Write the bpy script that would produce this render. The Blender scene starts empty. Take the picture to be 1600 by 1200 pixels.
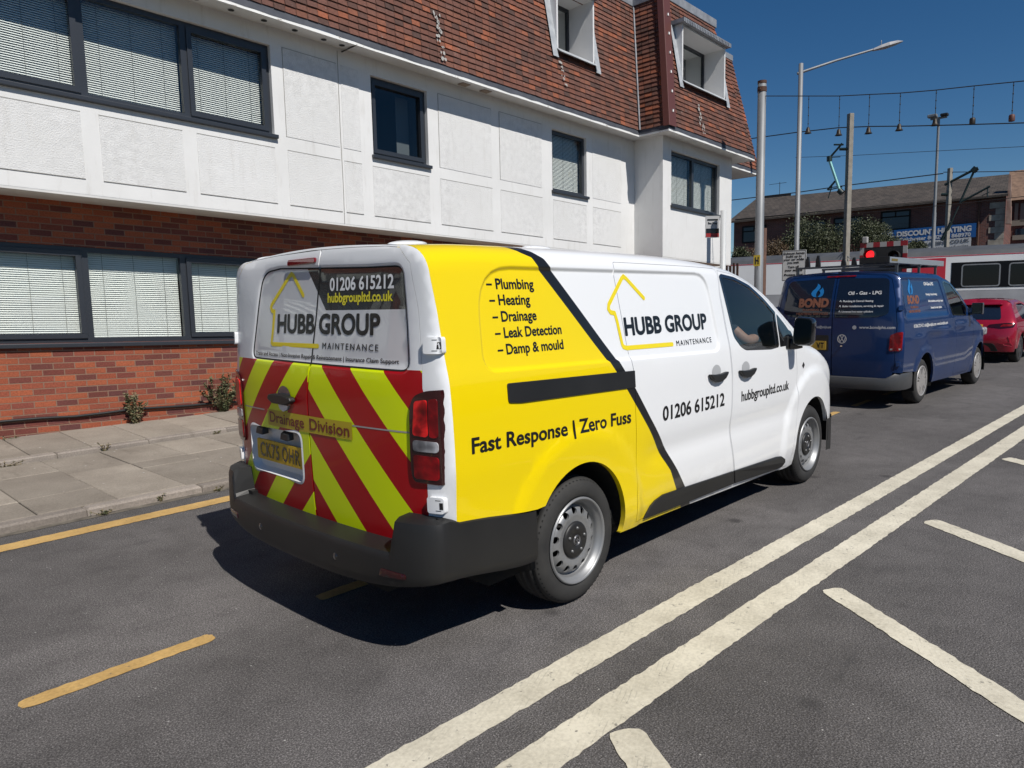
import bpy, bmesh, math, random
from mathutils import Vector, Matrix
from mathutils.geometry import delaunay_2d_cdt
random.seed(7)
S = bpy.context.scene
COL = S.collection
R_ = math.radians
# ================= camera, sky, sun, exposure =================
cam_d = bpy.data.cameras.new("camera"); cam = bpy.data.objects.new("camera", cam_d); COL.objects.link(cam)
S.camera = cam
cam_d.sensor_width = 36.0; cam_d.lens = 1113.15/1600*36.0; cam_d.clip_start = 0.05; cam_d.clip_end = 3000
_r = ((0.680353, -0.732601, -0.020659), (-0.096882, -0.062000, -0.993363), (0.726458, 0.677838, -0.113158))
_m = Matrix(((_r[0][0], -_r[1][0], -_r[2][0]), (_r[0][1], -_r[1][1], -_r[2][1]), (_r[0][2], -_r[1][2], -_r[2][2])))
cam.matrix_world = Matrix.Translation((-2.93487, -3.19867, 1.61996)) @ _m.to_4x4()
SUN_TO = Vector((-0.165, -0.845, 1.0)).normalized()
world = bpy.data.worlds.new("World"); S.world = world; world.use_nodes = True
wn = world.node_tree; bg = wn.nodes['Background']
sky = wn.nodes.new('ShaderNodeTexSky'); sky.sky_type = 'NISHITA'; sky.sun_disc = False
sky.sun_elevation = math.asin(SUN_TO.z); sky.sun_rotation = math.atan2(SUN_TO.x, SUN_TO.y)
sky.air_density = 1.0; sky.dust_density = 0.0; sky.ozone_density = 4.0; sky.altitude = 1200
hs = wn.nodes.new('ShaderNodeHueSaturation'); hs.inputs['Saturation'].default_value = 1.26; wn.links.new(sky.outputs[0], hs.inputs['Color']); wn.links.new(hs.outputs[0], bg.inputs[0]); bg.inputs[1].default_value = 0.062
sun_d = bpy.data.lights.new("sun", 'SUN'); sun = bpy.data.objects.new("sun", sun_d); COL.objects.link(sun)
sun_d.energy = 4.9; sun_d.angle = R_(0.53); sun_d.color = (1.0, 0.955, 0.89)
sun.rotation_euler = SUN_TO.to_track_quat('Z', 'Y').to_euler(); sun.location = (0, -30, 40)
S.view_settings.view_transform = 'Standard'; S.view_settings.look = 'None'
S.view_settings.exposure = 0.0; S.view_settings.gamma = 1.0; S.view_settings.use_curve_mapping = False
S.cycles.max_bounces = 6; S.cycles.transparent_max_bounces = 12; S.cycles.caustics_reflective = False
# ---------- measured camera (metres; x along the road, y towards the building, z up) ----------
FPX = 1113.15
CAM = (-2.93487, -3.19867, 1.61996)
CR = ((0.68035, -0.73257, -0.02053), (-0.09688, -0.06212, -0.99336), (0.72643, 0.67782, -0.11324))
def ray(u, v):
    a, b = (u-800)/FPX, (v-600)/FPX
    return tuple(CR[0][i]*a + CR[1][i]*b + CR[2][i] for i in range(3))
def hit(u, v, p, n):
    d = ray(u, v)
    t = sum((p[i]-CAM[i])*n[i] for i in range(3)) / sum(d[i]*n[i] for i in range(3))
    return tuple(CAM[i]+t*d[i] for i in range(3))
def gnd(u, v, z=0.0): return hit(u, v, (0, 0, z), (0, 0, 1))
def ony(u, v, y): return hit(u, v, (0, y, 0), (0, 1, 0))
def onx(u, v, x): return hit(u, v, (x, 0, 0), (1, 0, 0))
def lerp_tab(t, x):
    if x <= t[0][0]: return t[0][1]
    for (a, va), (b, vb) in zip(t, t[1:]):
        if x <= b: return va + (vb-va)*(x-a)/(b-a)
    return t[-1][1]
_den = {}
def spline_tab(t, x):
    d = _den.get(id(t))
    if d is None:
        n = 900; x0, x1 = t[0][0], t[-1][0]; d = _den[id(t)] = (t, x0, n/(x1-x0), [_spline(t, x0+(x1-x0)*i/n) for i in range(n+1)])
    q = (x-d[1])*d[2]
    if q <= 0: return d[3][0]
    if q >= 900: return d[3][900]
    i = int(q); q -= i; return d[3][i]*(1-q)+d[3][i+1]*q
def _spline(t, x):
    n = len(t)
    if x <= t[0][0]: return t[0][1]
    if x >= t[-1][0]: return t[-1][1]
    for i in range(n-1):
        if x <= t[i+1][0]:
            x0, y0 = t[i]; x1, y1 = t[i+1]; h = x1-x0
            def slope(j):
                if j == 0: return (t[1][1]-t[0][1])/(t[1][0]-t[0][0])
                if j == n-1: return (t[-1][1]-t[-2][1])/(t[-1][0]-t[-2][0])
                a = (t[j][1]-t[j-1][1])/(t[j][0]-t[j-1][0]); b = (t[j+1][1]-t[j][1])/(t[j+1][0]-t[j][0])
                return 0 if a*b <= 0 else 2*a*b/(a+b)
            m0, m1 = slope(i), slope(i+1); s = (x-x0)/h
            return (2*s**3-3*s*s+1)*y0 + (s**3-2*s*s+s)*h*m0 + (-2*s**3+3*s*s)*y1 + (s**3-s*s)*h*m1
def sstep(a, b, x):
    t = min(1, max(0, (x-a)/(b-a))); return t*t*(3-2*t)
class Hull:
    """A vehicle body: side walls y(x,z), a roof/windscreen/bonnet line h(x), a rounded shoulder and a rounded tail."""
    def __init__(s, W, h, wx, sh, xs, D, zc, n, stamp=None):
        s.W, s.h, s.wx, s.sh, s.xs, s.D, s.zc, s.n, s.stamp = W, h, wx, sh, xs, D, zc, n, stamp
        s.shl = [0.0]; s.gt = None
        for a, b in zip(sh, sh[1:]): s.shl.append(s.shl[-1] + math.hypot(b[0]-a[0], b[1]-a[1]))
    def half(s, x, z): return spline_tab(s.W, z)*spline_tab(s.wx, x)
    def top(s, x): return spline_tab(s.h, x)
    def vs(s, x): return s.top(x) - s.sh[-1][1]          # where the shoulder starts
    def F(s, x, v, off=0.0, st=True):
        """right-hand side (negative y); v = height below the shoulder, arc length beyond; up to v_end = centre line"""
        z0 = s.vs(x)
        if v <= z0:
            y = s.half(x, v); 
            if st and s.stamp: y += s.stamp(x, v)
            return (x, -(y+off), v)
        w = s.half(x, z0); e = v-z0
        if st and s.stamp and e < s.shl[-1]*.8: off += s.stamp(x, z0+e)
        if e >= s.shl[-1]:
            r = e-s.shl[-1]; y = w-s.sh[-1][0]-r; y = max(y, 0)
            return (x, -y, s.top(x)+0.03*(1-(y/max(.1, w-s.sh[-1][0]))**2)+off)
        for i in range(len(s.shl)-1):
            if e <= s.shl[i+1]:
                t = (e-s.shl[i])/(s.shl[i+1]-s.shl[i]); a, b = s.sh[i], s.sh[i+1]
                dy, dz = a[0]+(b[0]-a[0])*t, a[1]+(b[1]-a[1])*t
                tx, tz = b[0]-a[0], b[1]-a[1]; L = math.hypot(tx, tz)
                return (x, -(w-dy+off*tz/L), z0+dz+off*tx/L)
    def vend(s, x): return s.vs(x) + s.shl[-1] + s.half(x, s.vs(x)) - s.sh[-1][0]
    # tail cap
    def ring(s, z):
        """half width of the body section at its rear edge, at height z"""
        x = s.xs(z); z0 = s.vs(x)
        if z <= z0: return s.half(x, z)
        w = s.half(x, z0)
        for a, b in zip(s.sh, s.sh[1:]):
            if z <= z0+b[1]:
                t = (z-z0-a[1])/(b[1]-a[1]); return w-(a[0]+(b[0]-a[0])*t)
        return 0
    def gauge(s, y, z):
        y = abs(y)
        if z <= s.zc: return min(1, y/s.half(s.xs(z), z))
        if s.gt is None:
            P = []; Tt = s.top(s.xs(9))
            for i in range(400): zz = s.zc+(Tt-s.zc)*i/400; P.append((s.ring(zz), zz))
            w = s.half(s.xs(9), s.vs(s.xs(9)))-s.sh[-1][0]
            for i in range(61): yy = w*(1-i/60); P.append((yy, Tt+.03*(1-(yy/w)**2)))
            s.gt = [(math.atan2(q[1]-s.zc, q[0]), math.hypot(q[0], q[1]-s.zc)) for q in P]; n = 1500; s.gl = []; j = 0
            for i in range(n+1):
                a = math.pi/2*i/n
                while j < len(s.gt)-2 and s.gt[j+1][0] < a: j += 1
                (a0, r0), (a1, r1) = s.gt[j], s.gt[j+1]; t = min(1, max(0, (a-a0)/(a1-a0+1e-12))); s.gl.append(r0+(r1-r0)*t)
        q = math.atan2(z-s.zc, y)*1500/(math.pi/2); i = min(1499, int(q)); q -= i
        return min(1, math.hypot(y, z-s.zc)/(s.gl[i]*(1-q)+s.gl[i+1]*q))
    def T(s, y, z, off=0.0):
        k = s.gauge(y, z)
        d = s.D(z)*(1-k**s.n)**(1/s.n)
        return (s.xs(z)-d-off, y, z)
    def hit_side(s, u, v):
        y = -.95
        for _ in range(30):
            p = ony(u, v, y); q = s.F(p[0], p[2], st=False); y = q[1]
        return (p[0], p[2])
    def hit_tail(s, u, v):
        x = s.xs(1.0)-.1
        for _ in range(30):
            p = onx(u, v, x); q = s.T(p[1], min(p[2], 1.9)); x = q[0]
        return (p[1], p[2])
VAN_W = [(.20, .89), (.30, .925), (.42, .945), (.58, .948), (.72, .951), (.90, .958), (1.10, .955), (1.26, .945), (1.40, .922), (1.60, .892), (1.78, .862), (1.95, .83)]
VAN_H = [(-1.2, 1.865), (-.6, 1.90), (.4, 1.908), (1.1, 1.90), (1.6, 1.875), (1.9, 1.845), (2.15, 1.79), (2.4, 1.70), (2.7, 1.545), (2.95, 1.395), (3.12, 1.29), (3.25, 1.245), (3.5, 1.185), (3.8, 1.07), (4.0, .94), (4.12, .80), (4.2, .70)]
VAN_WX = [(-1.2, 1), (2.4, 1), (3.0, .995), (3.4, .985), (3.7, .955), (3.9, .905), (4.05, .82), (4.15, .72), (4.2, .62)]
def smooth_path(P, k=5):
    out = []
    for i in range(len(P)-1):
        a, b = P[i], P[i+1]; p = P[i-1] if i else (2*a[0]-b[0]*1.0, 2*a[1]-b[1]); q = P[i+2] if i+2 < len(P) else (2*b[0]-a[0], 2*b[1]-a[1])
        for j in range(k):
            t = j/k; out.append(tuple(.5*(2*a[m]+(b[m]-p[m])*t+(2*p[m]-5*a[m]+4*b[m]-q[m])*t*t+(3*a[m]-p[m]-3*b[m]+q[m])*t**3) for m in (0, 1)))
    return out+[P[-1]]
VAN_SH = smooth_path([(0, 0), (.010, .040), (.032, .075), (.068, .102), (.112, .117), (.155, .124), (.20, .126)])
XS_T = [(.3, -.893), (.8, -.899), (1.2, -.906), (1.6, -.923), (1.95, -.95)]
def van_xs(z): return spline_tab(XS_T, z)
D_T = [(.3, .115), (1.0, .125), (1.2, .12), (1.4, .10), (1.6, .078), (1.95, .055)]
def van_D(z): return spline_tab(D_T, z)
# ================= helpers =================
def tag(o, label=None, cat=None, group=None, kind=None):
    if label: o['label'] = label
    if cat: o['category'] = cat
    if group: o['group'] = group
    if kind: o['kind'] = kind
    return o
def thing(name, label, cat, loc=(0, 0, 0), group=None):
    o = bpy.data.objects.new(name, None); COL.objects.link(o); o.location = loc; o.empty_display_size = .2
    o['_loc'] = list(loc)
    return tag(o, label, cat, group)
def attach(o, parent):
    o.parent = parent
    r = parent
    while r.parent: r = r.parent
    if r.type == 'EMPTY' and r is parent: o.matrix_parent_inverse = Matrix.Translation(-Vector(r['_loc']))
class MB:
    def __init__(s): s.v, s.f, s.mi, s.sm, s.nrm = [], [], [], [], {}
    def add(s, verts, faces, m=0, smooth=False):
        n = len(s.v); s.v += [tuple(p) for p in verts]
        for f in faces: s.f.append([n+i for i in f]); s.mi.append(m); s.sm.append(smooth)
        return s
    def box(s, x0, x1, y0, y1, z0, z1, m=0):
        x0, x1 = min(x0, x1), max(x0, x1); y0, y1 = min(y0, y1), max(y0, y1); z0, z1 = min(z0, z1), max(z0, z1)
        v = [(x, y, z) for z in (z0, z1) for y in (y0, y1) for x in (x0, x1)]
        return s.add(v, [(0, 2, 3, 1), (4, 5, 7, 6), (0, 1, 5, 4), (2, 6, 7, 3), (0, 4, 6, 2), (1, 3, 7, 5)], m)
    def quad(s, a, b, c, d, m=0): return s.add([a, b, c, d], [(0, 1, 2, 3)], m)
    def tube(s, pts, r, n=8, m=0, caps=True, smooth=True):
        P = [Vector(p) for p in pts]; rs = r if isinstance(r, (list, tuple)) else [r]*len(P)
        vs, fs = [], []
        up = None
        for i, p in enumerate(P):
            t = (P[min(i+1, len(P)-1)]-P[max(i-1, 0)]).normalized()
            if up is None: up = t.orthogonal().normalized()
            a = (up-t*up.dot(t)); a = a.normalized() if a.length > 1e-6 else t.orthogonal().normalized(); up = a; b = t.cross(a)
            for k in range(n):
                q = 2*math.pi*k/n; vs.append(p+(a*math.cos(q)+b*math.sin(q))*rs[i])
        for i in range(len(P)-1):
            for k in range(n): fs.append((i*n+k, i*n+(k+1) % n, (i+1)*n+(k+1) % n, (i+1)*n+k))
        s.add(vs, fs, m, smooth)
        if caps:
            s.add(vs[:n], [tuple(reversed(range(n)))], m); s.add(vs[-n:], [tuple(range(n))], m)
        return s
    def lathe(s, prof, n=32, m=0, smooth=True, c=(0, 0, 0), axis='y'):
        """prof: (axial, radius) pairs"""
        vs, fs = [], []
        for a, r in prof:
            for k in range(n):
                q = 2*math.pi*k/n
                p = {'y': (r*math.cos(q), a, r*math.sin(q)), 'z': (r*math.cos(q), r*math.sin(q), a), 'x': (a, r*math.cos(q), r*math.sin(q))}[axis]
                vs.append((p[0]+c[0], p[1]+c[1], p[2]+c[2]))
        for i in range(len(prof)-1):
            for k in range(n): fs.append((i*n+k, i*n+(k+1) % n, (i+1)*n+(k+1) % n, (i+1)*n+k))
        return s.add(vs, fs, m, smooth)
    def ball(s, c, r, n=10, m=0):
        rx, ry, rz = r if isinstance(r, (tuple, list)) else (r, r, r)
        vs, fs = [], []
        for i in range(n+1):
            t = math.pi*i/n
            for k in range(n): q = 2*math.pi*k/n; vs.append((c[0]+rx*math.sin(t)*math.cos(q), c[1]+ry*math.sin(t)*math.sin(q), c[2]+rz*math.cos(t)))
        for i in range(n):
            for k in range(n): fs.append((i*n+k, (i+1)*n+k, (i+1)*n+(k+1) % n, i*n+(k+1) % n))
        return s.add(vs, fs, m, True)
    def prism(s, poly, d0, d1, fn, m=0, smooth=False):
        """poly of 2-D points extruded from depth d0 to d1; fn(a, b, d) -> point"""
        n = len(poly)
        vs = [fn(a, b, d0) for a, b in poly]+[fn(a, b, d1) for a, b in poly]
        s.add(vs, [tuple(range(n)), tuple(range(2*n-1, n-1, -1))], m)
        return s.add(vs, [(i, i+n, (i+1) % n+n, (i+1) % n) for i in range(n)], m, smooth)
    def build(s, name, mats, parent=None, xf=None, bevel=0, label=None, cat=None, group=None, kind=None, seg=2, uvf=None):
        me = bpy.data.meshes.new(name)
        vv = [xf(p) for p in s.v] if xf else s.v
        me.from_pydata([tuple(p) for p in vv], [], s.f)
        ml = mats if isinstance(mats, (list, tuple)) else [mats]
        for mm in ml: me.materials.append(mm)
        me.polygons.foreach_set('material_index', s.mi); me.polygons.foreach_set('use_smooth', s.sm)
        uv = me.uv_layers.new(name='UVMap').data
        for p in me.polygons:
            ids = [me.loops[li].vertex_index for li in p.loop_indices]
            if uvf is None:
                c0 = [Vector(s.v[i]) for i in ids]; nn = Vector((0, 0, 0))
                for i in range(len(c0)): nn += c0[i].cross(c0[(i+1) % len(c0)])
                ax = max(range(3), key=lambda q: abs(nn[q])); ia, ib = ((1, 2), (0, 2), (0, 1))[ax]
                for li, c in zip(p.loop_indices, c0): uv[li].uv = (c[ia], c[ib])
            else:
                for li, i in zip(p.loop_indices, ids): uv[li].uv = uvf(s.v[i])
        me.update()
        bm = bmesh.new(); bm.from_mesh(me); bmesh.ops.remove_doubles(bm, verts=bm.verts, dist=1e-6) if bevel else None
        bmesh.ops.recalc_face_normals(bm, faces=bm.faces) if bevel else None
        bm.to_mesh(me); bm.free()
        if s.nrm and not bevel and xf is None: me.normals_split_custom_set_from_vertices([s.nrm.get(i, (0, 0, 0)) for i in range(len(s.v))])
        o = bpy.data.objects.new(name, me); COL.objects.link(o)
        if parent: attach(o, parent)
        if bevel:
            b = o.modifiers.new('bevel', 'BEVEL'); b.width = bevel; b.segments = seg; b.limit_method = 'ANGLE'; b.angle_limit = R_(40)
        return tag(o, label, cat, group, kind)
def copy_tree(o, parent=None):
    c = o.copy(); COL.objects.link(c)
    if parent: c.parent = parent
    for ch in list(o.children): copy_tree(ch, c)
    return c
# ---- 2-D polygon tools ----
def inside(poly, x, y):
    c = False; n = len(poly); j = n-1
    for i in range(n):
        xi, yi = poly[i]; xj, yj = poly[j]
        if (yi > y) != (yj > y) and x < (xj-xi)*(y-yi)/(yj-yi)+xi: c = not c
        j = i
    return c
_bb = {}
def pdist(poly, x, y):
    """signed distance, positive inside (cut short well inside or outside)"""
    bb = _bb.get(id(poly))
    if bb is None:
        xs = [p[0] for p in poly]; ys = [p[1] for p in poly]; bb = _bb[id(poly)] = (poly, min(xs), max(xs), min(ys), max(ys))
    if x < bb[1]-.03 or x > bb[2]+.03 or y < bb[3]-.03 or y > bb[4]+.03: return -.03
    if bb[1]+.32 < x < bb[2]-.32 and bb[3]+.08 < y < bb[4]-.05: return .03
    d = 1e9; n = len(poly)
    for i in range(n):
        ax, ay = poly[i]; bx, by = poly[(i+1) % n]; ex, ey = bx-ax, by-ay
        t = max(0, min(1, ((x-ax)*ex+(y-ay)*ey)/(ex*ex+ey*ey+1e-12))); q = (x-ax-ex*t)**2+(y-ay-ey*t)**2
        if q < d: d = q
    d = math.sqrt(d)
    return d if inside(poly, x, y) else -d
def resample(poly, step, closed=True):
    out = []; n = len(poly)
    for i in range(n if closed else n-1):
        a, b = poly[i], poly[(i+1) % n]; L = math.hypot(b[0]-a[0], b[1]-a[1]); k = max(1, int(math.ceil(L/step)))
        for j in range(k): out.append((a[0]+(b[0]-a[0])*j/k, a[1]+(b[1]-a[1])*j/k))
    if not closed: out.append(poly[-1])
    return out
def rounded(poly, r, n=5):
    """round each corner; r a number or one per corner"""
    out = []; N = len(poly)
    for i in range(N):
        rr = r[i] if isinstance(r, (list, tuple)) else r
        p, a, b = Vector(poly[i]), Vector(poly[i-1]), Vector(poly[(i+1) % N])
        u, w = (a-p), (b-p); lu, lw = u.length, w.length
        if rr <= 0 or lu < 1e-6 or lw < 1e-6: out.append(tuple(p)); continue
        u /= lu; w /= lw; k = min(rr, lu*.49, lw*.49); s0, s1 = p+u*k, p+w*k
        for j in range(n+1):
            t = j/n; q = s0*(1-t)**2+p*2*t*(1-t)+s1*t*t; out.append((q.x, q.y))
    return out
def cdt(verts, edges, faces):
    r = delaunay_2d_cdt([Vector(v) for v in verts], edges, faces, 0, 1e-7)
    return r
def fill(outline, holes=(), step=.04, extra=(), keep=.45):
    """triangulated sheet of a polygon with holes, with inner grid points"""
    loops = [resample(outline, step)]+[resample(h, step) for h in holes]
    vs, es = [], []
    for L in loops:
        n0 = len(vs); vs += L; es += [(n0+i, n0+(i+1) % len(L)) for i in range(len(L))]
    xs = [p[0] for p in outline]; ys = [p[1] for p in outline]
    bd = vs[:]; cell = step; occ = {}
    for p in bd: occ.setdefault((int(p[0]//cell), int(p[1]//cell)), []).append(p)
    def near(x, y, tol=None):
        tol = keep*step if tol is None else tol
        i, j = int(x//cell), int(y//cell)
        for a in (-1, 0, 1):
            for b in (-1, 0, 1):
                for p in occ.get((i+a, j+b), ()):
                    if (p[0]-x)**2+(p[1]-y)**2 < tol*tol: return True
        return False
    for p in extra:
        if inside(outline, *p) and not any(inside(h, *p) for h in holes) and not near(*p, .004):
            vs.append(p); occ.setdefault((int(p[0]//cell), int(p[1]//cell)), []).append(p)
    nx = int((max(xs)-min(xs))/step)+1; ny = int((max(ys)-min(ys))/step)+1
    for j in range(ny+1):
        for i in range(nx+1):
            x, y = min(xs)+(i+.5*(j % 2))*step, min(ys)+j*step
            if inside(outline, x, y) and not any(inside(h, x, y) for h in holes) and not near(x, y): vs.append((x, y))
    r = cdt(vs, es, []); V2 = [(v.x, v.y) for v in r[0]]; T = []
    for f in r[2]:
        cx = sum(V2[i][0] for i in f)/len(f); cy = sum(V2[i][1] for i in f)/len(f)
        if inside(loops[0], cx, cy) and not any(inside(h, cx, cy) for h in loops[1:]): T.append(tuple(f))
    return V2, T, loops
def sheet(mb, outline, fn, holes=(), step=.04, extra=(), flange=0, m=0, flip=False, flange_holes=True, fm=None):
    """lift a filled polygon through fn(a, b, off) and fold its edges back by `flange`"""
    V2, T, loops = fill(outline, holes, step, extra)
    P = [Vector(fn(a, b, 0)) for a, b in V2]
    out = Vector(fn(*V2[0], .01))-P[0]
    if out.length < 1e-6:
        mb.add(P, [tuple(reversed(t)) if flip else t for t in T], m, True)
    else:
        N = []; e = .006
        for (a, b), p in zip(V2, P):
            du = Vector(fn(a+e, b, 0))-Vector(fn(a-e, b, 0)); dv = Vector(fn(a, b+e, 0))-Vector(fn(a, b-e, 0)); nn = du.cross(dv)
            o_ = Vector(fn(a, b, .01))-p
            if nn.length < 1e-9: nn = o_.copy()
            if nn.dot(o_) < 0: nn = -nn
            N.append(nn.normalized())
        TT = []
        for t in T:
            g = (P[t[1]]-P[t[0]]).cross(P[t[2]]-P[t[0]]); TT.append(tuple(reversed(t)) if g.dot(N[t[0]]+N[t[1]]+N[t[2]]) < 0 else t)
        k0 = len(mb.v); mb.add(P, TT, m, True)
        for i, q in enumerate(N): mb.nrm[k0+i] = q
    if flange:
        for L in (loops if flange_holes is True else loops[1:] if flange_holes == 'only' else loops[:1]):
            n = len(L); A = [fn(a, b, 0) for a, b in L]+[fn(a, b, -flange) for a, b in L]
            mb.add(A, [(i, (i+1) % n, (i+1) % n+n, i+n) for i in range(n)], m if fm is None else fm, False)
    return mb
# ---- lettering ----
_gl = {}
def _glyph_raw(body):
    c = bpy.data.curves.new('t', 'FONT'); c.body = body; c.resolution_u = 4; c.size = 1
    o = bpy.data.objects.new('t', c); COL.objects.link(o)
    me = o.to_mesh(); v = [(p.co.x, p.co.y) for p in me.vertices]; f = [tuple(p.vertices) for p in me.polygons]
    o.to_mesh_clear(); bpy.data.objects.remove(o); bpy.data.curves.remove(c)
    return v, f
def stroke_faces(pts, w, closed=False, round_=True, seg=8):
    vs, fs = [], []; n = len(pts)
    for i in range(n if closed else n-1):
        a, b = pts[i], pts[(i+1) % n]; dx, dy = b[0]-a[0], b[1]-a[1]; L = math.hypot(dx, dy)
        if L < 1e-7: continue
        nx, ny = -dy/L*w, dx/L*w; k = len(vs)
        vs += [(a[0]+nx, a[1]+ny), (a[0]-nx, a[1]-ny), (b[0]-nx, b[1]-ny), (b[0]+nx, b[1]+ny)]; fs.append((k, k+1, k+2, k+3))
    for i, p in enumerate(pts):
        if not round_ and not closed and i in (0, n-1): continue
        k = len(vs); vs += [(p[0]+w*math.cos(2*math.pi*(j+.5)/seg), p[1]+w*math.sin(2*math.pi*(j+.5)/seg)) for j in range(seg)]; fs.append(tuple(range(k, k+seg)))
    return vs, fs
def union(vs, fs):
    def ccw(f):
        A = sum(vs[f[i]][0]*vs[f[(i+1) % len(f)]][1]-vs[f[(i+1) % len(f)]][0]*vs[f[i]][1] for i in range(len(f)))
        return None if abs(A) < 1e-9 else (list(f) if A > 0 else list(reversed(f)))
    r = delaunay_2d_cdt([Vector(v) for v in vs], [], [f for f in map(ccw, fs) if f], 0, 1e-6)
    V2 = [(v.x, v.y) for v in r[0]]
    return V2, [tuple(f) for f, of in zip(r[2], r[5]) if len(of)]
def glyph(ch, bold):
    k = (ch, bold)
    if k in _gl: return _gl[k]
    v, f = _glyph_raw(ch)
    w = lambda s_: max(p[0] for p in _glyph_raw(s_)[0])
    if 'HH' not in _gl: _gl['HH'] = w('HH')
    adv = w('H'+ch+'H')-_gl['HH']
    if f and bold:
        cnt = {}
        for t in f:
            for i in range(len(t)): e = tuple(sorted((t[i], t[(i+1) % len(t)]))); cnt[e] = cnt.get(e, 0)+1
        vs, fs = list(v), list(f)
        for (a, b), c in cnt.items():
            if c == 1:
                sv, sf = stroke_faces([v[a], v[b]], bold); n = len(vs); vs += sv; fs += [tuple(n+i for i in q) for q in sf]
        v, f = union(vs, fs)
    _gl[k] = (v, f, adv)
    return _gl[k]
def text2d(body, bold=0.0, track=0.0):
    V2, F2, x = [], [], 0.0
    for ch in body:
        v, f, adv = glyph(ch, bold); n = len(V2)
        V2 += [(p[0]+x, p[1]) for p in v]; F2 += [tuple(n+i for i in t) for t in f]; x += adv+track
    x0, x1 = min(p[0] for p in V2), max(p[0] for p in V2)
    cap = 0.70
    return [((p[0]-x0)/(x1-x0), p[1]/cap) for p in V2], F2
def letter(mb, body, a0, b0, a1, cap, fn, bold=0.0, track=0.0, slant=0.0, m=0, b1=None, off=.002):
    """text from (a0,b0) to (a1,b1) on the sheet fn(a,b,off); cap = height of a capital"""
    v, f = text2d(body, bold, track); b1 = b0 if b1 is None else b1
    sg = 1 if a1 > a0 else -1
    P = [fn(a0+(a1-a0)*x+sg*slant*cap*y, b0+(b1-b0)*x+cap*y, off) for x, y in v]
    return mb.add(P, f, m)
def stroke(mb, pts, w, fn, off=.002, m=0, closed=False, round_=True):
    v, f = union(*stroke_faces(pts, w, closed, round_, 12)); return mb.add([fn(a, b, off) for a, b in v], f, m)
# ---- materials ----
def mat(name, col=(.5, .5, .5), rough=.5, metal=0.0, coat=0.0, spec=.5, fn=None, emit=None):
    M = bpy.data.materials.new(name); M.use_nodes = True; nt = M.node_tree; b = nt.nodes['Principled BSDF']
    b.inputs['Base Color'].default_value = (*col, 1); b.inputs['Roughness'].default_value = rough; b.inputs['Metallic'].default_value = metal
    b.inputs['Specular IOR Level'].default_value = spec
    if coat: b.inputs['Coat Weight'].default_value = coat; b.inputs['Coat Roughness'].default_value = .02
    if emit: b.inputs['Emission Color'].default_value = (*emit[:3], 1); b.inputs['Emission Strength'].default_value = emit[3]
    if fn: fn(NT(nt, b))
    return M
class NT:
    def __init__(s, nt, b): s.nt, s.b = nt, b
    def n(s, t, **kw):
        x = s.nt.nodes.new(t)
        for k, v in kw.items(): setattr(x, k, v)
        return x
    def l(s, a, b): s.nt.links.new(a, b)
    def coord(s, which='UV', scale=(1, 1, 1)):
        t = s.n('ShaderNodeTexCoord'); m = s.n('ShaderNodeMapping'); m.inputs['Scale'].default_value = scale; s.l(t.outputs[which], m.inputs[0]); return m.outputs[0]
    def noise(s, vec, scale, detail=4, rough=.55, dist=0):
        x = s.n('ShaderNodeTexNoise'); x.inputs['Scale'].default_value = scale; x.inputs['Detail'].default_value = detail; x.inputs['Roughness'].default_value = rough; x.inputs['Distortion'].default_value = dist
        if vec is not None: s.l(vec, x.inputs['Vector'])
        return x.outputs['Fac']
    def ramp(s, fac, stops, const=False):
        x = s.n('ShaderNodeValToRGB'); e = x.color_ramp.elements
        while len(e) < len(stops): e.new(.5)
        for q, (p, c) in zip(e, stops): q.position = p; q.color = (*c, 1) if isinstance(c, tuple) else (c, c, c, 1)
        if const: x.color_ramp.interpolation = 'CONSTANT'
        s.l(fac, x.inputs[0]); return x.outputs[0]
    def mix(s, fac, a, b, mode='MIX'):
        x = s.n('ShaderNodeMix', data_type='RGBA', blend_type=mode)
        for i, q in ((0, fac), (6, a), (7, b)):
            if isinstance(q, (int, float)): x.inputs[i].default_value = q
            elif isinstance(q, tuple): x.inputs[i].default_value = (*q, 1)
            else: s.l(q, x.inputs[i])
        return x.outputs[2]
    def math(s, op, a, b=None):
        x = s.n('ShaderNodeMath', operation=op)
        for i, q in ((0, a), (1, b)):
            if q is None: continue
            if isinstance(q, (int, float)): x.inputs[i].default_value = q
            else: s.l(q, x.inputs[i])
        return x.outputs[0]
    def bump(s, h, strength=.3, dist=.01, normal=None):
        x = s.n('ShaderNodeBump'); x.inputs['Strength'].default_value = strength; x.inputs['Distance'].default_value = dist; s.l(h, x.inputs['Height'])
        if normal is not None: s.l(normal, x.inputs['Normal'])
        s.l(x.outputs[0], s.b.inputs['Normal']); return x.outputs[0]
    def col(s, c): s.l(c, s.b.inputs['Base Color'])
    def rough(s, c): s.l(c, s.b.inputs['Roughness'])
    def brick(s, vec, w, h, mortar, c1, c2, cm, offset=.5, smooth=.1, bias=0):
        x = s.n('ShaderNodeTexBrick'); x.offset = offset; x.inputs['Scale'].default_value = 1; x.inputs['Brick Width'].default_value = w; x.inputs['Row Height'].default_value = h
        x.inputs['Mortar Size'].default_value = mortar; x.inputs['Mortar Smooth'].default_value = smooth; x.inputs['Bias'].default_value = bias
        x.inputs['Color1'].default_value = (*c1, 1); x.inputs['Color2'].default_value = (*c2, 1); x.inputs['Mortar'].default_value = (*cm, 1)
        s.l(vec, x.inputs['Vector']); return x
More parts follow.
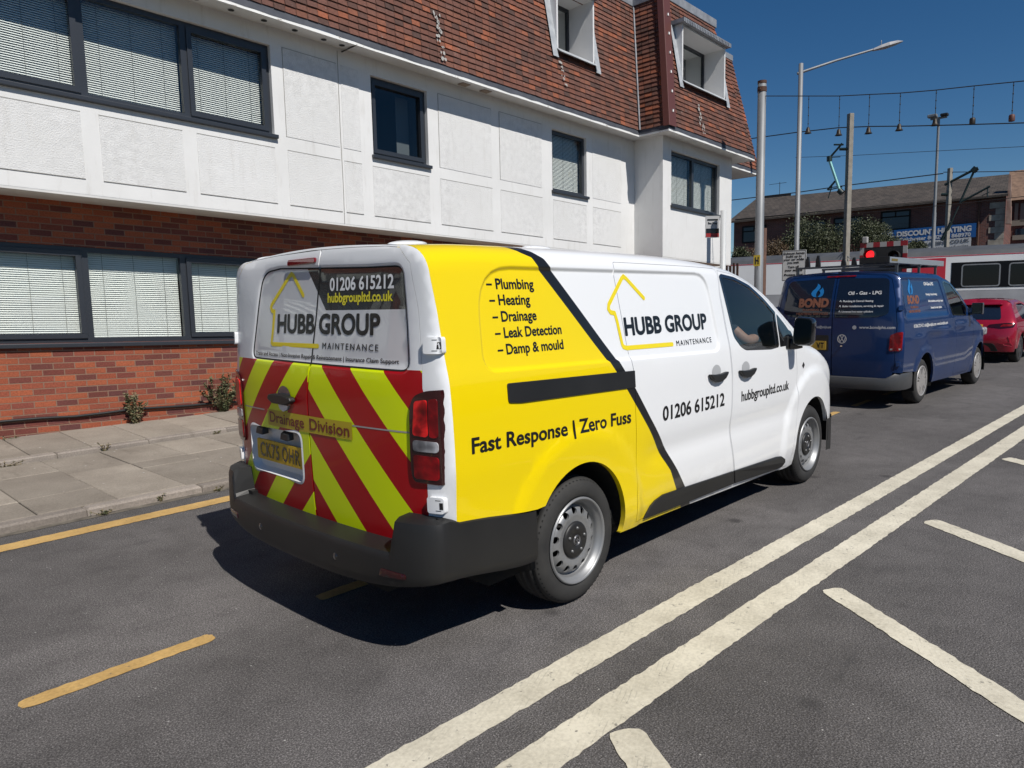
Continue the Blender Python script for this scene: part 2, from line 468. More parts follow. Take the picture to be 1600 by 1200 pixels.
def glass_mat(name, tint=(.5, .55, .55), refl=1.0, rough=.0, base=.06):
    M = bpy.data.materials.new(name); M.use_nodes = True; nt = M.node_tree; nt.nodes.remove(nt.nodes['Principled BSDF'])
    t = nt.nodes.new('ShaderNodeBsdfTransparent'); t.inputs[0].default_value = (*tint, 1)
    g = nt.nodes.new('ShaderNodeBsdfGlossy'); g.inputs['Roughness'].default_value = rough; g.inputs[0].default_value = (refl, refl, refl, 1)
    lw = nt.nodes.new('ShaderNodeLayerWeight'); lw.inputs[0].default_value = .5
    pw = nt.nodes.new('ShaderNodeMath'); pw.operation = 'POWER'; pw.inputs[1].default_value = 4.5; nt.links.new(lw.outputs['Facing'], pw.inputs[0])
    f = nt.nodes.new('ShaderNodeMath'); f.operation = 'MULTIPLY_ADD'; f.inputs[1].default_value = 1-base; f.inputs[2].default_value = base; nt.links.new(pw.outputs[0], f.inputs[0])
    mx = nt.nodes.new('ShaderNodeMixShader'); nt.links.new(f.outputs[0], mx.inputs[0]); nt.links.new(t.outputs[0], mx.inputs[1]); nt.links.new(g.outputs[0], mx.inputs[2])
    nt.links.new(mx.outputs[0], nt.nodes['Material Output'].inputs[0]); return M
def simple_noise(c1, c2, scale, coordn='Object', bump=0.0, bs=None, bd=.004, sc=(1, 1, 1)):
    def fn(N):
        c = N.coord(coordn, sc); N.col(N.ramp(N.noise(c, scale, 6), [(.3, c1), (.7, c2)]))
        if bump: N.bump(N.noise(c, bs or scale*3, 5), bump, bd)
    return fn
# ================= ground, road, pavement =================
def orient(o, d):
    """make every face of a thin sheet look towards d"""
    me = o.data; D = Vector(d)
    if 'custom_normal' in me.attributes: return o
    bm = bmesh.new(); bm.from_mesh(me); bm.normal_update()
    bmesh.ops.reverse_faces(bm, faces=[f for f in bm.faces if f.normal.dot(D) < 0]); bm.to_mesh(me); bm.free(); return o
def asphalt_fn(N):
    c = N.coord('Object')
    big = N.noise(c, .6, 5, .6); mid = N.noise(c, 5, 4); fine = N.noise(c, 150, 3, .7)
    vor = N.n('ShaderNodeTexVoronoi'); vor.inputs['Scale'].default_value = 85; N.l(c, vor.inputs['Vector'])
    stone = N.ramp(vor.outputs['Distance'], [(.15, 1.0), (.62, .42)])
    col = N.ramp(fine, [(.36, (.055, .051, .050)), (.52, (.152, .142, .139)), (.66, (.33, .312, .303))])
    col = N.mix(.45, col, stone, 'MULTIPLY')
    col = N.mix(1.0, col, N.ramp(big, [(.3, .72), (.7, 1.12)]), 'MULTIPLY')
    col = N.mix(1.0, col, N.ramp(mid, [(.32, .86), (.5, 1.0), (.68, 1.08)]), 'MULTIPLY')
    spk = N.n('ShaderNodeTexVoronoi'); spk.inputs['Scale'].default_value = 16; N.l(c, spk.inputs['Vector'])
    fl = N.ramp(spk.outputs['Distance'], [(.045, 1.0), (.075, 0.0)]); rnd = N.n('ShaderNodeSeparateColor'); N.l(spk.outputs['Color'], rnd.inputs[0])
    fl = N.math('MULTIPLY', fl, N.math('GREATER_THAN', rnd.outputs[0], .80))
    col = N.mix(fl, col, (.42, .41, .39))
    # repair patches, polished wheel tracks, spilt drops
    pv = N.n('ShaderNodeTexVoronoi'); pv.inputs['Scale'].default_value = .22; pv.distance = 'CHEBYCHEV'; N.l(N.coord('Object', (1, 1.6, 1)), pv.inputs['Vector']); ps = N.n('ShaderNodeSeparateColor'); N.l(pv.outputs['Color'], ps.inputs[0])
    col = N.mix(1, col, N.ramp(ps.outputs[0], [(.0, .88), (.5, 1.0), (1, 1.07)]), 'MULTIPLY')
    tk = N.n('ShaderNodeTexWave'); tk.bands_direction = 'Y'; tk.inputs['Scale'].default_value = .19; tk.inputs['Distortion'].default_value = .5; tk.inputs['Phase Offset'].default_value = 1.1; N.l(c, tk.inputs['Vector']); col = N.mix(1, col, N.ramp(tk.outputs['Fac'], [(.2, .90), (.8, 1.05)]), 'MULTIPLY')
    dv = N.n('ShaderNodeTexVoronoi'); dv.inputs['Scale'].default_value = 2.3; N.l(c, dv.inputs['Vector']); ds = N.n('ShaderNodeSeparateColor'); N.l(dv.outputs['Color'], ds.inputs[0]); dd_ = N.math('MULTIPLY', N.ramp(dv.outputs['Distance'], [(.05, .75), (.16, 0.0)]), N.math('GREATER_THAN', ds.outputs[1], .80)); col = N.mix(dd_, col, (.038, .036, .036))
    # dark streaks of oil and rubber along the lane
    cs = N.coord('Object', (.9, 5.5, 1)); st = N.ramp(N.noise(cs, 1.1, 5, .65), [(.60, 0.0), (.74, 1.0)])
    col = N.mix(N.math('MULTIPLY', st, .45), col, (.035, .034, .035))
    N.col(col); N.b.inputs['Roughness'].default_value = .88; N.b.inputs['Specular IOR Level'].default_value = .3
    h = N.math('ADD', N.math('MULTIPLY', vor.outputs['Distance'], -.6), N.math('MULTIPLY', fine, .7))
    N.bump(h, .55, .008)
M_asphalt = mat('asphalt', (.08, .08, .08), .9, fn=asphalt_fn)
M_soil = mat('verge', fn=simple_noise((.045, .048, .040), (.085, .085, .072), .3), rough=.95)
M_joint = mat('joint_dirt', fn=simple_noise((.05, .042, .03), (.11, .09, .07), 6), rough=.95)
def paint_fn(c1, c2, lines):
    def fn(N):
        c = N.coord('Object'); f = N.noise(c, 60, 5, .7); g = N.noise(c, 3.5, 5, .6); w = N.noise(c, 22, 6, .75)
        col = N.ramp(N.math('ADD', N.math('MULTIPLY', f, .5), N.math('MULTIPLY', g, .5)), [(.36, c1), (.6, c2)])
        col = N.mix(N.ramp(w, [(.60, 0.0), (.68, .9)]), col, (.085, .08, .077))
        if lines:
            m = N.n('ShaderNodeMapping'); m.inputs['Rotation'].default_value = (0, 0, R_(68)); N.l(c, m.inputs[0])
            wv = N.n('ShaderNodeTexWave'); wv.inputs['Scale'].default_value = 14; wv.inputs['Distortion'].default_value = 2.5; wv.inputs['Detail'].default_value = 3; N.l(m.outputs[0], wv.inputs['Vector'])
            ln = N.math('MULTIPLY', N.ramp(wv.outputs['Fac'], [(.0, 1.0), (.13, 0.0)]), N.ramp(N.noise(c, 9, 3), [(.50, 0.0), (.70, .35)]))
            col = N.mix(ln, col, (.13, .12, .10))
        N.col(col); N.bump(f, .3, .003)
    return fn
M_white_line = mat('road_paint_cream', rough=.75, fn=paint_fn((.44, .405, .32), (.66, .615, .50), True))
M_yellow_line = mat('road_paint_yellow', rough=.75, fn=paint_fn((.36, .225, .075), (.56, .36, .13), False))
MB().quad((-700, -700, -.04), (1500, -700, -.04), (1500, 1500, -.04), (-700, 1500, -.04)).build('ground', M_soil, kind='structure')
MB().quad((-40, -14, 0), (60, -14, 0), (60, 3.35, 0), (-40, 3.35, 0)).build('road', M_asphalt, kind='structure')
def ragged(poly, step=.035, amp=.0045):
    out = []
    for x, y in resample(poly, step): out.append((x+random.uniform(-amp, amp), y+random.uniform(-amp, amp)))
    return out
def marking(name, polys, m, z=.004):
    b = MB()
    for p in polys:
        V2, T, L = fill(ragged(p), (), .25); b.add([(x, y, z) for x, y in V2], T)
    return b.build(name, m, kind='structure')
def band(left, right): return left+right[::-1]
def off_line(pts, x): return lerp_tab(pts, x)
L1 = [(-12, -.79), (-1.60, -1.20), (.59, -1.28), (2.57, -1.37), (9.56, -1.66), (24, -2.27)]
W1, GAP = .165, .165
def run(d0, d1): return band([(x, y-d0) for x, y in L1], [(x, y-d1) for x, y in L1])
marking('double_white_line', [run(0, .155), run(.335, .50)], M_white_line)
hatch = [[(.98, -1.845), (1.10, -1.915), (.17, -3.14), (.00, -3.15)], [(-.87, -1.72), (-.75, -1.80), (-1.62, -3.08), (-1.80, -3.08)],
         [(2.66, -1.95), (2.80, -2.02), (1.92, -3.25), (1.72, -3.25)], [(5.30, -2.02), (5.46, -2.08), (4.30, -3.7), (4.08, -3.7)]]
marking('hatch_lines', [rounded(h, [.05, .05, 0, 0]) for h in hatch], M_white_line)
marking('yellow_kerb_line', [[(-14, 2.56), (-14, 2.73), (7, 2.76), (7, 2.59)], [(7, 2.76), (22, 2.82), (22, 2.65), (7, 2.59)]], M_yellow_line)
marking('yellow_dashes', [rounded([(x0, .168), (x0, .262), (x0+.82, .262), (x0+.82, .168)], .045) for x0 in (-5.3, -3.8, -2.31, -.90, .6, 2.1, 3.6, 5.1, 6.6, 8.1, 9.6)], M_yellow_line)
# kerb stones, flagstones
def slab_fn(c1, c2):
    def fn(N):
        c = N.coord('Object'); at = N.n('ShaderNodeAttribute'); at.attribute_name = 'rnd'
        a = N.noise(c, 1.6, 6, .62); f = N.noise(c, 70, 4, .7); stn = N.noise(N.coord('Object', (3.2, 1, 1)), 1.3, 6, .7)
        col = N.ramp(a, [(.3, c1), (.7, c2)])
        col = N.mix(1, col, N.ramp(at.outputs['Fac'], [(0, .70), (1, 1.12)]), 'MULTIPLY')
        col = N.mix(1, col, N.ramp(f, [(.3, .72), (.7, 1.15)]), 'MULTIPLY')
        col = N.mix(N.ramp(stn, [(.57, 0.0), (.75, .6)]), col, (.10, .085, .065))
        vw = N.n('ShaderNodeTexVoronoi'); vw.inputs['Scale'].default_value = 4.5; N.l(c, vw.inputs['Vector'])
        col = N.mix(N.ramp(vw.outputs['Distance'], [(.03, .85), (.06, 0.0)]), col, (.5, .49, .46))
        N.col(col); N.bump(f, .4, .004)
    return fn
M_slab = mat('flagstone', rough=.9, fn=slab_fn((.25, .215, .175), (.37, .325, .27)))
M_kerb = mat('kerb_stone', rough=.9, fn=slab_fn((.22, .19, .165), (.34, .295, .255)))
def rnd_attr(o, vals):
    a = o.data.attributes.new('rnd', 'FLOAT', 'FACE')
    for i, v in enumerate(vals): a.data[i].value = v
def slabs(name, mtl, items, zf, th=.07, bev=.006):
    b = MB(); vals = []
    for x0, x1, y0, y1 in items:
        t = random.uniform(-.004, .004); n = len(b.f)
        P = [(x0, y0), (x1, y0), (x1, y1), (x0, y1)]; q = bev
        I = [(x0+q, y0+q), (x1-q, y0+q), (x1-q, y1-q), (x0+q, y1-q)]
        dz = [random.uniform(-.003, .003)+t for _ in P]
        top = [(x, y, zf(x, y)+d) for (x, y), d in zip(I, dz)]; rim = [(x, y, zf(x, y)+d-q) for (x, y), d in zip(P, dz)]; bot = [(x, y, zf(x, y)-th) for x, y in P]
        b.add(top+rim+bot, [(0, 1, 2, 3)]+[(4+i, 4+(i+1) % 4, (i+1) % 4, i) for i in range(4)]+[(8+i, 8+(i+1) % 4, 4+(i+1) % 4, 4+i) for i in range(4)])
        vals += [random.random()]*(len(b.f)-n)
    o = b.build(name, mtl, kind='structure'); rnd_attr(o, vals); return o
ZP = .065
it = []; x = -12.2
while x < 16: it.append((x, x+.91, 3.035, 3.165)); x += .915
slabs('kerb', M_kerb, it, lambda x, y: ZP, .2, .016)
it = []
cx = -.953-.572*20; k = 0
while cx < 14:
    ys = {0: [3.175, 3.72, 4.53, 5.47], 1: [3.175, 3.36, 4.53, 5.47], 2: [3.175, 4.2, 4.53, 5.47], 3: [3.175, 3.75, 4.75, 5.47]}[(k*7+k//3) % 4]
    for a, b_ in zip(ys, ys[1:]): it.append((cx+.003, cx+.569, a+.004, b_-.004))
    cx += .572; k += 1
slabs('pavement', M_slab, it, lambda x, y: ZP+(y-3.1)*.004)
it = []; x = -12
while x < 14: it.append((x, x+.93, 5.485, 5.60)); x += .935
slabs('step_kerb', M_kerb, it, lambda x, y: .125, .12, .012)
zB = lambda x, y: .125+(y-5.6)*.03
it = []; cx = -1.0-.585*20
while cx < 14: it.append((cx+.003, cx+.582, 5.608, 6.9)); cx += .585
slabs('wall_strip_paving', M_slab, it, zB)
MB().box(-13, 16, 3.04, 5.5, -.05, .052).box(-13, 16, 5.49, 7.2, -.05, .112).build('pavement_bed', M_joint, kind='structure')
MB().quad((-13, 2.965, .003), (16, 2.965, .003), (16, 3.04, .006), (-13, 3.04, .006)).build('gutter_dirt', mat('gutter_grit', fn=simple_noise((.07, .06, .05), (.17, .15, .12), 9), rough=.95), kind='structure')
MB().quad((14, 3.0, .02), (60, 3.0, .02), (60, 60, .02), (14, 60, .02)).build('far_ground', mat('ballast', fn=simple_noise((.09, .08, .07), (.17, .155, .14), 6), rough=.95), kind='structure')
# weeds
M_weed = mat('weed_green', rough=.6, fn=simple_noise((.050, .068, .026), (.125, .13, .06), 14))
M_weed_dry = mat('weed_dry', rough=.7, fn=simple_noise((.13, .10, .05), (.26, .21, .12), 14))
def leaf(b, p, d, L, w, m=0):
    d = Vector(d).normalized(); s = d.cross(Vector((random.uniform(-1, 1), random.uniform(-1, 1), random.uniform(.2, 1)))).normalized()*w
    p = Vector(p); b.add([p, p+d*L*.45+s, p+d*L, p+d*L*.45-s], [(0, 1, 2, 3)], m)
def weed(name, label, loc, h, w, n, dry=.2, leaves=26):
    ls = min(1, .45+h)
    t = thing(name, label, 'weed', loc, 'weeds at the foot of the wall and kerb'); st, lf = MB(), MB()
    for i in range(n):
        a = random.uniform(0, 6.28); r = random.uniform(.1, 1)*w; hh = h*random.uniform(.45, 1)
        pts = [(loc[0]+math.cos(a)*r*t_*random.uniform(.8, 1.1), loc[1]-abs(math.sin(a))*r*t_*.5, loc[2]-.02+hh*t_) for t_ in (0, .3, .6, .85, 1)]
        st.tube(pts, [.004, .0035, .003, .002, .001], 5)
        for q in range(leaves):
            tt = random.uniform(.08, 1); i0 = min(3, int(tt*4)); f = tt*4-i0; p = Vector(pts[i0]).lerp(Vector(pts[i0+1]), f)
            leaf(lf, p, (random.uniform(-1, 1), random.uniform(-1, .4), random.uniform(-.2, .8)), random.uniform(.020, .060)*ls, random.uniform(.006, .014)*ls, 1 if random.random() < dry else 0)
    st.build('stem', M_weed_dry, t); lf.build('foliage', [M_weed, M_weed_dry], t); return t
# ================= the rendered building with its tiled mansard =================
BY = -.0254; BS = -.0338
_bc, _bs = math.cos(BY), math.sin(BY)
def BX(p): return (p[0]*_bc-p[1]*_bs, p[0]*_bs+p[1]*_bc, p[2]+BS*(p[0]*_bc-p[1]*_bs))
def brick_fn(N, sc=1.0, dark=.90):
    c = N.coord('UV'); b1 = N.brick(c, .232, .0762, .0065, (0, 0, 0), (1, 1, 1), (.5, .5, .5))
    nz = N.noise(c, 1.3, 3); grain = N.noise(c, 55, 5, .7)
    ramp = N.ramp(b1.outputs['Color'], [(.0, (.145, .040, .030)), (.18, (.20, .052, .036)), (.30, (.115, .040, .038)), (.45, (.31, .075, .036)), (.62, (.40, .108, .046)), (.80, (.35, .090, .042)), (1.0, (.24, .062, .042))])
    col = N.mix(1, ramp, N.ramp(grain, [(.3, .65), (.7, 1.25)]), 'MULTIPLY')
    col = N.mix(1, col, N.ramp(nz, [(.3, .82), (.7, 1.1)]), 'MULTIPLY')
    sp = N.ramp(N.noise(c, 7, 6, .75), [(.70, 0.0), (.745, .8)]); col = N.mix(sp, col, (.5, .42, .36))
    col = N.mix(b1.outputs['Fac'], col, N.mix(N.noise(c, 30, 3), (.20, .105, .068), (.30, .19, .135)))
    if dark != 1: col = N.mix(1, col, (dark, dark, dark), 'MULTIPLY')
    N.col(col); N.bump(N.math('ADD', N.math('MULTIPLY', b1.outputs['Fac'], -1.0), N.math('MULTIPLY', grain, .35)), .7, .008)
M_brick = mat('red_brick', rough=.9, fn=brick_fn)
def render_fn(bump, sc, stain=.5):
    def fn(N):
        c = N.coord('UV'); a = N.noise(c, .9, 6, .65); f = N.noise(c, sc, 5, .6)
        col = N.ramp(a, [(.3, (.66, .66, .65)), (.65, (.73, .73, .725))])
        st = N.ramp(N.noise(N.coord('UV', (9, 1.2, 1)), 1.0, 6, .7), [(.55, 0.0), (.78, stain)]); col = N.mix(st, col, (.45, .43, .39))
        if sc > 50: mo = N.noise(c, 9, 6, .75); pm = N.noise(c, .45, 3); col = N.mix(1, col, N.mix(N.ramp(pm, [(.40, 0.0), (.60, 1.0)]), (1.0, 1.0, 1.0), N.ramp(mo, [(.36, .84), (.58, 1.0)])), 'MULTIPLY')
        N.col(col); N.bump(f, bump, .010)
    return fn
M_white = mat('white_render_smooth', rough=.85, fn=render_fn(.10, 45))
M_rough = mat('white_roughcast', rough=.9, fn=render_fn(.9, 62, .35))
M_soffit = mat('painted_soffit', (.72, .71, .69), .7, fn=simple_noise((.56, .555, .54), (.66, .655, .64), 2))
M_fascia = mat('peeling_white_fascia', rough=.6, fn=lambda N: N.col(N.mix(N.ramp(N.noise(N.coord('UV', (1, 3, 1)), 5, 6, .7), [(.60, 0.0), (.66, 1.0)]), (.82, .82, .80), (.36, .31, .26))))
M_gutter = mat('lead_grey', rough=.55, fn=simple_noise((.16, .17, .19), (.27, .285, .31), 5))
M_gutshade = mat('gutter_shade_grey', rough=.7, fn=simple_noise((.040, .045, .058), (.075, .082, .10), 5))  # lead gutter edge with its shade painted in as a darker grey
M_frame = mat('anthracite_frame', (.030, .034, .042), .35)
M_blind = mat('venetian_blind', (.86, .87, .84), .45)
M_cord = mat('blind_cord', (.12, .12, .11), .7)
M_pane = glass_mat('window_pane', (.92, .945, .935), .9)
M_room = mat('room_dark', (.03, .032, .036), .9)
def tile_fn(N):
    c = N.coord('UV'); b1 = N.brick(c, .165, .100, .0035, (0, 0, 0), (1, 1, 1), (.0, .0, .0))
    col = N.ramp(b1.outputs['Color'], [(0, (.075, .038, .030)), (.2, (.125, .050, .036)), (.4, (.17, .062, .040)), (.6, (.20, .070, .040)), (.75, (.13, .060, .046)), (.9, (.30, .085, .040)), (1, (.34, .105, .045))])
    n = N.noise(c, 2.2, 5, .6); g = N.noise(c, 40, 5, .7)
    col = N.mix(1, col, N.ramp(g, [(.3, .6), (.7, 1.3)]), 'MULTIPLY'); col = N.mix(1, col, N.ramp(n, [(.3, .8), (.7, 1.15)]), 'MULTIPLY')
    li = N.ramp(N.noise(c, 5, 8, .8), [(.62, 0.0), (.70, .55)]); col = N.mix(li, col, (.34, .32, .29))
    col = N.mix(b1.outputs['Fac'], col, (.02, .015, .012)); N.col(col)
    N.bump(N.math('ADD', N.math('MULTIPLY', b1.outputs['Fac'], -1), N.math('MULTIPLY', g, .3)), .6, .01)
M_tile = mat('clay_roof_tile', rough=.85, fn=tile_fn)
M_strip = mat('hip_cover_brown', (.105, .036, .030), .5)
bld = thing('mansard_building', 'long white rendered building over red brick with steep clay tiled mansard roof', 'building', (3, 8, 0))
def wall_sheet(name, y, x0, x1, z0, z1, holes, m, step=.6, depth=.18, label=None):
    """a facade with real openings; reveals run back by depth"""
    b = MB(); H = [[(a, c), (b_, c), (b_, d), (a, d)] for a, b_, c, d in holes]
    sheet(b, [(x0, z0), (x1, z0), (x1, z1), (x0, z1)], lambda a, z, o: (a, y-o, z), H, step, flange=depth, flange_holes='only')
    return b.build(name, m, bld, BX, label=label)
FY, GY, WY = 6.25, 6.80, 5.50        # white facade, recessed brick storey, projecting wing
up_w = [(-9.5, 2.22, 4.10, 5.30), (3.865, 4.975, 4.10, 5.295), (8.11, 9.20, 4.11, 5.295)]
lo_w = [(-9.5, 2.35, 1.235, 2.42), (4.2, 6.0, 1.235, 2.42)]
wall_sheet('upper_wall', FY, -14, 10.92, 2.985, 5.56, up_w, M_white, .7)
wall_sheet('brick_wall', GY, -14, 15.2, -.4, 3.02, lo_w, M_brick, .7, .11)
b = MB(); b.box(-14, 10.92, FY+.002, GY+.3, 2.955, 2.985); b.build('overhang_soffit', M_soffit, bld, BX)
# roughcast panels stand a few millimetres behind the smooth bands: each is a shallow framed field
pn = [(-6, -3.2), (-3.1, -1.3)]
cols = [(-1.15, -.20), (-.01, .95), (1.13, 2.21), (2.40, 3.26), (3.33, 3.64), (3.84, 4.97), (5.21, 6.44), (6.65, 7.80), (8.12, 9.18), (9.40, 10.40)]
b = MB()
def field(x0, x1, z0, z1):
    q = .006; sheet(b, [(x0, z0), (x1, z0), (x1, z1), (x0, z1)], lambda a, z, o: (a, FY-.006-o*0, z), (), .25)
    for A, B_ in (((x0, z0), (x1, z0)), ((x1, z0), (x1, z1)), ((x1, z1), (x0, z1)), ((x0, z1), (x0, z0))):
        b.quad((A[0], FY-.006, A[1]), (B_[0], FY-.006, B_[1]), (B_[0], FY+.004, B_[1]), (A[0], FY+.004, A[1]))
for i, (x0, x1) in enumerate([(-8.6, -7.6), (-7.4, -6.4), (-6.2, -5.2), (-5, -4), (-3.9, -2.8), (-2.6, -1.35)]+cols):
    field(x0, x1, 3.165, 3.92)
for x0, x1 in ((2.40, 3.26), (3.33, 3.64), (5.21, 6.44), (6.65, 7.80), (9.40, 10.40)): field(x0, x1, 4.11, 5.31)
b.build('roughcast_panels', M_rough, bld, BX)
# thin dark shrinkage line where the panels meet the bands
b = MB()
for x0, x1 in cols+[(-2.6, -1.35)]:
    b.box(x0, x1, FY-.0085, FY-.004, 3.918, 3.926); b.box(x0, x1, FY-.0085, FY-.004, 3.158, 3.165)
for x0, x1 in ((2.40, 3.26), (5.21, 6.44), (6.65, 7.80)): b.box(x0, x1, FY-.0085, FY-.004, 5.31, 5.317); b.box(x0-.006, x0, FY-.0085, FY-.004, 4.11, 5.317)
b.tube([(3.285, FY-.004, 2.99), (3.29, FY-.004, 3.6), (3.282, FY-.004, 4.3), (3.29, FY-.004, 5.5)], .0045, 5)
b.build('panel_joint', mat('panel_joint_grime', (.30, .29, .27), .9), bld, BX)
# windows: frame, mullions, opening sashes, panes, blinds, sill
def window(name, y, x0, x1, z0, z1, lights, blind=None, inset=.07, label=None, sash=(), fw=.062, sill=True):
    """lights: x of the mullions; blind: list per light of (bottom z) or None"""
    f = MB(); yo = y+inset; d = .075
    f.box(x0, x1, yo, yo+d, z1-fw, z1); f.box(x0, x1, yo, yo+d, z0, z0+fw); f.box(x0, x0+fw, yo, yo+d, z0+fw, z1-fw); f.box(x1-fw, x1, yo, yo+d, z0+fw, z1-fw)
    for q in lights: f.box(q-.045, q+.045, yo, yo+d, z0+fw, z1-fw)
    xs = [x0+fw]+[e for q in lights for e in (q-.045, q+.045)]+[x1-fw]
    w = f.build(name, M_frame, bld, BX, bevel=.006, label=label)
    g = MB(); bl = MB(); cords = []; sashes = []
    for i in range(0, len(xs), 2):
        a, c = xs[i], xs[i+1]; k = i//2
        if k in sash:
            s = .05; sf = MB(); sashes.append(sf)
            for bb in ((a-.012, c+.012, z1-fw-s, z1-fw+.012), (a-.012, c+.012, z0+fw-.012, z0+fw+s), (a-.012, a+s, z0+fw+s, z1-fw-s), (c-s, c+.012, z0+fw+s, z1-fw-s)): sf.box(bb[0], bb[1], yo-.022, yo+.04, bb[2], bb[3])
        g.quad((a, yo+.035, z0+fw), (c, yo+.035, z0+fw), (c, yo+.035, z1-fw), (a, yo+.035, z1-fw))
        if blind and blind[k] is not None:
            zb = blind[k]; yb = yo+.13; z = z1-.03; n = 0
            while z > zb:
                tl = .30; j = random.uniform(-.0012, .0012); bl.quad((a+.004, yb-.013, z-.0125+j), (c-.004, yb-.013, z-.0125-j), (c-.004, yb+.010, z+.0125-j), (a+.004, yb+.010, z+.0125+j)); z -= .0262; n += 1
            bl.box(a+.004, c-.004, yb-.014, yb+.012, zb-.02, zb)
            nc = 3 if c-a > .6 else 2
            for q in range(nc):
                xx = a+(c-a)*(q+.5)/nc; co = MB(); cords.append(co); co.tube([(xx, yb-.016, zb-.02), (xx+.004, yb-.016, (zb+z1)/2), (xx, yb-.016, z1-.03)], .0022, 5)
    for sf in sashes: sf.build('sash', M_frame, w, BX, bevel=.006)
    o = g.build('pane', M_pane, w, BX); orient(o, (0, -1, 0))
    if bl.v: bo = bl.build('blind', M_blind, w, BX)
    for co in cords: co.build('blind_cord', M_cord, w, BX)
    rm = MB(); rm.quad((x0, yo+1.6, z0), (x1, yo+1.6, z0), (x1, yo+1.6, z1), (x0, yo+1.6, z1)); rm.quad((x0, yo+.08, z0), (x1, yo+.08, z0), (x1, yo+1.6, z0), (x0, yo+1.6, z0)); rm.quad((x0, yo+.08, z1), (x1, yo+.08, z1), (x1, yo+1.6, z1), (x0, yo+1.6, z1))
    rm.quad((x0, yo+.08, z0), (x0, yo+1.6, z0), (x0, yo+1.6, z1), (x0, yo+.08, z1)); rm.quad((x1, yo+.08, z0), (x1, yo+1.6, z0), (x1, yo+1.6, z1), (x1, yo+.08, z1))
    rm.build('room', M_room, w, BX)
    if sill: MB().box(x0-.03, x1+.035, y-.055, yo+.02, z0-.055, z0-.002).build('sill', M_frame, w, BX, bevel=.008)
    return w
window('window', FY, *up_w[0], [-8.3, -7.1, -5.9, -4.7, -3.5, -2.35, -1.2, -.12, 1.07], [4.165]*10, sash=(1, 3, 5, 7, 9), label='wide upper window with closed blinds')
window('window', FY, *up_w[1], [], [None], sash=(0,), label='dark upper window without a blind')
window('window', FY, *up_w[2], [], [4.165], label='narrow upper window with a half lowered blind')
window('window', GY, *lo_w[0], [-8.3, -7.1, -5.9, -4.7, -3.5, -2.35, -1.3, -.14, 1.07], [1.30]*10, .02, sash=(1, 3, 5, 7, 9), label='wide ground floor window with closed blinds')
window('window', GY, *lo_w[1], [5.1], [1.30, 1.30], .02)
# pale curtain seen behind the blindless window
MB().quad((4.66, FY+.45, 4.12), (4.92, FY+.45, 4.12), (4.92, FY+.45, 5.24), (4.66, FY+.45, 5.24)).build('curtain', mat('pale_curtain', (.10, .115, .125), .8), bld, BX)
# wing
wall_sheet('wing_wall', WY, 10.92, 14.05, 2.95, 5.56, [(11.26, 13.44, 4.10, 5.29)], M_white, .7)
window('window', WY, 11.26, 13.44, 4.10, 5.29, [12.30], [4.165, 4.165], label='two light window of the projecting wing')
b = MB(); b.quad((10.92, WY, 2.95), (10.92, FY, 2.95), (10.92, FY, 5.56), (10.92, WY, 5.56)); b.build('wing_return_wall', M_white, bld, BX); b = MB(); b.quad((14.05, WY, 2.95), (14.05, FY+.3, 2.95), (14.05, FY+.3, 5.56), (14.05, WY, 5.56)); b.quad((14.05, FY, 2.95), (15.2, FY, 2.95), (15.2, FY, 5.56), (14.05, FY, 5.56)); b.quad((15.2, FY, -.4), (15.2, 12, -.4), (15.2, 12, 5.56), (15.2, FY, 5.56))
b.build('wing_side_wall', M_white, bld, BX)
MB().box(10.92, 14.05, WY+.002, GY+.2, 2.92, 2.95).build('wing_soffit', M_soffit, bld, BX)
# eaves: soffit board, fascia lip, lead gutter edge
def eave(path, name):
    """path: list of ((lip x,y), (wall x,y))"""
    so, fa, gu = MB(), MB(), MB()
    for ((l0, w0), (l1, w1)) in zip(path, path[1:]):
        so.quad((*l0, 5.50), (*l1, 5.50), (*w1, 5.545), (*w0, 5.545))
        fa.quad((*l0, 5.497), (*l1, 5.497), (*l1, 5.542), (*l0, 5.542))
        d = Vector((l1[0]-l0[0], l1[1]-l0[1])).normalized(); n = Vector((d.y, -d.x))
        k0 = (l0[0]-n.x*.012, l0[1]-n.y*.012); k1 = (l1[0]-n.x*.012, l1[1]-n.y*.012)
        m = max(2, int(Vector((l1[0]-l0[0], l1[1]-l0[1])).length/.18)); 
        top = []
        for i in range(m+1):
            t = i/m; top.append((l0[0]+(l1[0]-l0[0])*t, l0[1]+(l1[1]-l0[1])*t, 5.536+random.uniform(-.010, .008)))
        for i in range(m):
            a, c = top[i], top[i+1]; A = (a[0]+n.x*.004, a[1]+n.y*.004, a[2]); C_ = (c[0]+n.x*.004, c[1]+n.y*.004, c[2]); t0, t1 = i/m, (i+1)/m
            p = lambda t: (k0[0]+(k1[0]-k0[0])*t, k0[1]+(k1[1]-k0[1])*t, 5.635)
            gu.quad(A, C_, p(t1), p(t0))
    so.build('soffit', M_soffit, bld, BX); fa.build('fascia', M_fascia, bld, BX); gu.build('gutter', M_gutshade, bld, BX)
LY, LX, WLY = FY-.40, 10.92-.40, WY-.40
eave([((-14, LY), (-14, FY)), ((LX, LY), (10.92, FY)), ((LX, WLY), (10.92, WY)), ((14.45, WLY), (14.05, WY)), ((14.45, LY), (14.05, FY)), ((16.3, LY), (15.2, FY)), ((16.3, 9), (15.2, 9))], 'eave')
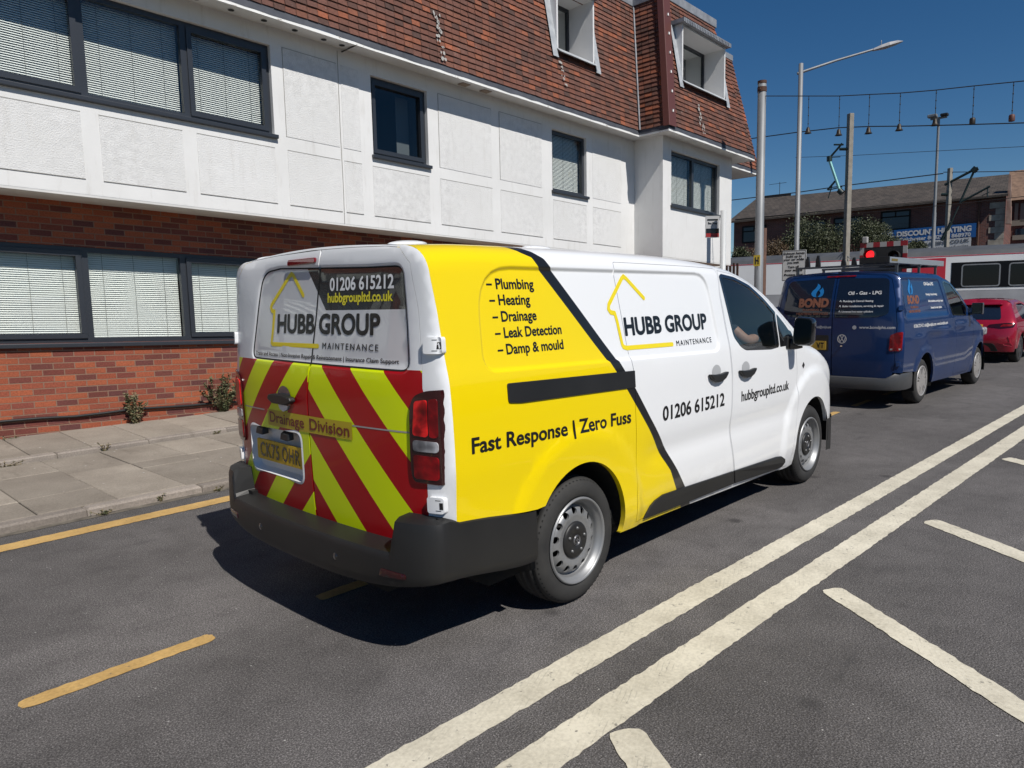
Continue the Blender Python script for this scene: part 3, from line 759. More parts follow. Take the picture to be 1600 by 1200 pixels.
# tiled slopes: each course is a sloping strip proud of the one above
def tiles(b, p0, p1, q0, q1, n, holes=()):
    """lower edge p0->p1, upper edge q0->q1; saw-tooth courses, tiles along each course slightly uneven"""
    p0, p1, q0, q1 = map(Vector, (p0, p1, q0, q1)); nrm = (p1-p0).cross(q0-p0).normalized()
    if nrm.y > 0 or (abs(nrm.y) < .3 and nrm.x > 0 and p0.x < 12): nrm = -nrm
    for i in range(n):
        t0, t1 = i/n, (i+1.28)/n
        a0, a1 = p0.lerp(q0, t0), p1.lerp(q1, t0); c0, c1 = p0.lerp(q0, min(1, t1)), p1.lerp(q1, min(1, t1))
        L = (a1-a0).length; m = max(1, int(L/.165))
        for k in range(m):
            mid = a0.lerp(a1, (k+.5)/m)
            if any(x0-.06 < mid.x < x1+.06 and z0 < mid.z+.05 < z1 for x0, x1, z0, z1 in holes): continue
            f0, f1 = (k+.02)/m, (k+.98)/m; j = random.uniform(-.004, .005); j2 = random.uniform(-.003, .006)
            A, B_ = a0.lerp(a1, f0)+nrm*(.026+j), a0.lerp(a1, f1)+nrm*(.026+j2); C_, D = c0.lerp(c1, f1)+nrm*.002, c0.lerp(c1, f0)+nrm*.002
            A.z += random.uniform(-.004, .004); B_.z += random.uniform(-.004, .004)
            b.add([A, B_, C_, D, a0.lerp(a1, f0), a0.lerp(a1, f1)], [(0, 1, 2, 3), (4, 5, 1, 0)])
            rv.extend([random.random()]*2)
rv = []
def tile_fn2(N):
    at = N.n('ShaderNodeAttribute'); at.attribute_name = 'rnd'; c = N.coord('Object')
    col = N.ramp(at.outputs['Fac'], [(0, (.070, .036, .028)), (.25, (.120, .050, .035)), (.5, (.165, .060, .037)), (.72, (.125, .057, .043)), (.88, (.19, .070, .040)), (.96, (.25, .078, .038)), (1, (.30, .090, .042))])
    n = N.noise(c, 1.8, 5, .6); g = N.noise(c, 38, 5, .7)
    col = N.mix(1, col, N.ramp(g, [(.3, .62), (.7, 1.3)]), 'MULTIPLY'); col = N.mix(1, col, N.ramp(n, [(.3, .82), (.7, 1.15)]), 'MULTIPLY')
    col = N.mix(N.ramp(N.noise(c, 6, 8, .8), [(.615, 0.0), (.70, .6)]), col, (.36, .34, .31)); N.col(col); N.bump(g, .4, .006)
M_tile2 = mat('clay_tile', rough=.85, fn=tile_fn2)
ZT, Z0 = 8.53, 5.63; NB = 29
TY = LY+.57; TWY = WLY+.57; TXL = LX+.60
DH = [(8.05, 9.22, 6.72, 7.98), (11.35, 13.27, 6.74, 7.92)]
b = MB()
tiles(b, (-6, LY+.02, Z0), (LX, LY+.02, Z0), (-6, TY, ZT), (TXL, TY, ZT), NB, [DH[0]])
tiles(b, (LX+.02, LY, Z0), (LX+.02, WLY, Z0), (TXL, TY, ZT), (TXL, TWY, ZT), NB)
tiles(b, (LX, WLY+.02, Z0), (14.43, WLY+.02, Z0), (TXL, TWY, ZT), (13.35, TWY, ZT), NB, [DH[1]])
tiles(b, (14.45, LY+.02, Z0), (16.28, LY+.02, Z0), (13.9, TY, ZT), (15.7, TY, ZT), NB)
o = b.build('roof', M_tile2, bld, BX); rnd_attr(o, rv)
# backing, right-hand slope, flat lead top
b = MB(); d = .012
b.quad((14.43, WLY, Z0), (14.43, LY, Z0), (13.35, TY, ZT), (13.35, TWY, ZT)); b.quad((16.28, LY, Z0), (16.28, 12, Z0), (15.7, 12, ZT), (15.7, TY, ZT))

def rect(x0, x1, z0, z1): return [(x0, z0), (x1, z0), (x1, z1), (x0, z1)]
sheet(b, [(-6, Z0), (LX, Z0), (TXL, ZT), (-6, ZT)], lambda a, z, o: (a, LY+.035+(z-Z0)*.197, z), [rect(*DH[0])], 1.0)
sheet(b, [(LX, Z0), (14.4, Z0), (13.33, ZT), (TXL, ZT)], lambda a, z, o: (a, WLY+.04+(z-Z0)*.197, z), [rect(*DH[1])], 1.0)
b.quad((LX+.035, LY, Z0), (LX+.035, WLY, Z0), (TXL+.02, TWY, ZT), (TXL+.02, TY, ZT))
b.build('roof_side', mat('dark_tile_side', rough=.9, fn=simple_noise((.06, .03, .024), (.12, .05, .035), 6)), bld, BX)
b = MB(); b.box(-6, TXL-.05, TY-.035, 12, ZT-.03, ZT+.16); b.box(TXL-.05, 13.45, TWY-.04, 12, ZT-.03, ZT+.16); b.box(13.45, 15.75, TY-.03, 12, ZT-.03, ZT+.12); b.build('lead_flat', M_gutter, bld, BX, bevel=.01)
# valley strip and brown hip cover with its row of white fixings
b = MB(); b.tube([(LX-.01, LY-.03, Z0), (TXL-.02, TY-.03, ZT)], .022, 6); b.build('valley', M_gutter, bld, BX)
b = MB(); hp0, hp1 = Vector((LX-.01, WLY-.01, Z0-.03)), Vector((TXL-.02, TWY-.02, ZT+.15)); w = .15
b.add([hp0+Vector((-.03, w*.8, 0)), hp0+Vector((-.03, -.03, 0)), hp0+Vector((w*1.6, -.03, 0)), hp1+Vector((-.03, w*.8, 0)), hp1+Vector((-.03, -.03, 0)), hp1+Vector((w*1.6, -.03, 0))], [(0, 1, 4, 3), (1, 2, 5, 4)])
hc = b.build('hip_cover', M_strip, bld, BX, bevel=.012)
M_fix = mat('fixing_white', (.85, .85, .82), .5)
for i in range(7):
    p = hp0.lerp(hp1, .10+i*.14); MB().box(p.x+.10, p.x+.135, p.y-.05, p.y-.028, p.z, p.z+.05).build('fixing', M_fix, hc, BX)
# white mortar streaks below the dormers
M_streak = mat('lime_streak', (.36, .35, .33), .9)
for x0, z0, z1 in ((5.0, 5.72, 6.5), (8.12, 6.05, 6.5), (11.9, 5.70, 6.35)):
    z = z0; b = MB(); yy = lambda z: (LY if x0 < 10 else WLY)+.197*(z-Z0)-.034
    while z < z1:
        for q in range(2):
            xx = x0+random.gauss(0, .035); w = random.uniform(.012, .035); h = random.uniform(.015, .05)
            P = [(xx+w*math.cos(t)*random.uniform(.6, 1.2), z+h*math.sin(t)*random.uniform(.6, 1.2)) for t in [2*math.pi*k/9 for k in range(9)]]
            b.add([(x, yy(zz), zz) for x, zz in P], [tuple(range(9))])
        z += random.uniform(.05, .11)
    b.build('mortar_streak', M_streak, bld, BX)
# dormers
def dormer(x0, x1, y, z0, z1, dep, bt, label, by=0):
    d = MB(); yb = y+1.2; t = .045
    # cheeks (outer + inner skins), sill, ceiling
    d.box(x0, x0+t, y, yb, z0, z1); d.box(x1-t, x1, y, yb, z0, z1); d.box(x0+t, x1-t, y+.012, yb, z0, z0+t); d.box(x0+t, x1-t, y+.004, yb, z1-t, z1)
    o = d.build('dormer', mat('dormer_white', (.68, .68, .68), .6), bld, BX, label=label)
    r = MB(); r.box(x0-.09, x1+.09, y-.10, yb, z1+.002, z1+.085); n = int((x1-x0+.1)/.07)
    for i in range(n): r.box(x0-.04+i*.07, x0-.005+i*.07, y-.115, y-.098, z1-.02, z1+.06)
    r.build('dormer_roof', M_gutter, o, BX)
    fl = MB(); lw = .16
    fl.quad((x0-.02, y-.11, z0-.05), (x1+.02, y-.11, z0-.05), (x1+.02, y+.02, z0+.06), (x0-.02, y+.02, z0+.06))
    for s, xx in ((-1, x0), (1, x1)):
        zz = z0-.12; k = 0; run = .197
        yq = lambda z: by+run*(z-Z0)-.045
        fl.quad((xx, yq(z0-.15), z0-.15), (xx+s*lw, yq(z0-.15), z0-.15), (xx+s*lw, yq(z1), z1), (xx, yq(z1), z1))
    fl.build('flashing', mat('lead_flashing', rough=.5, fn=simple_noise((.30, .32, .34), (.46, .48, .50), 7)), o, BX)
    f = MB(); yw = y+dep; fw = .06
    f.box(x0+t, x1-t, yw, yw+.06, z0+t, z0+t+fw); f.box(x0+t, x1-t, yw, yw+.06, z1-t-fw, z1-t); f.box(x0+t, x0+t+fw, yw, yw+.06, z0+t+fw, z1-t-fw); f.box(x1-t-fw, x1-t, yw, yw+.06, z0+t+fw, z1-t-fw)
    if x1-x0 > 1.5: f.box(x0+.62, x0+.72, yw, yw+.06, z0+t+fw, z1-t-fw)
    f.build('dormer_window_frame', M_frame, o, BX)
    g = MB(); g.quad((x0+t, yw+.03, z0+t), (x1-t, yw+.03, z0+t), (x1-t, yw+.03, z1-t), (x0+t, yw+.03, z1-t)); orient(g.build('dormer_pane', M_pane, o, BX), (0, -1, 0))
    g = MB(); g.quad((x0+t, yw+.5, z0+t), (x1-t, yw+.5, z0+t), (x1-t, yw+.5, z1-t), (x0+t, yw+.5, z1-t)); g.build('dormer_blind', mat('grey_roller_blind', (.10, .11, .125), .8), o, BX)
dormer(8.05, 9.22, 6.04, 6.70, 7.98, .62, 0, 'narrow dormer on the main roof', LY)
dormer(11.35, 13.27, 5.30, 6.72, 7.92, .52, 0, 'wide dormer on the wing roof', WLY)
# soffit vents and spotlights
M_vent = mat('vent_dark', (.02, .02, .02), .8); M_fit = mat('rusty_fitting', (.25, .19, .14), .7)
for x in (.5, .95, 1.4, 1.85, 2.3, 2.75, 3.05): MB().lathe([(5.519, .001), (5.513, .042)], 10, c=(x+.2, FY-.2, 0), axis='z').build('soffit_vent', M_vent, bld, BX)
for x in (5.55, 6.05): MB().box(x, x+.17, FY-.27, FY-.13, 5.505, 5.518).build('soffit_light', M_fit, bld, BX)
MB().box(3.36, 3.38, LY, FY, 5.50, 5.51).build('soffit_joint', M_vent, bld, BX)
# black cable along the foot of the brick wall
b = MB(); pts = []
x = -6
while x < 4: pts.append((x, GY-.025, .335+.012*math.sin(x*2.1)+.01*math.sin(x*5.3))); x += .35
b.tube(pts, .017, 8); b.build('wall_cable', mat('black_cable', (.012, .012, .013), .5), bld, BX)
MB().box(-14, 15.2, GY-.035, GY-.002, -.2, .245).build('plinth', M_brick, bld, BX)
weed('wall_weed', 'tall leafy weed growing at the foot of the brick wall beside the van', (1.62, 6.70, .16), .62, .34, 18, .22, 80)
weed('wall_weed', 'lower dry weed at the wall left of the tall leafy one', (.42, 6.68, .155), .44, .19, 13, .5, 70)
weed('kerb_weed', 'small weed in the step between the two pavements', (-.33, 5.46, .08), .12, .07, 5, .5, 10)
weed('kerb_weed', 'flat dry weed tuft in the step at the left edge', (-1.28, 5.42, .07), .09, .22, 9, .75, 16)
weed('kerb_weed', 'low mossy weed clump in the gutter under the kerb', (-1.12, 3.0, .01), .06, .09, 9, .45, 14)
weed('kerb_weed', 'tiny upright weed growing against the kerb face', (-.66, 3.03, .02), .08, .03, 3, .5, 9)
weed('kerb_weed', 'thin weed strip in the gutter behind the van', (-.18, 3.01, .01), .05, .10, 7, .5, 12)

for i, (x, y, z, h, w, n) in enumerate(((-.95, 6.74, .15, .07, .16, 7), (.95, 5.47, .08, .06, .12, 7))): weed('kerb_weed', ('low green weeds at the wall foot near the left edge', 'low weeds in the step just left of the van rear')[i], (x, y, z), h, w, n, .4, 14)
# ================= the white and yellow work van =================
V = Hull(VAN_W, VAN_H, VAN_WX, VAN_SH, van_xs, van_D, 1.2, 2.2)
ARC_R, ARC_F, RW = (0.005, .385), (3.285, .36), .347
WB = 3.275
STAMP1 = rounded([(-.69, 1.31), (1.58, 1.262), (1.50, 1.792), (-.66, 1.792)], [.09, .10, .14, .26], 6)
REARWIN = rounded([(.632, 1.335), (-.765, 1.322), (-.735, 1.80), (-.45, 1.805), (.30, 1.835), (.49, 1.82)], [.07, .06, .06, 0, 0, .09], 6)
def van_side_detail(x, z):
    y = 0.0
    if -.75 < x < 1.65 and 1.2 < z < 1.85: y -= .013*sstep(-.003, .011, pdist(STAMP1, x, z))
    for (cx, cz), r0, r1, amp in ((ARC_F, .69, .60, .020), (ARC_R, .60, .53, .013)):
        r = math.hypot(x-cx, z-cz)
        if r < .75: y += amp*sstep(r0, r1, r)
    y -= .010*math.exp(-((z-.70)/.07)**2)*sstep(.55, .75, x)*sstep(2.95, 2.7, x)      # concave sweep in the lower doors
    return y
V.stamp = van_side_detail
_tail = V.T
def tailF(y, z, off=0.0):
    if 1.25 < z < 1.9 and abs(y) < .85: off -= .011*sstep(-.006, .014, pdist(REARWIN, y, z))
    return _tail(y, z, off)
def vside(a, b, o): return V.F(a, b, o)
def vleft(a, b, o): p = V.F(a, b, o); return (p[0], -p[1], p[2])
def vtail(a, b, o): return tailF(a, b, o)
def clear_coat(N, rough=.32, w=.75):
    N.b.inputs['Coat Weight'].default_value = w; N.b.inputs['Coat IOR'].default_value = 1.4; N.b.inputs['Specular IOR Level'].default_value = .3; N.b.inputs['Coat Roughness'].default_value = .03; N.b.inputs['Roughness'].default_value = rough
    c = N.coord('Object'); N.l(N.ramp(N.noise(c, 3.0, 4), [(.35, .02), (.75, .07)]), N.b.inputs['Coat Roughness'])
WHITE_P, YELLOW_P, BLACK_P = (.76, .77, .78), (.80, .60, .0), (.012, .012, .013)
FL = [(.25, 1.105), (.427, .984), (.562, .909), (.673, .802), (.866, .644), (1.119, .423), (1.223, .333), (1.288, .274), (1.791, -.216), (1.84, -.246), (1.864, -.303), (1.92, -.40)]
FR = [(.25, 1.225), (.423, 1.093), (.546, .997), (.73, .833), (.932, .658), (1.12, .505), (1.216, .421), (1.287, .36), (1.793, -.124), (1.834, -.153), (1.865, -.201), (1.92, -.30)]
def livery_fn(N):
    clear_coat(N, .3, .5)
    t = N.n('ShaderNodeTexCoord'); s = N.n('ShaderNodeSeparateXYZ'); N.l(t.outputs['Object'], s.inputs[0])
    zz = N.math('DIVIDE', N.math('SUBTRACT', s.outputs[2], .25), 1.67)
    def edge(tab): return N.math('SUBTRACT', N.math('MULTIPLY', N.ramp(zz, [((z-.25)/1.67, (x+1)/3) for z, x in tab]), 3), 1)
    y = N.math('MULTIPLY', N.math('LESS_THAN', s.outputs[0], edge(FL)), N.math('GREATER_THAN', N.math('ABSOLUTE', s.outputs[1]), .66)); k = N.math('LESS_THAN', s.outputs[0], edge(FR))
    c = N.mix(y, N.mix(k, WHITE_P, BLACK_P), YELLOW_P); dirt = N.math('MULTIPLY', N.ramp(s.outputs[2], [(.26, .55), (.55, 0.0)]), N.ramp(N.noise(N.coord('Object', (1, 1, 2)), 5, 6, .7), [(.35, 0.0), (.7, 1.0)])); N.col(N.mix(dirt, c, (.22, .19, .15)))
M_livery = mat('van_side_vinyl', fn=livery_fn)
M_wpaint = mat('van_white_paint', WHITE_P, fn=clear_coat)
def chevron_fn(N):
    clear_coat(N, .3, .3)
    t = N.n('ShaderNodeTexCoord'); s = N.n('ShaderNodeSeparateXYZ'); N.l(t.outputs['Object'], s.inputs[0]); y, z = s.outputs[1], s.outputs[2]
    fr = lambda q: N.math('LESS_THAN', N.math('FRACT', q), .5)
    right = fr(N.math('DIVIDE', N.math('SUBTRACT', N.math('SUBTRACT', z, N.math('MULTIPLY', y, 1.01)), .040), .4725))
    left = fr(N.math('DIVIDE', N.math('SUBTRACT', N.math('ADD', z, N.math('MULTIPLY', y, .97)), .276), .4))
    lf = N.math('GREATER_THAN', y, -.004)
    red = N.math('ADD', N.math('MULTIPLY', lf, left), N.math('MULTIPLY', N.math('SUBTRACT', 1, lf), right))
    c = N.mix(red, (.68, .80, .0), (.36, .002, .006))
    zone = N.math('MULTIPLY', N.math('LESS_THAN', z, 1.338), N.math('GREATER_THAN', y, -.845))
    N.col(N.mix(zone, WHITE_P, c))
M_chev = mat('chevron_vinyl', fn=chevron_fn)
def trim_fn(N):
    c = N.coord('Object'); N.col(N.ramp(N.noise(c, 2.5, 5), [(.3, (.009, .009, .009)), (.75, (.017, .0165, .016))])); N.bump(N.noise(c, 420, 2), .12, .001)
M_trim = mat('grained_black_plastic', rough=.48, fn=trim_fn)
M_gloss = mat('gloss_black', BLACK_P, .12, coat=1)
M_void = mat('underbody_black', (.006, .006, .006), .9)
M_vinylk = mat('black_vinyl', (.010, .010, .011), .22)
M_vinylw = mat('white_vinyl', (.80, .80, .80), .3)
M_vinyly = mat('yellow_vinyl', (.78, .62, .01), .3)
M_vinylr = mat('maroon_vinyl', (.17, .012, .012), .35)
M_vglass = glass_mat('van_side_glass', (.70, .77, .78), .9, base=.09)
M_rubber = mat('tyre_rubber', rough=.78, fn=simple_noise((.016, .016, .016), (.034, .033, .031), 7))
M_steel = mat('silver_wheel_paint', (.27, .275, .28), .45, .5, fn=lambda N: N.bump(N.noise(N.coord('Object'), 60, 3), .03, .001))
M_chrome = mat('chrome', (.75, .75, .76), .12, 1.0)
van = thing('work_van', 'white and yellow panel van with red and yellow chevrons on its rear doors', 'van')
GAPW = .004
def shrink(poly, d):
    """inset a polygon by d along its corner normals"""
    n = len(poly); A = sum(poly[i][0]*poly[(i+1) % n][1]-poly[(i+1) % n][0]*poly[i][1] for i in range(n)); sg = 1 if A > 0 else -1; out = []
    for i in range(n):
        p, a, b = Vector(poly[i]), Vector(poly[i-1]), Vector(poly[(i+1) % n]); u, w = (p-a).normalized(), (b-p).normalized()
        n1, n2 = Vector((-u.y, u.x))*sg, Vector((-w.y, w.x))*sg; m = (n1+n2); m = m/max(.3, m.length_squared)*2 if m.length > 1e-6 else n1
        q = p+m*d; out.append((q.x, q.y))
    return out
SLIDE = rounded([(.523, .322), (.513, .52), (.515, .72), (.499, 1.01), (.499, 1.12), (.498, 1.21), (.482, 1.278), (.471, 1.404), (.448, 1.635), (.434, 1.80), (.435, 1.842), (1.668, 1.838), (1.672, 1.79), (1.654, 1.648), (1.692, 1.342), (1.718, 1.08), (1.716, .90), (1.709, .763), (1.729, .615), (1.772, .483), (1.818, .292)], [0, 0, 0, 0, 0, 0, 0, 0, 0, 0, .04, .03]+[0]*9, 4)
FRONT = [(1.826, .291), (1.780, .483), (1.737, .615), (1.717, .763), (1.724, .90), (1.726, 1.08), (1.700, 1.342), (1.662, 1.648), (1.680, 1.79), (1.70, 1.822), (1.90, 1.802), (2.14, 1.745), (2.36, 1.640), (2.60, 1.508), (2.80, 1.375), (2.88, 1.30), (2.875, 1.17), (2.885, 1.115), (2.893, 1.0), (2.882, .912), (2.900, .767), (2.872, .58), (2.84, .44), (2.80, .245)]
WIN = rounded([(1.688, 1.772), (1.73, 1.787), (1.919, 1.768), (2.143, 1.712), (2.359, 1.606), (2.530, 1.503), (2.527, 1.241), (2.38, 1.232), (1.95, 1.252), (1.876, 1.279), (1.79, 1.350), (1.731, 1.588)], [.02, .01, .02, .02, .02, .006, .02, .03, .03, .03, .03, .02], 3)
QUART = rounded([(2.560, 1.486), (2.70, 1.395), (2.80, 1.315), (2.79, 1.245), (2.555, 1.241)], .012, 2)
def arc(c, r, a0, a1, n=20): return [(c[0]+r*math.cos(R_(a0+(a1-a0)*i/n)), c[1]+r*math.sin(R_(a0+(a1-a0)*i/n))) for i in range(n+1)]
ve = lambda x: V.vend(x)
def roofline(x0, x1, n=60): return [(x0+(x1-x0)*i/n, ve(x0+(x1-x0)*i/n)) for i in range(n+1)]
BUMPER_TOP = [(-.903, .655), (-.365, .615)]
xsr = lambda z: van_xs(z)
def side_outline():
    lo = [(-.372, .47), (-.38, .40)]
    out = [(xsr(z), z) for z in (1.85, 1.6, 1.3, 1.0, .8, .655)]
    out += [(-.372, .612)] + [p for p in arc(ARC_R, .392, 144, -12, 26)] + [(.372, .298), (1.15, .279), (2.0, .250), (2.80, .226), (2.892, .235)]
    out += [p for p in arc(ARC_F, .405, 197, 20, 28)] + [(3.76, .50), (4.0, .50), (4.16, .50)]
    top = roofline(-.93, 4.16); out += list(reversed(top))
    return out
OUT = side_outline()
stamp_pts = [p for d in (-.008, -.002, .004, .010, .02) for p in resample(shrink(STAMP1, d), .022)]
flare_pts = [q for c, rs in ((ARC_F, (.58, .61, .64, .67, .70)), (ARC_R, (.50, .54, .58))) for r in rs for q in arc(c, r, 185, -5, 36)]
sill_x = stamp_pts+flare_pts
b = MB()
sheet(b, OUT, vside, [SLIDE, FRONT], .045, sill_x, flange=.03)
sheet(b, OUT, vleft, [WIN, QUART], .06, sill_x, flange=.03, flip=True)
body = b.build('body', M_livery, van)
# front end: bonnet cap, bumper and grille block
b = MB(); n = 14
def nose(z, t): w = V.half(4.16, max(.5, z)); return w*t
for i in range(6):
    z0, z1 = .22+i*.1, .32+i*.1
    for k in range(n):
        t0, t1 = -1+2*k/n, -1+2*(k+1)/n; w = .60; xx = lambda t: 4.16+.05*(1-t*t)
        b.add([(xx(t0), w*t0, z0), (xx(t1), w*t1, z0), (xx(t1), w*t1, z1), (xx(t0), w*t0, z1)], [(0, 1, 2, 3)], 0, True)
for s in (-1, 1):
    pr = [(3.62, .945), (3.80, .925), (3.95, .875), (4.08, .79), (4.16, .60)]
    for (xa, ya), (xb_, yb_) in zip(pr, pr[1:]): b.add([(xa, s*ya, .24), (xb_, s*yb_, .22), (xb_, s*yb_, .52), (xa, s*ya, .52)], [(0, 1, 2, 3)], 0, True)
b.build('front_bumper', M_trim, van)
# inner shell painted black to make the panel gaps look shaded; floor, wheel housings
b = MB()
inner = lambda a, z, o: V.F(a, z, -.034+o, False)
IN = [(-.86, .66), (-.5, .66), (-.45, .86), (.45, .86), (.45, .30), (2.78, .28), (2.78, .84), (3.70, .84), (3.70, .9), (2.86, 1.2), (2.86, 1.26), (1.70, 1.22), (1.66, 1.84), (-.86, 1.84)]
sheet(b, IN, inner, (), .15); sheet(b, IN, lambda a, z, o: (inner(a, z, o)[0], -inner(a, z, o)[1], z), (), .15)
b.box(-1.02, 3.9, -.60, .60, .30, .48); b.box(-.60, 2.75, -.84, .84, .26, .34); b.box(-.55, 2.78, -.86, .86, .34, .42)
for cx in (0, WB):
    for s in (-1, 1):
        rim = arc((cx, .38), .41, 190, -8, 16)
        for (xa, za), (xb_, zb_) in zip(rim, rim[1:]): b.add([(xa, s*.94, za), (xb_, s*.94, zb_), (xb_, s*.60, zb_), (xa, s*.60, za)], [(0, 1, 2, 3)])
        b.add([(x_, s*.62, z_) for x_, z_ in rim], [tuple(range(len(rim)))])
b.box(-.42, -.36, -.93, -.62, .30, .62); b.box(-.42, -.36, .62, .93, .30, .62)
b.tube([(-.9, .45, .25), (.6, .42, .24), (1.6, .3, .24)], .035, 8); b.box(-.1, .1, -.7, .7, .28, .40)
b.build('underbody', M_void, van)
def with_seal(parent, poly, inner_poly, fn, m, name, off=.001):
    bb = MB(); sheet(bb, poly, lambda a, z, o: fn(a, z, off+o), [inner_poly], .05, flange=.008); return bb.build(name, m, parent)
# sliding door and front door on the road side
b = MB(); sheet(b, shrink(SLIDE, GAPW), vside, (), .04, sill_x, flange=.028); sdoor = b.build('sliding_door', M_livery, van)
b = MB(); sheet(b, shrink(FRONT, GAPW), vside, [WIN, QUART], .04, sill_x, flange=.028); fdoor = b.build('front_door', M_wpaint, van)
with_seal(fdoor, shrink(WIN, -.006), shrink(WIN, .020), vside, M_gloss, 'window_seal')
b = MB(); sheet(b, shrink(WIN, .016), lambda a, z, o: V.F(a, z, -.004+o), (), .06); orient(b.build('window', M_vglass, fdoor), (0, -1, 0))
b = MB(); sheet(b, shrink(QUART, -.006), lambda a, z, o: V.F(a, z, .001+o), (), .06, flange=.006); b.build('quarter_panel', M_gloss, fdoor)
b = MB(); sheet(b, WIN, lambda a, z, o: vleft(a, z, -.004), (), .08); sheet(b, QUART, lambda a, z, o: vleft(a, z, -.004), (), .08); orient(b.build('far_window', M_vglass, van), (0, 1, 0))
# windscreen
b = MB(); WS = [(1.98, .66), (2.2, .70), (2.6, .74), (3.08, .76)]
for i in range(16):
    xa, xb_ = 1.98+1.1*i/16, 1.98+1.1*(i+1)/16; N_ = 12
    for k in range(N_):
        def pp(x, t): 
            w = lerp_tab(WS, x)*t; vv = V.vend(x)-abs(w); p = V.F(x, vv, .004); return (p[0], w, p[2])
        t0, t1 = -1+2*k/N_, -1+2*(k+1)/N_; b.add([pp(xa, t0), pp(xb_, t0), pp(xb_, t1), pp(xa, t1)], [(0, 1, 2, 3)], 0, True)
b.build('windscreen', mat('windscreen_dark', (.02, .024, .028), .05, coat=1), van)
# handles: scooped cup and a horizontal black bar
def side_handle(parent, cx, cz):
    cup = MB(); pts = [(cx+.062*math.cos(q), cz+.022+.045*math.sin(q)) for q in [2*math.pi*i/24 for i in range(24)]]
    sheet(cup, pts, lambda a, z, o: V.F(a, z, .0015+o), (), .03); o = cup.build('handle_cup', mat('handle_cup_grey', (.42, .43, .44), .3, coat=.6), parent)
    h = MB(); pr = [(-.125, .012), (-.118, -.004), (-.085, -.030), (-.03, -.048), (.03, -.048), (.085, -.030), (.118, -.004), (.125, .012), (.09, .010), (.04, .004), (-.04, .004), (-.09, .010)]
    h.prism([(cx+a, cz+c) for a, c in pr], .003, .032, lambda a, z, d: V.F(a, z, d), 0); h.build('door_handle', M_trim, parent, bevel=.006)
    k = MB(); k.lathe([(0, .010), (.004, .010), (.004, .0)], 12, c=(cx+.02, V.F(cx, cz-.07)[1]-.003, cz-.035), axis='y')
side_handle(sdoor, 1.487, 1.112); side_handle(fdoor, 1.932, 1.102)
# black guide rail, sill trims, lower skirt, fuel flap line, side repeater
b = MB(); b.prism(rounded([(-.557, 1.160), (-.47, 1.150), (.500, 1.126), (.500, 1.222), (-.557, 1.250)], [.015, .02, .002, .002, .015], 4), -.004, .007, vside); b.build('slide_rail', M_trim, van, bevel=.003)
b = MB(); tr = [(.618, .318), (.640, .350), (.672, .388), (.72, .412), (.812, .430), (.985, .425), (1.765, .396)]; lo = [(1.815, .291), (1.4, .300), (1.0, .308)]
b.prism(tr+lo, -.004, .014, vside); b.build('sill_trim', M_trim, van, bevel=.005)
b = MB(); b.prism([(1.781, .395), (2.532, .366), (2.62, .355), (2.672, .325), (2.688, .295), (2.665, .262), (2.60, .247), (1.829, .291)], -.004, .014, vside); b.build('sill_trim', M_trim, van, bevel=.005)
for y_ in (1,):
    b = MB(); b.prism(tr+[(2.6, .36), (2.69, .30), (2.6, .25)]+lo[1:], -.004, .014, vleft); b.build('sill_trim', M_trim, van, bevel=.005)
b = MB(); p = V.F(3.022, 1.056); b.add([(p[0], p[1]-.003, p[2]+.028), (p[0]+.028, p[1]-.003, p[2]), (p[0], p[1]-.003, p[2]-.028), (p[0]-.028, p[1]-.003, p[2])], [(0, 3, 2, 1)]); b.build('side_badge', mat('badge_dark', (.05, .05, .055), .25, .5), van)
# black lower rear flank between bumper and arch belongs to the bumper
# ---- tail ----
def tail_poly(y0, y1): pass
RING = []
for i in range(41):
    z = .5+(1.2-.5)*i/40; RING.append((-V.half(xsr(z), z), z))
_x = -.93; v0, v1 = 1.2, V.vend(_x)
for i in range(1, 70):
    p = V.F(van_xs(1.9), v0+(v1-v0)*i/70); RING.append((p[1], p[2]))
RTOP = [p for p in RING]
def ring_half(sgn): return [(sgn*-p[0], p[1]) for p in RING] if sgn < 0 else [(-p[0], p[1]) for p in RING]
def doorR_edge(): return [(-.72, .50), (-.765, .62), (-.84, .655), (-.845, 1.23), (-.835, 1.26), (-.832, 1.35), (-.815, 1.60), (-.775, 1.80), (-.70, 1.872)]
topz = lambda y: max(p[1] for p in RING if abs(p[0]) <= abs(y)+.08)-.012
SEAM = [(-.02, .50), (-.004, .62), (0, .9), (0, 1.17), (-.018, 1.31), (-.055, 1.55), (-.09, 1.885)]
dr = doorR_edge()
TOPC = [(-.60, 1.884), (-.35, 1.895)]
doorR = dr+TOPC+[(x-.003, z) for x, z in reversed(SEAM)]
doorR[-len(SEAM)] = (-.093, 1.900)
dl = [(-x, z) for x, z in dr]
doorL = [(x+.003, z) for x, z in SEAM[:-1]]+[(-.087, 1.900), (.35, 1.895), (.60, 1.884)]+list(reversed(dl))
win_pts = [p for d in (-.008, .0, .008, .016) for p in resample(shrink(REARWIN, d), .025)]
TRAY = rounded([(.688, .700), (.086, .706), (.082, .972), (.684, .958)], [.06, .05, .05, .05], 5)
WHOLE = [(x, z) for x, z in RING]+[(-x, z) for x, z in reversed(RING)]
pill = MB()
ho = [shrink(doorR, -.002), shrink(doorL, -.002)]
P_OUT = [(-x, z) for x, z in reversed(RING)]
both = doorR[:]  # pillars and roof edge: everything of the tail outside the two doors
def pillar(sgn):
    ringp = [(sgn*abs(x), z) for x, z in RING]; edge = dr+TOPC+[(-.0, 1.902)]; edge = [(sgn*abs(x), z) for x, z in edge]
    poly = ringp+[(0, RING[-1][1])]+list(reversed(edge)); return poly
b = MB()
for sg in (-1, 1): sheet(b, pillar(sg), vtail, (), .035, flange=0)
pillars = b.build('rear_pillars', M_wpaint, van)
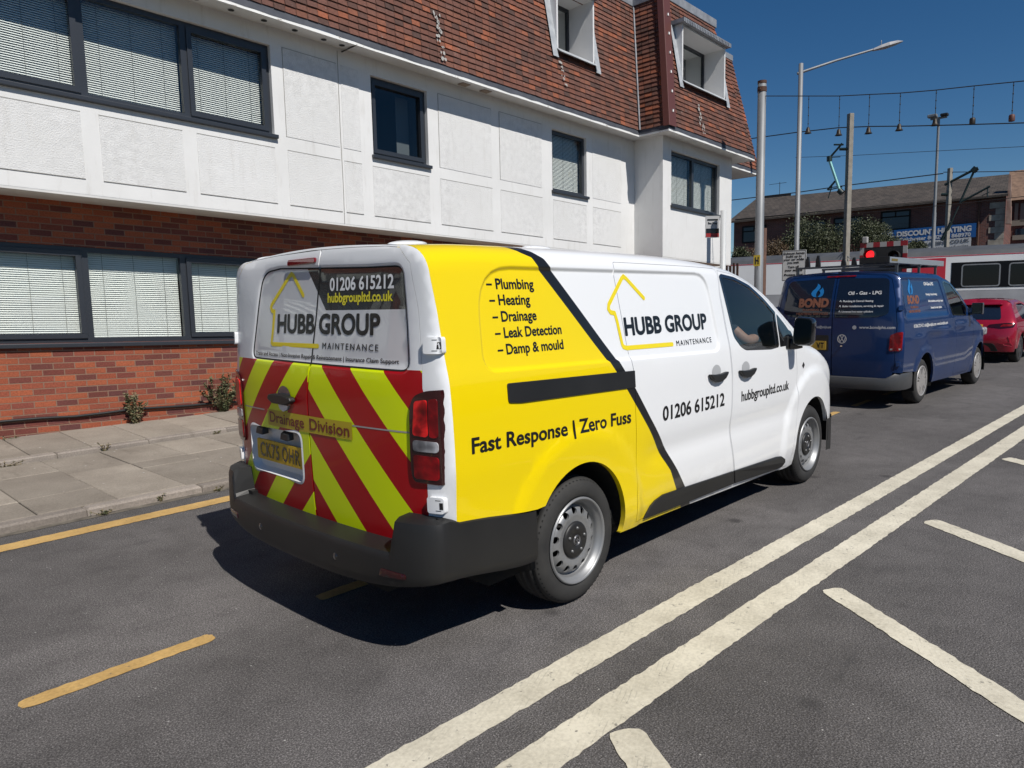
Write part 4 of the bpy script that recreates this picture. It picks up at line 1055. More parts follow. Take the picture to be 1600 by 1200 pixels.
rd = []
for poly, hol in ((shrink(doorR, GAPW*.6), []), (shrink(doorL, GAPW*.6), [TRAY])):
    b = MB(); sheet(b, poly, vtail, hol, .035, win_pts, flange=.03, flange_holes=False); rd.append(b.build('rear_door', M_chev, van))
doorr, doorl = rd
for o in (pillars, doorr, doorl): orient(o, (-1, 0, 0))
MB().add([(-.86, y, z) for y, z in ((-.84, .5), (.84, .5), (.84, 1.3), (.70, 1.84), (-.70, 1.84), (-.84, 1.3))], [(0, 1, 2, 3, 4, 5)]).build('door_gap_shade', M_void, van)  # black sheet behind the rear doors, standing in for shade in their gaps
# printed film over the rear glass, each half on its own door
def film_fn(N):
    t = N.n('ShaderNodeTexCoord'); s = N.n('ShaderNodeSeparateXYZ'); N.l(t.outputs['Object'], s.inputs[0]); y, z = s.outputs[1], s.outputs[2]
    # dark field: above z=1.60 and to the right of the slanted edge from (.045,1.82) to (-.133,1.605)
    e = N.math('ADD', N.math('MULTIPLY', N.math('SUBTRACT', z, 1.605), .828), -.133)
    k = N.math('MULTIPLY', N.math('LESS_THAN', y, e), N.math('GREATER_THAN', z, 1.602))
    N.col(N.mix(k, (.62, .62, .63), (.020, .021, .023))); N.b.inputs['Roughness'].default_value = .22; N.b.inputs['Coat Weight'].default_value = 1; N.b.inputs['Coat Roughness'].default_value = .0; N.b.inputs['Coat IOR'].default_value = 1.5
M_film = mat('printed_window_film', fn=film_fn)
WR = shrink(REARWIN, .013)
def clip(poly, keep):
    """half of a polygon on one side of the door seam"""
    sx = lambda z: lerp_tab([(z_, y_) for y_, z_ in SEAM], z); out = []; n = len(poly)
    for i in range(n):
        a, c = poly[i], poly[(i+1) % n]; da, dc = keep*(a[0]-sx(a[1]))-.0025, keep*(c[0]-sx(c[1]))-.0025
        if da >= 0: out.append(a)
        if da*dc < 0: t = da/(da-dc); out.append((a[0]+(c[0]-a[0])*t, a[1]+(c[1]-a[1])*t))
    return out
for d_, kp in ((doorr, -1), (doorl, 1)):
    b = MB(); sheet(b, clip(WR, kp), lambda a, z, o: tailF(a, z, .0015+o), (), .05); orient(b.build('rear_window', M_film, d_), (-1, 0, 0))
b = MB(); w_ = shrink(REARWIN, .011)
for seg in (clip(w_, -1), clip(w_, 1)):
    b = MB(); sheet(b, shrink(seg, -.004), lambda a, z, o: tailF(a, z, .0026+o), [shrink(seg, .003)], .03); b.build('glass_seal', M_void, doorr if seg[0][0] < 0 else doorl)
# horizontal swage line on the lower doors, a flat pale grey strip
b = MB()
for y0, y1 in ((.745, .47), (-.375, -.775)):
    pts = resample([(y0, 1.059), (y1, 1.062)], .05, False)
    for (a, c), (a2, c2) in zip(pts, pts[1:]): b.quad(tailF(a, c-.0035, .001), tailF(a2, c2-.0035, .001), tailF(a2, c2+.0035, .001), tailF(a, c+.0035, .001))
b.build('swage_line', mat('swage_grey', (.36, .33, .33), .3), doorr)
# number plate tray, plate, lamps
b = MB(); n = len(TRAY)
A = [tailF(y, z, .002) for y, z in TRAY]+[(tailF(y*.5+.5*.385, z*.88+.12*.84, 0)[0]+.05, y*.93+.07*.385, z*.86+.14*.835) for y, z in TRAY]
b.add(A, [(i, (i+1) % n, (i+1) % n+n, i+n) for i in range(n)], 0, True); b.add(A[n:], [tuple(range(n))])
TR2 = shrink(TRAY, -.012); b.add([tailF(y, z, .004) for y, z in TRAY]+[tailF(y, z, .001) for y, z in TR2], [(i, (i+1) % n, (i+1) % n+n, i+n) for i in range(n)], 0, True)
tray = b.build('plate_tray', mat('tray_silver_white', (.72, .73, .74), .4, coat=.3), doorl)
PLc = (.347, .830); px = lambda y: tailF(y, .84)[0]+.012
def plateF(y, z, o): 
    t = (y-.086)/(.612-.086); x = px(.086)*(1-t)+px(.612)*t; return (x-o, y, z)
b = MB(); b.prism(rounded([(.612, .770), (.086, .776), (.086, .890), (.612, .886)], .012, 3), 0, .010, plateF); pl = b.build('number_plate', mat('plate_yellow', (.68, .42, .012), .5), doorl, bevel=.002)
b = MB(); letter(b, 'CK75', .570, .791,   .345, .079, plateF, .018, .08, off=.0125); letter(b, 'OHR', .310, .794, .115, .079, plateF, .018, .08, off=.0125)
b.build('lettering', M_vinylk, pl)
b = MB()
for y0 in (.60, .30):
    z0 = .925; x0 = tailF(y0, z0)[0]; b.add([(x0+.02, y0, z0), (x0+.02, y0-.10, z0-.005), (x0-.012, y0-.085, z0-.012), (x0-.012, y0-.012, z0-.008), (x0+.02, y0, z0+.035), (x0+.02, y0-.10, z0+.032), (x0-.006, y0-.085, z0+.024), (x0-.006, y0-.012, z0+.026)], [(0, 1, 2, 3), (4, 7, 6, 5), (0, 3, 7, 4), (3, 2, 6, 7), (2, 1, 5, 6)])
    if y0 == .60: b.build('plate_lamp', M_trim, doorl, bevel=.004); b = MB()
b.build('plate_lamp', M_trim, doorl, bevel=.004)
# rear handle
b = MB(); sheet(b, [(.232+.075*math.cos(q), 1.142+.068*math.sin(q)) for q in [2*math.pi*i/22 for i in range(22)]], lambda a, z, o: tailF(a, z, .003), (), .03); orient(b.build('handle_cup', mat('cup_silver', (.16, .165, .17), .22, .4, coat=1), doorl), (-1, 0, 0))
b = MB(); b.prism(rounded([(.355, 1.135), (.30, 1.115), (.15, 1.118), (.105, 1.135), (.115, 1.158), (.20, 1.168), (.29, 1.168), (.345, 1.160)], .01, 2), .004, .040, vtail); b.build('door_handle', M_trim, doorl, bevel=.006)
b = MB(); b.prism([(.285, 1.108), (.18, 1.108), (.20, 1.085), (.235, 1.073), (.27, 1.085)], .004, .010, vtail); b.build('handle_base', mat('white_plastic', (.75, .75, .75), .25), doorl)
# third brake lamp
b = MB(); b.prism(rounded([(.205, 1.832), (-.058, 1.836), (-.058, 1.864), (.205, 1.864)], .013, 4), -.002, .012, vtail); b.build('brake_light', mat('brake_lens', (.17, .006, .010), .12, coat=1, fn=lambda N: N.bump(N.noise(N.coord('Object', (1, 1, .2)), 60, 1), .2, .002)), van, bevel=.004)
# tail lamps: housing + three lens cells
def lens_fn(c1, c2, c3):
    def fn(N):
        c = N.coord('Object'); v = N.n('ShaderNodeTexVoronoi'); v.inputs['Scale'].default_value = 14; v.distance = 'MANHATTAN'; N.l(c, v.inputs['Vector'])
        nn = N.noise(c, 9, 2, .5, 1.2); N.col(N.ramp(N.math('ADD', N.math('MULTIPLY', nn, .7), N.math('MULTIPLY', v.outputs['Distance'], .3)), [(.32, c1), (.5, c2), (.68, c3)]))
        N.b.inputs['Roughness'].default_value = .3; N.b.inputs['Specular IOR Level'].default_value = .25; N.b.inputs['Coat Weight'].default_value = .6; N.b.inputs['Coat IOR'].default_value = 1.35; N.b.inputs['Coat Roughness'].default_value = .02
        N.bump(v.outputs['Distance'], .35, .006)
    return fn
M_lamp = mat('lamp_housing', (.030, .003, .004), .2, coat=.6)
M_lens_a = mat('lens_red', fn=lens_fn((.10, .003, .004), (.30, .006, .008), (.75, .02, .02)))
M_lens_b = mat('lens_dark_red', fn=lens_fn((.09, .003, .005), (.12, .003, .005), (.24, .004, .007)))
M_lens_c = mat('lens_clear', fn=lens_fn((.06, .06, .065), (.16, .16, .17), (.42, .42, .44)))
def lampF(sg):
    return lambda a, z, o: tailF(sg*a, z, o)
def tail_lamp(sg):
    f = lampF(sg); OUTL = rounded([(-.775, .845), (-.925, .842), (-.930, 1.0), (-.928, 1.258), (-.86, 1.252), (-.785, 1.225), (-.768, 1.15), (-.765, .90)], [.05, .004, 0, .004, .02, .05, .02, .02], 5)
    OUTL = [(max(a, -V.half(xsr(z), z)+.010), z) for a, z in OUTL]
    bb = MB(); sheet(bb, OUTL, lambda a, z, o: f(a, z, .010+o), (), .02, flange=.02); lamp = bb.build('tail_light', M_lamp, van); orient(lamp, (-1, 0, 0))
    for nm, mm, q in (('lens', M_lens_a, [(-.786, 1.055), (-.865, 1.050), (-.865, 1.215), (-.80, 1.205)]), ('lens', M_lens_b, [(-.873, 1.050), (-.914, 1.050), (-.914, 1.222), (-.873, 1.216)]),
                      ('reversing_lens', M_lens_c, [(-.786, .985), (-.914, .985), (-.914, 1.032), (-.786, 1.034)]), ('lens', M_lens_b, [(-.786, .862), (-.912, .862), (-.914, .965), (-.786, .968)])):
        bb = MB(); sheet(bb, rounded(q, .016, 4), lambda a, z, o: f(a, z, .014+o), (), .02, flange=.006); orient(bb.build(nm, mm, lamp), (-1, 0, 0))
    return lamp
tail_lamp(-1); tail_lamp(1)
# hinges: white bosses wrapping the corner
def hinge(sg, zc, low=False):
    z0, z1 = zc-.036, zc+.036; a0, a1 = .853, .930; f = lampF(sg)
    g = lambda a, z, o: f(-a if a > 0 else a, z, o)
    bb = MB(); sheet(bb, rounded([(-a0, z0), (-a1, z0), (-a1, z1), (-a0, z1)], .012, 3), lambda a, z, o: f(a, z, .020+o), (), .010, flange=.024); h = bb.build('hinge', M_wpaint, van)
    bb = MB(); sheet(bb, [(-a1+.018, z0+.020), (-a1+.003, z0+.020), (-a1+.003, z1-.022), (-a1+.018, z1-.022)], lambda a, z, o: f(a, z, .0212+o), (), .006); bb.build('hinge_pin', M_void, h)
    for q in (z0+.012, z1-.014):
        bb = MB(); sheet(bb, [(-a1+.036, q), (-a1+.012, q), (-a1+.012, q+.003), (-a1+.036, q+.003)], lambda a, z, o: f(a, z, .0208+o), (), .006); bb.build('hinge_slot', M_trim, h)
for sg in (-1, 1): hinge(sg, 1.447); hinge(sg, .752)
# bumper: one skin from wheel arch to wheel arch, with a step ledge between two corner towers
def bump_x(y):
    k = min(1, abs(y)/.965); return -.955-.185*(1-k**3.0)**(1/2.4)
path = []
for x in (-.372, -.43, -.50, -.60, -.70, -.80, -.88, -.94): path.append((x, -.9585-.005*sstep(-.37, -.6, x), None))
for y in (.9635, .958, .945, .92, .89, .85, .81, .78, .755, .74, .73, .72, .70, .65, .58, .5, .4, .3, .2, .1, 0): path.append((bump_x(y), -y, y))
full = path+[(x, -y, k) for x, y, k in reversed(path[:-1])]
rows = []
for i, (x, y, k) in enumerate(full):
    a_, c_ = Vector(full[max(0, i-1)][:2]), Vector(full[min(len(full)-1, i+1)][:2]); t = (c_-a_).normalized(); nx, ny = -t.y, t.x
    if nx*x+ny*y > 0 and k is not None or (k is None and ny*y > 0): nx, ny = -nx, -ny     # inward
    if k is None: zb = .345+.075*sstep(-.37, -1.0, x); zt = .615+.055*sstep(-.36, -.90, x)+.028*sstep(-.86, -.95, x); w = 1
    else: zb = .352+.07*(k/.9635)**3; zt = .698; w = sstep(.722, .757, k)
    hi = [(.05, zb-.010), (.014, zb), (.003, zb+.018), (0, zb+.05), (.0, .52), (.004, zt-.05), (.014, zt-.016), (.045, zt-.001), (.21, zt)]
    lo = [(.05, zb-.008), (.014, zb), (.003, zb+.018), (0, zb+.05), (0, .505), (.004, .526), (.012, .538), (.10, .549), (.23-.06*((k or 0)/.9)**2, .558)]
    if k is None: hi[-1] = (.030, zt); hi[-2] = (.016, zt-.002); hi[-3] = (.006, zt-.010)
    rows.append([(x+nx*(h[0]*w+l[0]*(1-w)), y+ny*(h[0]*w+l[0]*(1-w)), h[1]*w+l[1]*(1-w)) for h, l in zip(hi, lo)])
b = MB(); n = 9; vs = [p for r in rows for p in r]
kk = [k if k is not None else 2 for _, _, k in full]; step_ = [i for i in range(len(rows)-1) if .715 < min(kk[i], kk[i+1]) and max(kk[i], kk[i+1]) < .76]
b.add(vs, [(i*n+q, i*n+q+1, (i+1)*n+q+1, (i+1)*n+q) for i in range(len(rows)-1) if i not in step_ for q in range(n-1)], 0, True); b.add(vs, [(i*n+q, i*n+q+1, (i+1)*n+q+1, (i+1)*n+q) for i in step_ for q in range(n-1)], 0, False)
for s_ in (-1, 1): b.box(-1.02, -.90, s_*.66, s_*.80, .46, .566)
bm_o = b.build('rear_bumper', M_trim, van)
m_ = bm_o.modifiers.new('edge', 'EDGE_SPLIT'); m_.split_angle = R_(38)
b = MB()
for y, z in ((-.355, .447), (.36, .447)): 
    x0 = bump_x(y); b.lathe([(x0-.003, .0), (x0-.003, .011), (x0+.01, .012)], 14, c=(0, y, z), axis='x'); b.lathe([(x0-.0015, .012), (x0-.0015, .017), (x0+.01, .018)], 14, c=(0, y, z), axis='x')
    b.build('parking_sensor', M_gloss, bm_o); b = MB()
b.lathe([(-1.006, .0), (-1.006, .011), (-.99, .012)], 14, c=(0, -.925, .49), axis='x'); b.build('parking_sensor', M_gloss, bm_o)
for sg in (-1, 1):
    b = MB(); f = lambda y, z, d: (bump_x(y)-d, y, z)
    sheet(b, rounded([(sg*.665, .425), (sg*.815, .432), (sg*.815, .455), (sg*.675, .462)], .008, 2), lambda y, z, o: (bump_x(y)-.004-o, y, z), (), .015, flange=.01); b.build('bumper_reflector', M_lamp, bm_o, bevel=.002)
# roof mount humps
for y, x0 in ((-.60, -.83), (.60, -.83), (-.62, .05), (.62, .05)):
    b = MB(); b.ball((0, 0, 0), (.11, .05, .016), 12); b.v = [(p[0]+x0, p[1]+y, max(p[2], -.012)+V.F(p[0]+x0, V.vend(p[0]+x0)-abs(p[1]+y))[2]+.002) for p in b.v]; b.build('roof_mount', M_wpaint, van)
# wheels
DISC_T = [(.0, .03), (.095, .030), (.115, .028), (.135, .022), (.160, .026), (.178, .040), (.190, .064)]
def wheel(x, sg, steer=0):
    yo = .925; b = MB(); f = lambda a, r: (sg*(-1)*0+a, r)
    W0 = -yo if sg < 0 else yo; dirn = -1 if sg < 0 else 1
    pr = [(0.018, .232), (.006, .240), (.0, .262), (-.002, .285), (.006, .312), (.020, .330), (.038, .3405), (.040, .3355), (.047, .3355), (.049, .3425), (.085, .3455), (.087, .337), (.096, .337), (.098, .3465), (.130, .3465), (.132, .337), (.141, .337), (.143, .3455), (.178, .3425), (.180, .334), (.188, .334), (.190, .339), (.21, .326), (.222, .30), (.222, .25), (.21, .232)]
    b.lathe([(W0-dirn*a, r) for a, r in pr], 64, c=(x, 0, RW), axis='y')
    nb = 66
    for i in range(nb):                                      # shoulder sipes
        q = 2*math.pi*i/nb; q2 = q+.030
        P = lambda a, r, t: (x+r*math.cos(t), W0-dirn*a, RW+r*math.sin(t))
        b.add([P(.012, .3245, q), P(.012, .3245, q2), P(.050, .3452, q2), P(.050, .3452, q), ], [(0, 1, 2, 3)], 1)
    ty = b.build('tyre', [M_rubber, M_void], van)
    b = MB(); R1 = [(0.004, .236), (-.004, .232), (-.006, .226), (.004, .219), (.016, .214), (.022, .205), (.040, .199), (.060, .196), (.062, .188)]
    b.lathe([(W0-dirn*a, r) for a, r in R1], 56, c=(x, 0, RW), axis='y')
    holes = []; n = 14
    for i in range(n):
        q = 2*math.pi*(i+.5)/n; holes.append([(.160*math.cos(q)+.0195*math.cos(t), .160*math.sin(q)+.0195*math.sin(t)) for t in [2*math.pi*k/14 for k in range(14)]])
    circ = lambda r, n=56: [(r*math.cos(2*math.pi*k/n), r*math.sin(2*math.pi*k/n)) for k in range(n)]
    def disc(a, c, o):
        r = math.hypot(a, c); d = spline_tab(DISC_T, r); return (x+a, W0-dirn*(d-o), RW+c)
    sheet(b, circ(.190), disc, [circ(.092, 40)]+holes, .02, flange=.012)
    rim = b.build('wheel', M_steel, van)
    ty.parent = rim; ty.matrix_parent_inverse = Matrix.Identity(4)
    b = MB(); b.lathe([(W0-dirn*a, r) for a, r in ((.040, .100), (.024, .100), (.018, .096), (.014, .085), (.010, .035), (.013, .033), (.013, .0))], 40, c=(x, 0, RW), axis='y'); cp = b.build('hub_cap', M_trim, rim)
    b = MB()
    for i in range(5):
        q = 2*math.pi*(i+.2)/5; b.lathe([(W0-dirn*a, r) for a, r in ((.016, .010), (.006, .0085), (.004, .0))], 8, c=(x+.066*math.cos(q), 0, RW+.066*math.sin(q)), axis='y')
    b.build('wheel_bolts', mat('bolt_grey', (.16, .16, .16), .4, .5), cp)
    b = MB()
    for r in (.020, .026): b.lathe([(W0-dirn*.0125, r), (W0-dirn*.0085, r+.0015), (W0-dirn*.0125, r+.003)], 28, c=(x, 0, RW), axis='y')
    b.box(x-.012, x+.012, W0-dirn*.009, W0-dirn*.013, RW+.0, RW+.004); b.box(x-.003, x+.003, W0-dirn*.009, W0-dirn*.013, RW-.014, RW+.012)
    b.build('hub_emblem', mat('emblem_grey', (.22, .22, .23), .35, .6), cp)
    b = MB(); b.lathe([(W0-dirn*.10, .0), (W0-dirn*.10, .186)], 32, c=(x, 0, RW), axis='y'); b.build('brake_back', M_void, rim)
    return rim
for x in (0, WB):
    for sg in (-1, 1): wheel(x, sg)
# mirrors
def mirror(sg):
    m4 = lambda p: (p[0], sg*p[1], p[2]); b = MB()
    b.prism([(2.66, 1.215), (2.80, 1.205), (2.80, 1.30), (2.73, 1.325), (2.67, 1.31)], 0, .030, lambda a, z, d: m4((a, .930+d, z)))
    b.tube([m4((2.73, .95, 1.25)), m4((2.745, .99, 1.245)), m4((2.76, 1.03, 1.26))], [.045, .04, .045], 10)
    arm = b.build('mirror', M_trim, van, bevel=.008)
    b = MB(); hs = []; zc, yc, xc = 1.355, 1.062, 2.745; k = .76
    for dx, sc in ((-.062, .93), (-.05, 1.0), (0, 1.0), (.035, .92), (.055, .74), (.066, .35)):
        sc *= k; rr = rounded([(-.105*sc, -.150*sc), (.100*sc, -.155*sc), (.112*sc, .130*sc), (-.080*sc, .150*sc)], .055*sc, 4); hs.append([m4((xc+dx, yc+a, zc+c)) for a, c in rr])
    n = len(hs[0]); vs = [p for r in hs for p in r]; b.add(vs, [(i*n+q, i*n+(q+1) % n, (i+1)*n+(q+1) % n, (i+1)*n+q) for i in range(len(hs)-1) for q in range(n)], 0, True); b.add(hs[-1], [tuple(range(n))]); b.add(hs[0], [tuple(range(n))])
    b.build('mirror_housing', M_gloss, arm)
    b = MB(); rr = rounded([(-.068, -.098), (.066, -.100), (.074, .086), (-.054, .098)], .035, 4); b.add([m4((xc-.0635, yc+a, zc+c)) for a, c in rr], [tuple(range(len(rr)))]); b.build('mirror_glass', mat('mirror_silver', (.05, .055, .065), .06, 1.0), arm)
mirror(-1); mirror(1)
# cab: seats, dashboard, steering wheel
b = MB(); b.box(1.62, 1.66, -.80, .80, .45, 1.80); b.build('bulkhead', mat('bulkhead_grey', (.06, .06, .065), .8), van)
M_seat = mat('seat_fabric', rough=.9, fn=simple_noise((.018, .018, .02), (.04, .04, .045), 30))
for y in (-.42, .42): MB().box(2.02, 2.55, y-.25, y+.25, .70, .86).box(1.98, 2.14, y-.24, y+.24, .86, 1.42).box(1.99, 2.09, y-.14, y+.14, 1.44, 1.62).build('seat', M_seat, van, bevel=.05)
MB().box(2.95, 3.2, -.82, .82, .75, 1.16).build('dashboard', M_trim, van, bevel=.06)
b = MB(); c0 = Vector((2.85, -.42, 1.16)); ax = Vector((.40, 0, -.92)).normalized(); e1 = Vector((0, 1, 0)); e2 = ax.cross(e1)
ringp = [c0+(e1*math.cos(q)+e2*math.sin(q))*.185 for q in [2*math.pi*i/28 for i in range(29)]]; b.tube(ringp, .016, 8, caps=False)
for q in (0, 2.1, 4.2): b.tube([c0, c0+(e1*math.cos(q)+e2*math.sin(q))*.185], .014, 6)
b.tube([c0, c0+ax*.25], .03, 8); b.ball(tuple(c0), (.06, .06, .03), 8); b.build('steering_wheel', M_trim, van)
# ---- signwriting ----
def sign(parent, m, items, fn, label=None):
    for it in items: b = MB(); letter(b, *it[:5], fn, **it[5]); b.build('lettering', m, parent, label=label)
B1 = .028
sign(body, M_vinylk, [('Plumbing', -.530, 1.687, -.262, .048, dict(bold=.022)), ('Heating', -.526, 1.612, -.304, .048, dict(bold=.022)), ('Drainage', -.522, 1.535, -.272, .048, dict(bold=.022)), ('Leak Detection', -.518, 1.459, -.092, .048, dict(bold=.022)), ('Damp & mould', -.516, 1.382, -.092, .048, dict(bold=.022))], vside, 'black list of trades')
b = MB()
for z, x0 in ((1.703, -.592), (1.628, -.586), (1.551, -.580), (1.475, -.577), (1.398, -.574)): b.quad(*[V.F(x0+a, z+c, .002) for a, c in ((0, 0), (.037, 0), (.037, .008), (0, .008))])
b.build('list_dash', M_vinylk, body)
b = MB(); letter(b, 'Fast Response | Zero Fuss', -.802, .962, .453, .070, vside, bold=.024, b1=.930); b.build('lettering', M_vinylk, body, label='black slogan low on the yellow panel')
sign(sdoor, M_vinylk, [('HUBB GROUP', .475, 1.424, 1.446, .098, dict(bold=.036)), ('MAINTENANCE', 1.020, 1.331, 1.476, .034, dict(bold=.006, track=.16)), ('01206 615212', .796, .892, 1.600, .086, dict(bold=.024))], vside)
sign(fdoor, M_vinylk, [('hubbgroupltd.co.uk', 1.862, .888, 2.712, .072, dict(bold=.02))], vside)
HOUSE = [(.716, 1.632), (.560, 1.745), (.535, 1.758), (.512, 1.745), (.352, 1.600), (.343, 1.575), (.360, 1.556), (.398, 1.551), (.412, 1.50), (.432, 1.375), (.440, 1.360), (.47, 1.352), (.970, 1.345)]
b = MB(); stroke(b, HOUSE, .013, lambda a, z, o: V.F(a, z, o), .0018); b.build('house_outline', M_vinyly, sdoor)
vt = lambda a, z, o: tailF(a, z, .0015+o)
HOUSE2 = [(.072, 1.680), (.168, 1.782), (.190, 1.793), (.212, 1.780), (.388, 1.640), (.400, 1.622), (.386, 1.603), (.362, 1.600), (.372, 1.50), (.386, 1.432), (.372, 1.425), (-.076, 1.426)]
b = MB(); stroke(b, HOUSE2, .0115, vt, .0018); b.build('house_outline', M_vinyly, doorl)
sign(doorr, M_vinylw, [('01206 615212', -.170, 1.697, -.665, .060, dict(bold=.024))], vt)
sign(doorr, mat('sign_yellow', (.75, .66, .03), .3), [('hubbgroupltd.co.uk', -.152, 1.641, -.655, .044, dict(bold=.03))], vt)
sign(doorr, M_vinylk, [('HUBB GROUP', .325, 1.490, -.570, .094, dict(bold=.034)), ('MAINTENANCE', -.118, 1.414, -.557, .031, dict(bold=.01, track=.16)), ('Trace and Access | Non-Invasive Repair & Reinstatement | Insurance Claim Support', .580, 1.361, -.692, .0215, dict(bold=.012))], vt)
b = MB(); dd = [(.428, .982), (-.372, .988), (-.372, 1.073), (.428, 1.070)]
sheet(b, dd, lambda a, z, o: tailF(a, z, .0022+o), (), .05); orient(b.build('division_board', mat('faded_yellow_film', (.50, .38, .012), .35), doorr, label='yellow strip with maroon lettering across both rear doors'), (-1, 0, 0))
sign(doorr, M_vinylr, [('Drainage', .405, 1.003, .040, .058, dict(bold=.014, off=.0036)), ('Division', -.012, 1.003, -.352, .058, dict(bold=.014, off=.0036))], vtail)
# ---- driver, seen through the side glass: bare forearm along the door, hand on the wheel ----
def skin_mesh(name, m, parent, verts, edges, radii, sub=2):
    me = bpy.data.meshes.new(name); me.from_pydata([(x+.32, y-.01, z+.012) for x, y, z in verts], edges, []); me.materials.append(m); o = bpy.data.objects.new(name, me); COL.objects.link(o); attach(o, parent)
    k = o.modifiers.new('skin', 'SKIN')
    for v, r in zip(me.skin_vertices[0].data, radii): v.radius = (r, r)
    me.skin_vertices[0].data[0].use_root = True
    k.use_smooth_shade = True; s_ = o.modifiers.new('sub', 'SUBSURF'); s_.levels = sub; s_.render_levels = sub
    return o
M_skin = mat('skin', rough=.55, fn=simple_noise((.40, .19, .12), (.50, .27, .18), 20)); M_shirt = mat('dark_shirt', (.020, .024, .034), .9); M_hair = mat('brown_hair', (.03, .02, .014), .7)
drv = thing('person', 'driver in a dark top with a bare forearm reaching to the van steering wheel', 'person', (2.3, -.42, .86))
hd = (2.03, -.42, 1.66); nk = (1.98, -.42, 1.50); ch = (1.96, -.42, 1.36)
bv = [(1.98, -.42, .95), (1.96, -.42, 1.15), ch, nk, (2.0, -.42, 1.57), hd, (2.04, -.42, 1.74),
      (1.97, -.62, 1.40), (2.03, -.75, 1.27), (2.20, -.74, 1.285), (2.38, -.66, 1.285), (2.44, -.62, 1.28), (2.50, -.585, 1.270),
      (1.97, -.22, 1.40), (2.05, -.14, 1.20), (2.25, -.18, 1.20), (2.46, -.27, 1.235)]
be = [(0, 1), (1, 2), (2, 3), (3, 4), (4, 5), (5, 6), (2, 7), (7, 8), (8, 9), (9, 10), (10, 11), (11, 12), (2, 13), (13, 14), (14, 15), (15, 16)]
br = [.15, .15, .15, .06, .075, .098, .075, .06, .05, .043, .032, .034, .022, .06, .05, .042, .034]
for k, (dx, dy, dz, L) in enumerate(((.9, .35, -.1, .075), (.92, .28, -.3, .085), (.9, .2, -.5, .078), (.8, .12, -.7, .06), (.55, .75, .25, .055))):
    d = Vector((dx, dy, dz)).normalized(); n0 = len(bv); p = Vector(bv[12 if k < 4 else 11])+Vector((0, .012*(1.5-k) if k < 4 else .02, .006*(1.5-k)))
    bv += [tuple(p), tuple(p+d*L*.55), tuple(p+d*L*.8+Vector((-.004, .01, -.022)))]; be += [(12 if k < 4 else 11, n0), (n0, n0+1), (n0+1, n0+2)]; br += [.0095, .0085, .0075]
skin_mesh('body', M_skin, drv, bv, be, br)
tv = [(1.98, -.42, .93), (1.96, -.42, 1.15), (1.96, -.42, 1.36), (1.97, -.61, 1.41), (2.005, -.70, 1.325), (1.97, -.23, 1.41), (2.02, -.17, 1.29)]
skin_mesh('shirt', M_shirt, drv, tv, [(0, 1), (1, 2), (2, 3), (3, 4), (2, 5), (5, 6)], [.165, .165, .165, .078, .064, .078, .064])
lv = [(1.98, -.42, .92), (2.0, -.53, .90), (2.42, -.54, .90), (2.55, -.53, .55), (2.0, -.31, .90), (2.42, -.30, .90), (2.55, -.31, .55)]
skin_mesh('trousers', M_shirt, drv, lv, [(0, 1), (1, 2), (2, 3), (0, 4), (4, 5), (5, 6)], [.16, .10, .08, .06, .10, .08, .06])
b = MB(); b.ball((2.335, -.43, 1.712), (.112, .105, .105), 12); b.v = [p for p in b.v]; b.build('hair', M_hair, drv)
# ================= blue van in the queue =================
def cap_wheel(van_, x, sg, yo, R, m_cap, spokes=5, wide=.21):
    W0 = sg*yo; d = sg; b = MB()
    b.lathe([(W0-d*a, r) for a, r in ((.015, R*.64), (.0, R*.72), (.004, R*.88), (.022, R*.965), (.045, R*.995), (wide-.045, R*.995), (wide-.02, R*.96), (wide, R*.8))], 40, c=(x, 0, R), axis='y')
    ty = b.build('wheel', M_rubber, van_)
    b = MB(); n = 40; rc = R*.70
    b.lathe([(W0-d*a, r) for a, r in ((.012, rc), (-.004, rc*.97), (-.006, rc*.92), (.002, rc*.86))], n, c=(x, 0, R), axis='y')
    circ = lambda r, k=40: [(r*math.cos(2*math.pi*i/k), r*math.sin(2*math.pi*i/k)) for i in range(k)]
    hl = []
    for i in range(spokes):
        q = 2*math.pi*i/spokes+.4
        for dq in (-.16, .16):
            P = lambda r, t: (r*math.cos(q+dq+t), r*math.sin(q+dq+t)); hl.append([P(rc*.42, -.05), P(rc*.80, -.10), P(rc*.83, .0), P(rc*.80, .07), P(rc*.42, .04)])
    sheet(b, circ(rc*.865), lambda a, c, o: (x+a, W0-d*(.002-.004*math.cos(3*math.hypot(a, c)/rc)-o), R+c), hl, .03, flange=.02)
    b.build('hub_cap', m_cap, ty)
    b = MB(); b.lathe([(W0-d*.03, 0), (W0-d*.03, rc*.95)], 24, c=(x, 0, R), axis='y'); b.build('brake_back', M_void, ty)
    return ty
def blue_fn(N):
    c = N.coord('Object'); N.b.inputs['Coat Weight'].default_value = .6; N.b.inputs['Coat IOR'].default_value = 1.4; N.b.inputs['Specular IOR Level'].default_value = .3; N.b.inputs['Coat Roughness'].default_value = .03; N.b.inputs['Roughness'].default_value = .38; N.b.inputs['Metallic'].default_value = .15
    N.col(N.ramp(N.noise(c, 1.5, 3), [(.35, (.003, .023, .092)), (.7, (.005, .030, .118))])); N.l(N.ramp(N.noise(c, 2.0, 4), [(.35, .02), (.7, .08)]), N.b.inputs['Coat Roughness'])
M_blue = mat('metallic_blue_paint', fn=blue_fn)
M_dkglass = mat('black_tinted_glass', (.008, .013, .026), .06, coat=.25)
M_silver = mat('silver_trim', (.52, .53, .54), .35, .7)
B_W = [(.2, .88), (.35, .915), (.55, .932), (.9, .945), (1.2, .932), (1.35, .912), (1.85, .835), (2.0, .81)]
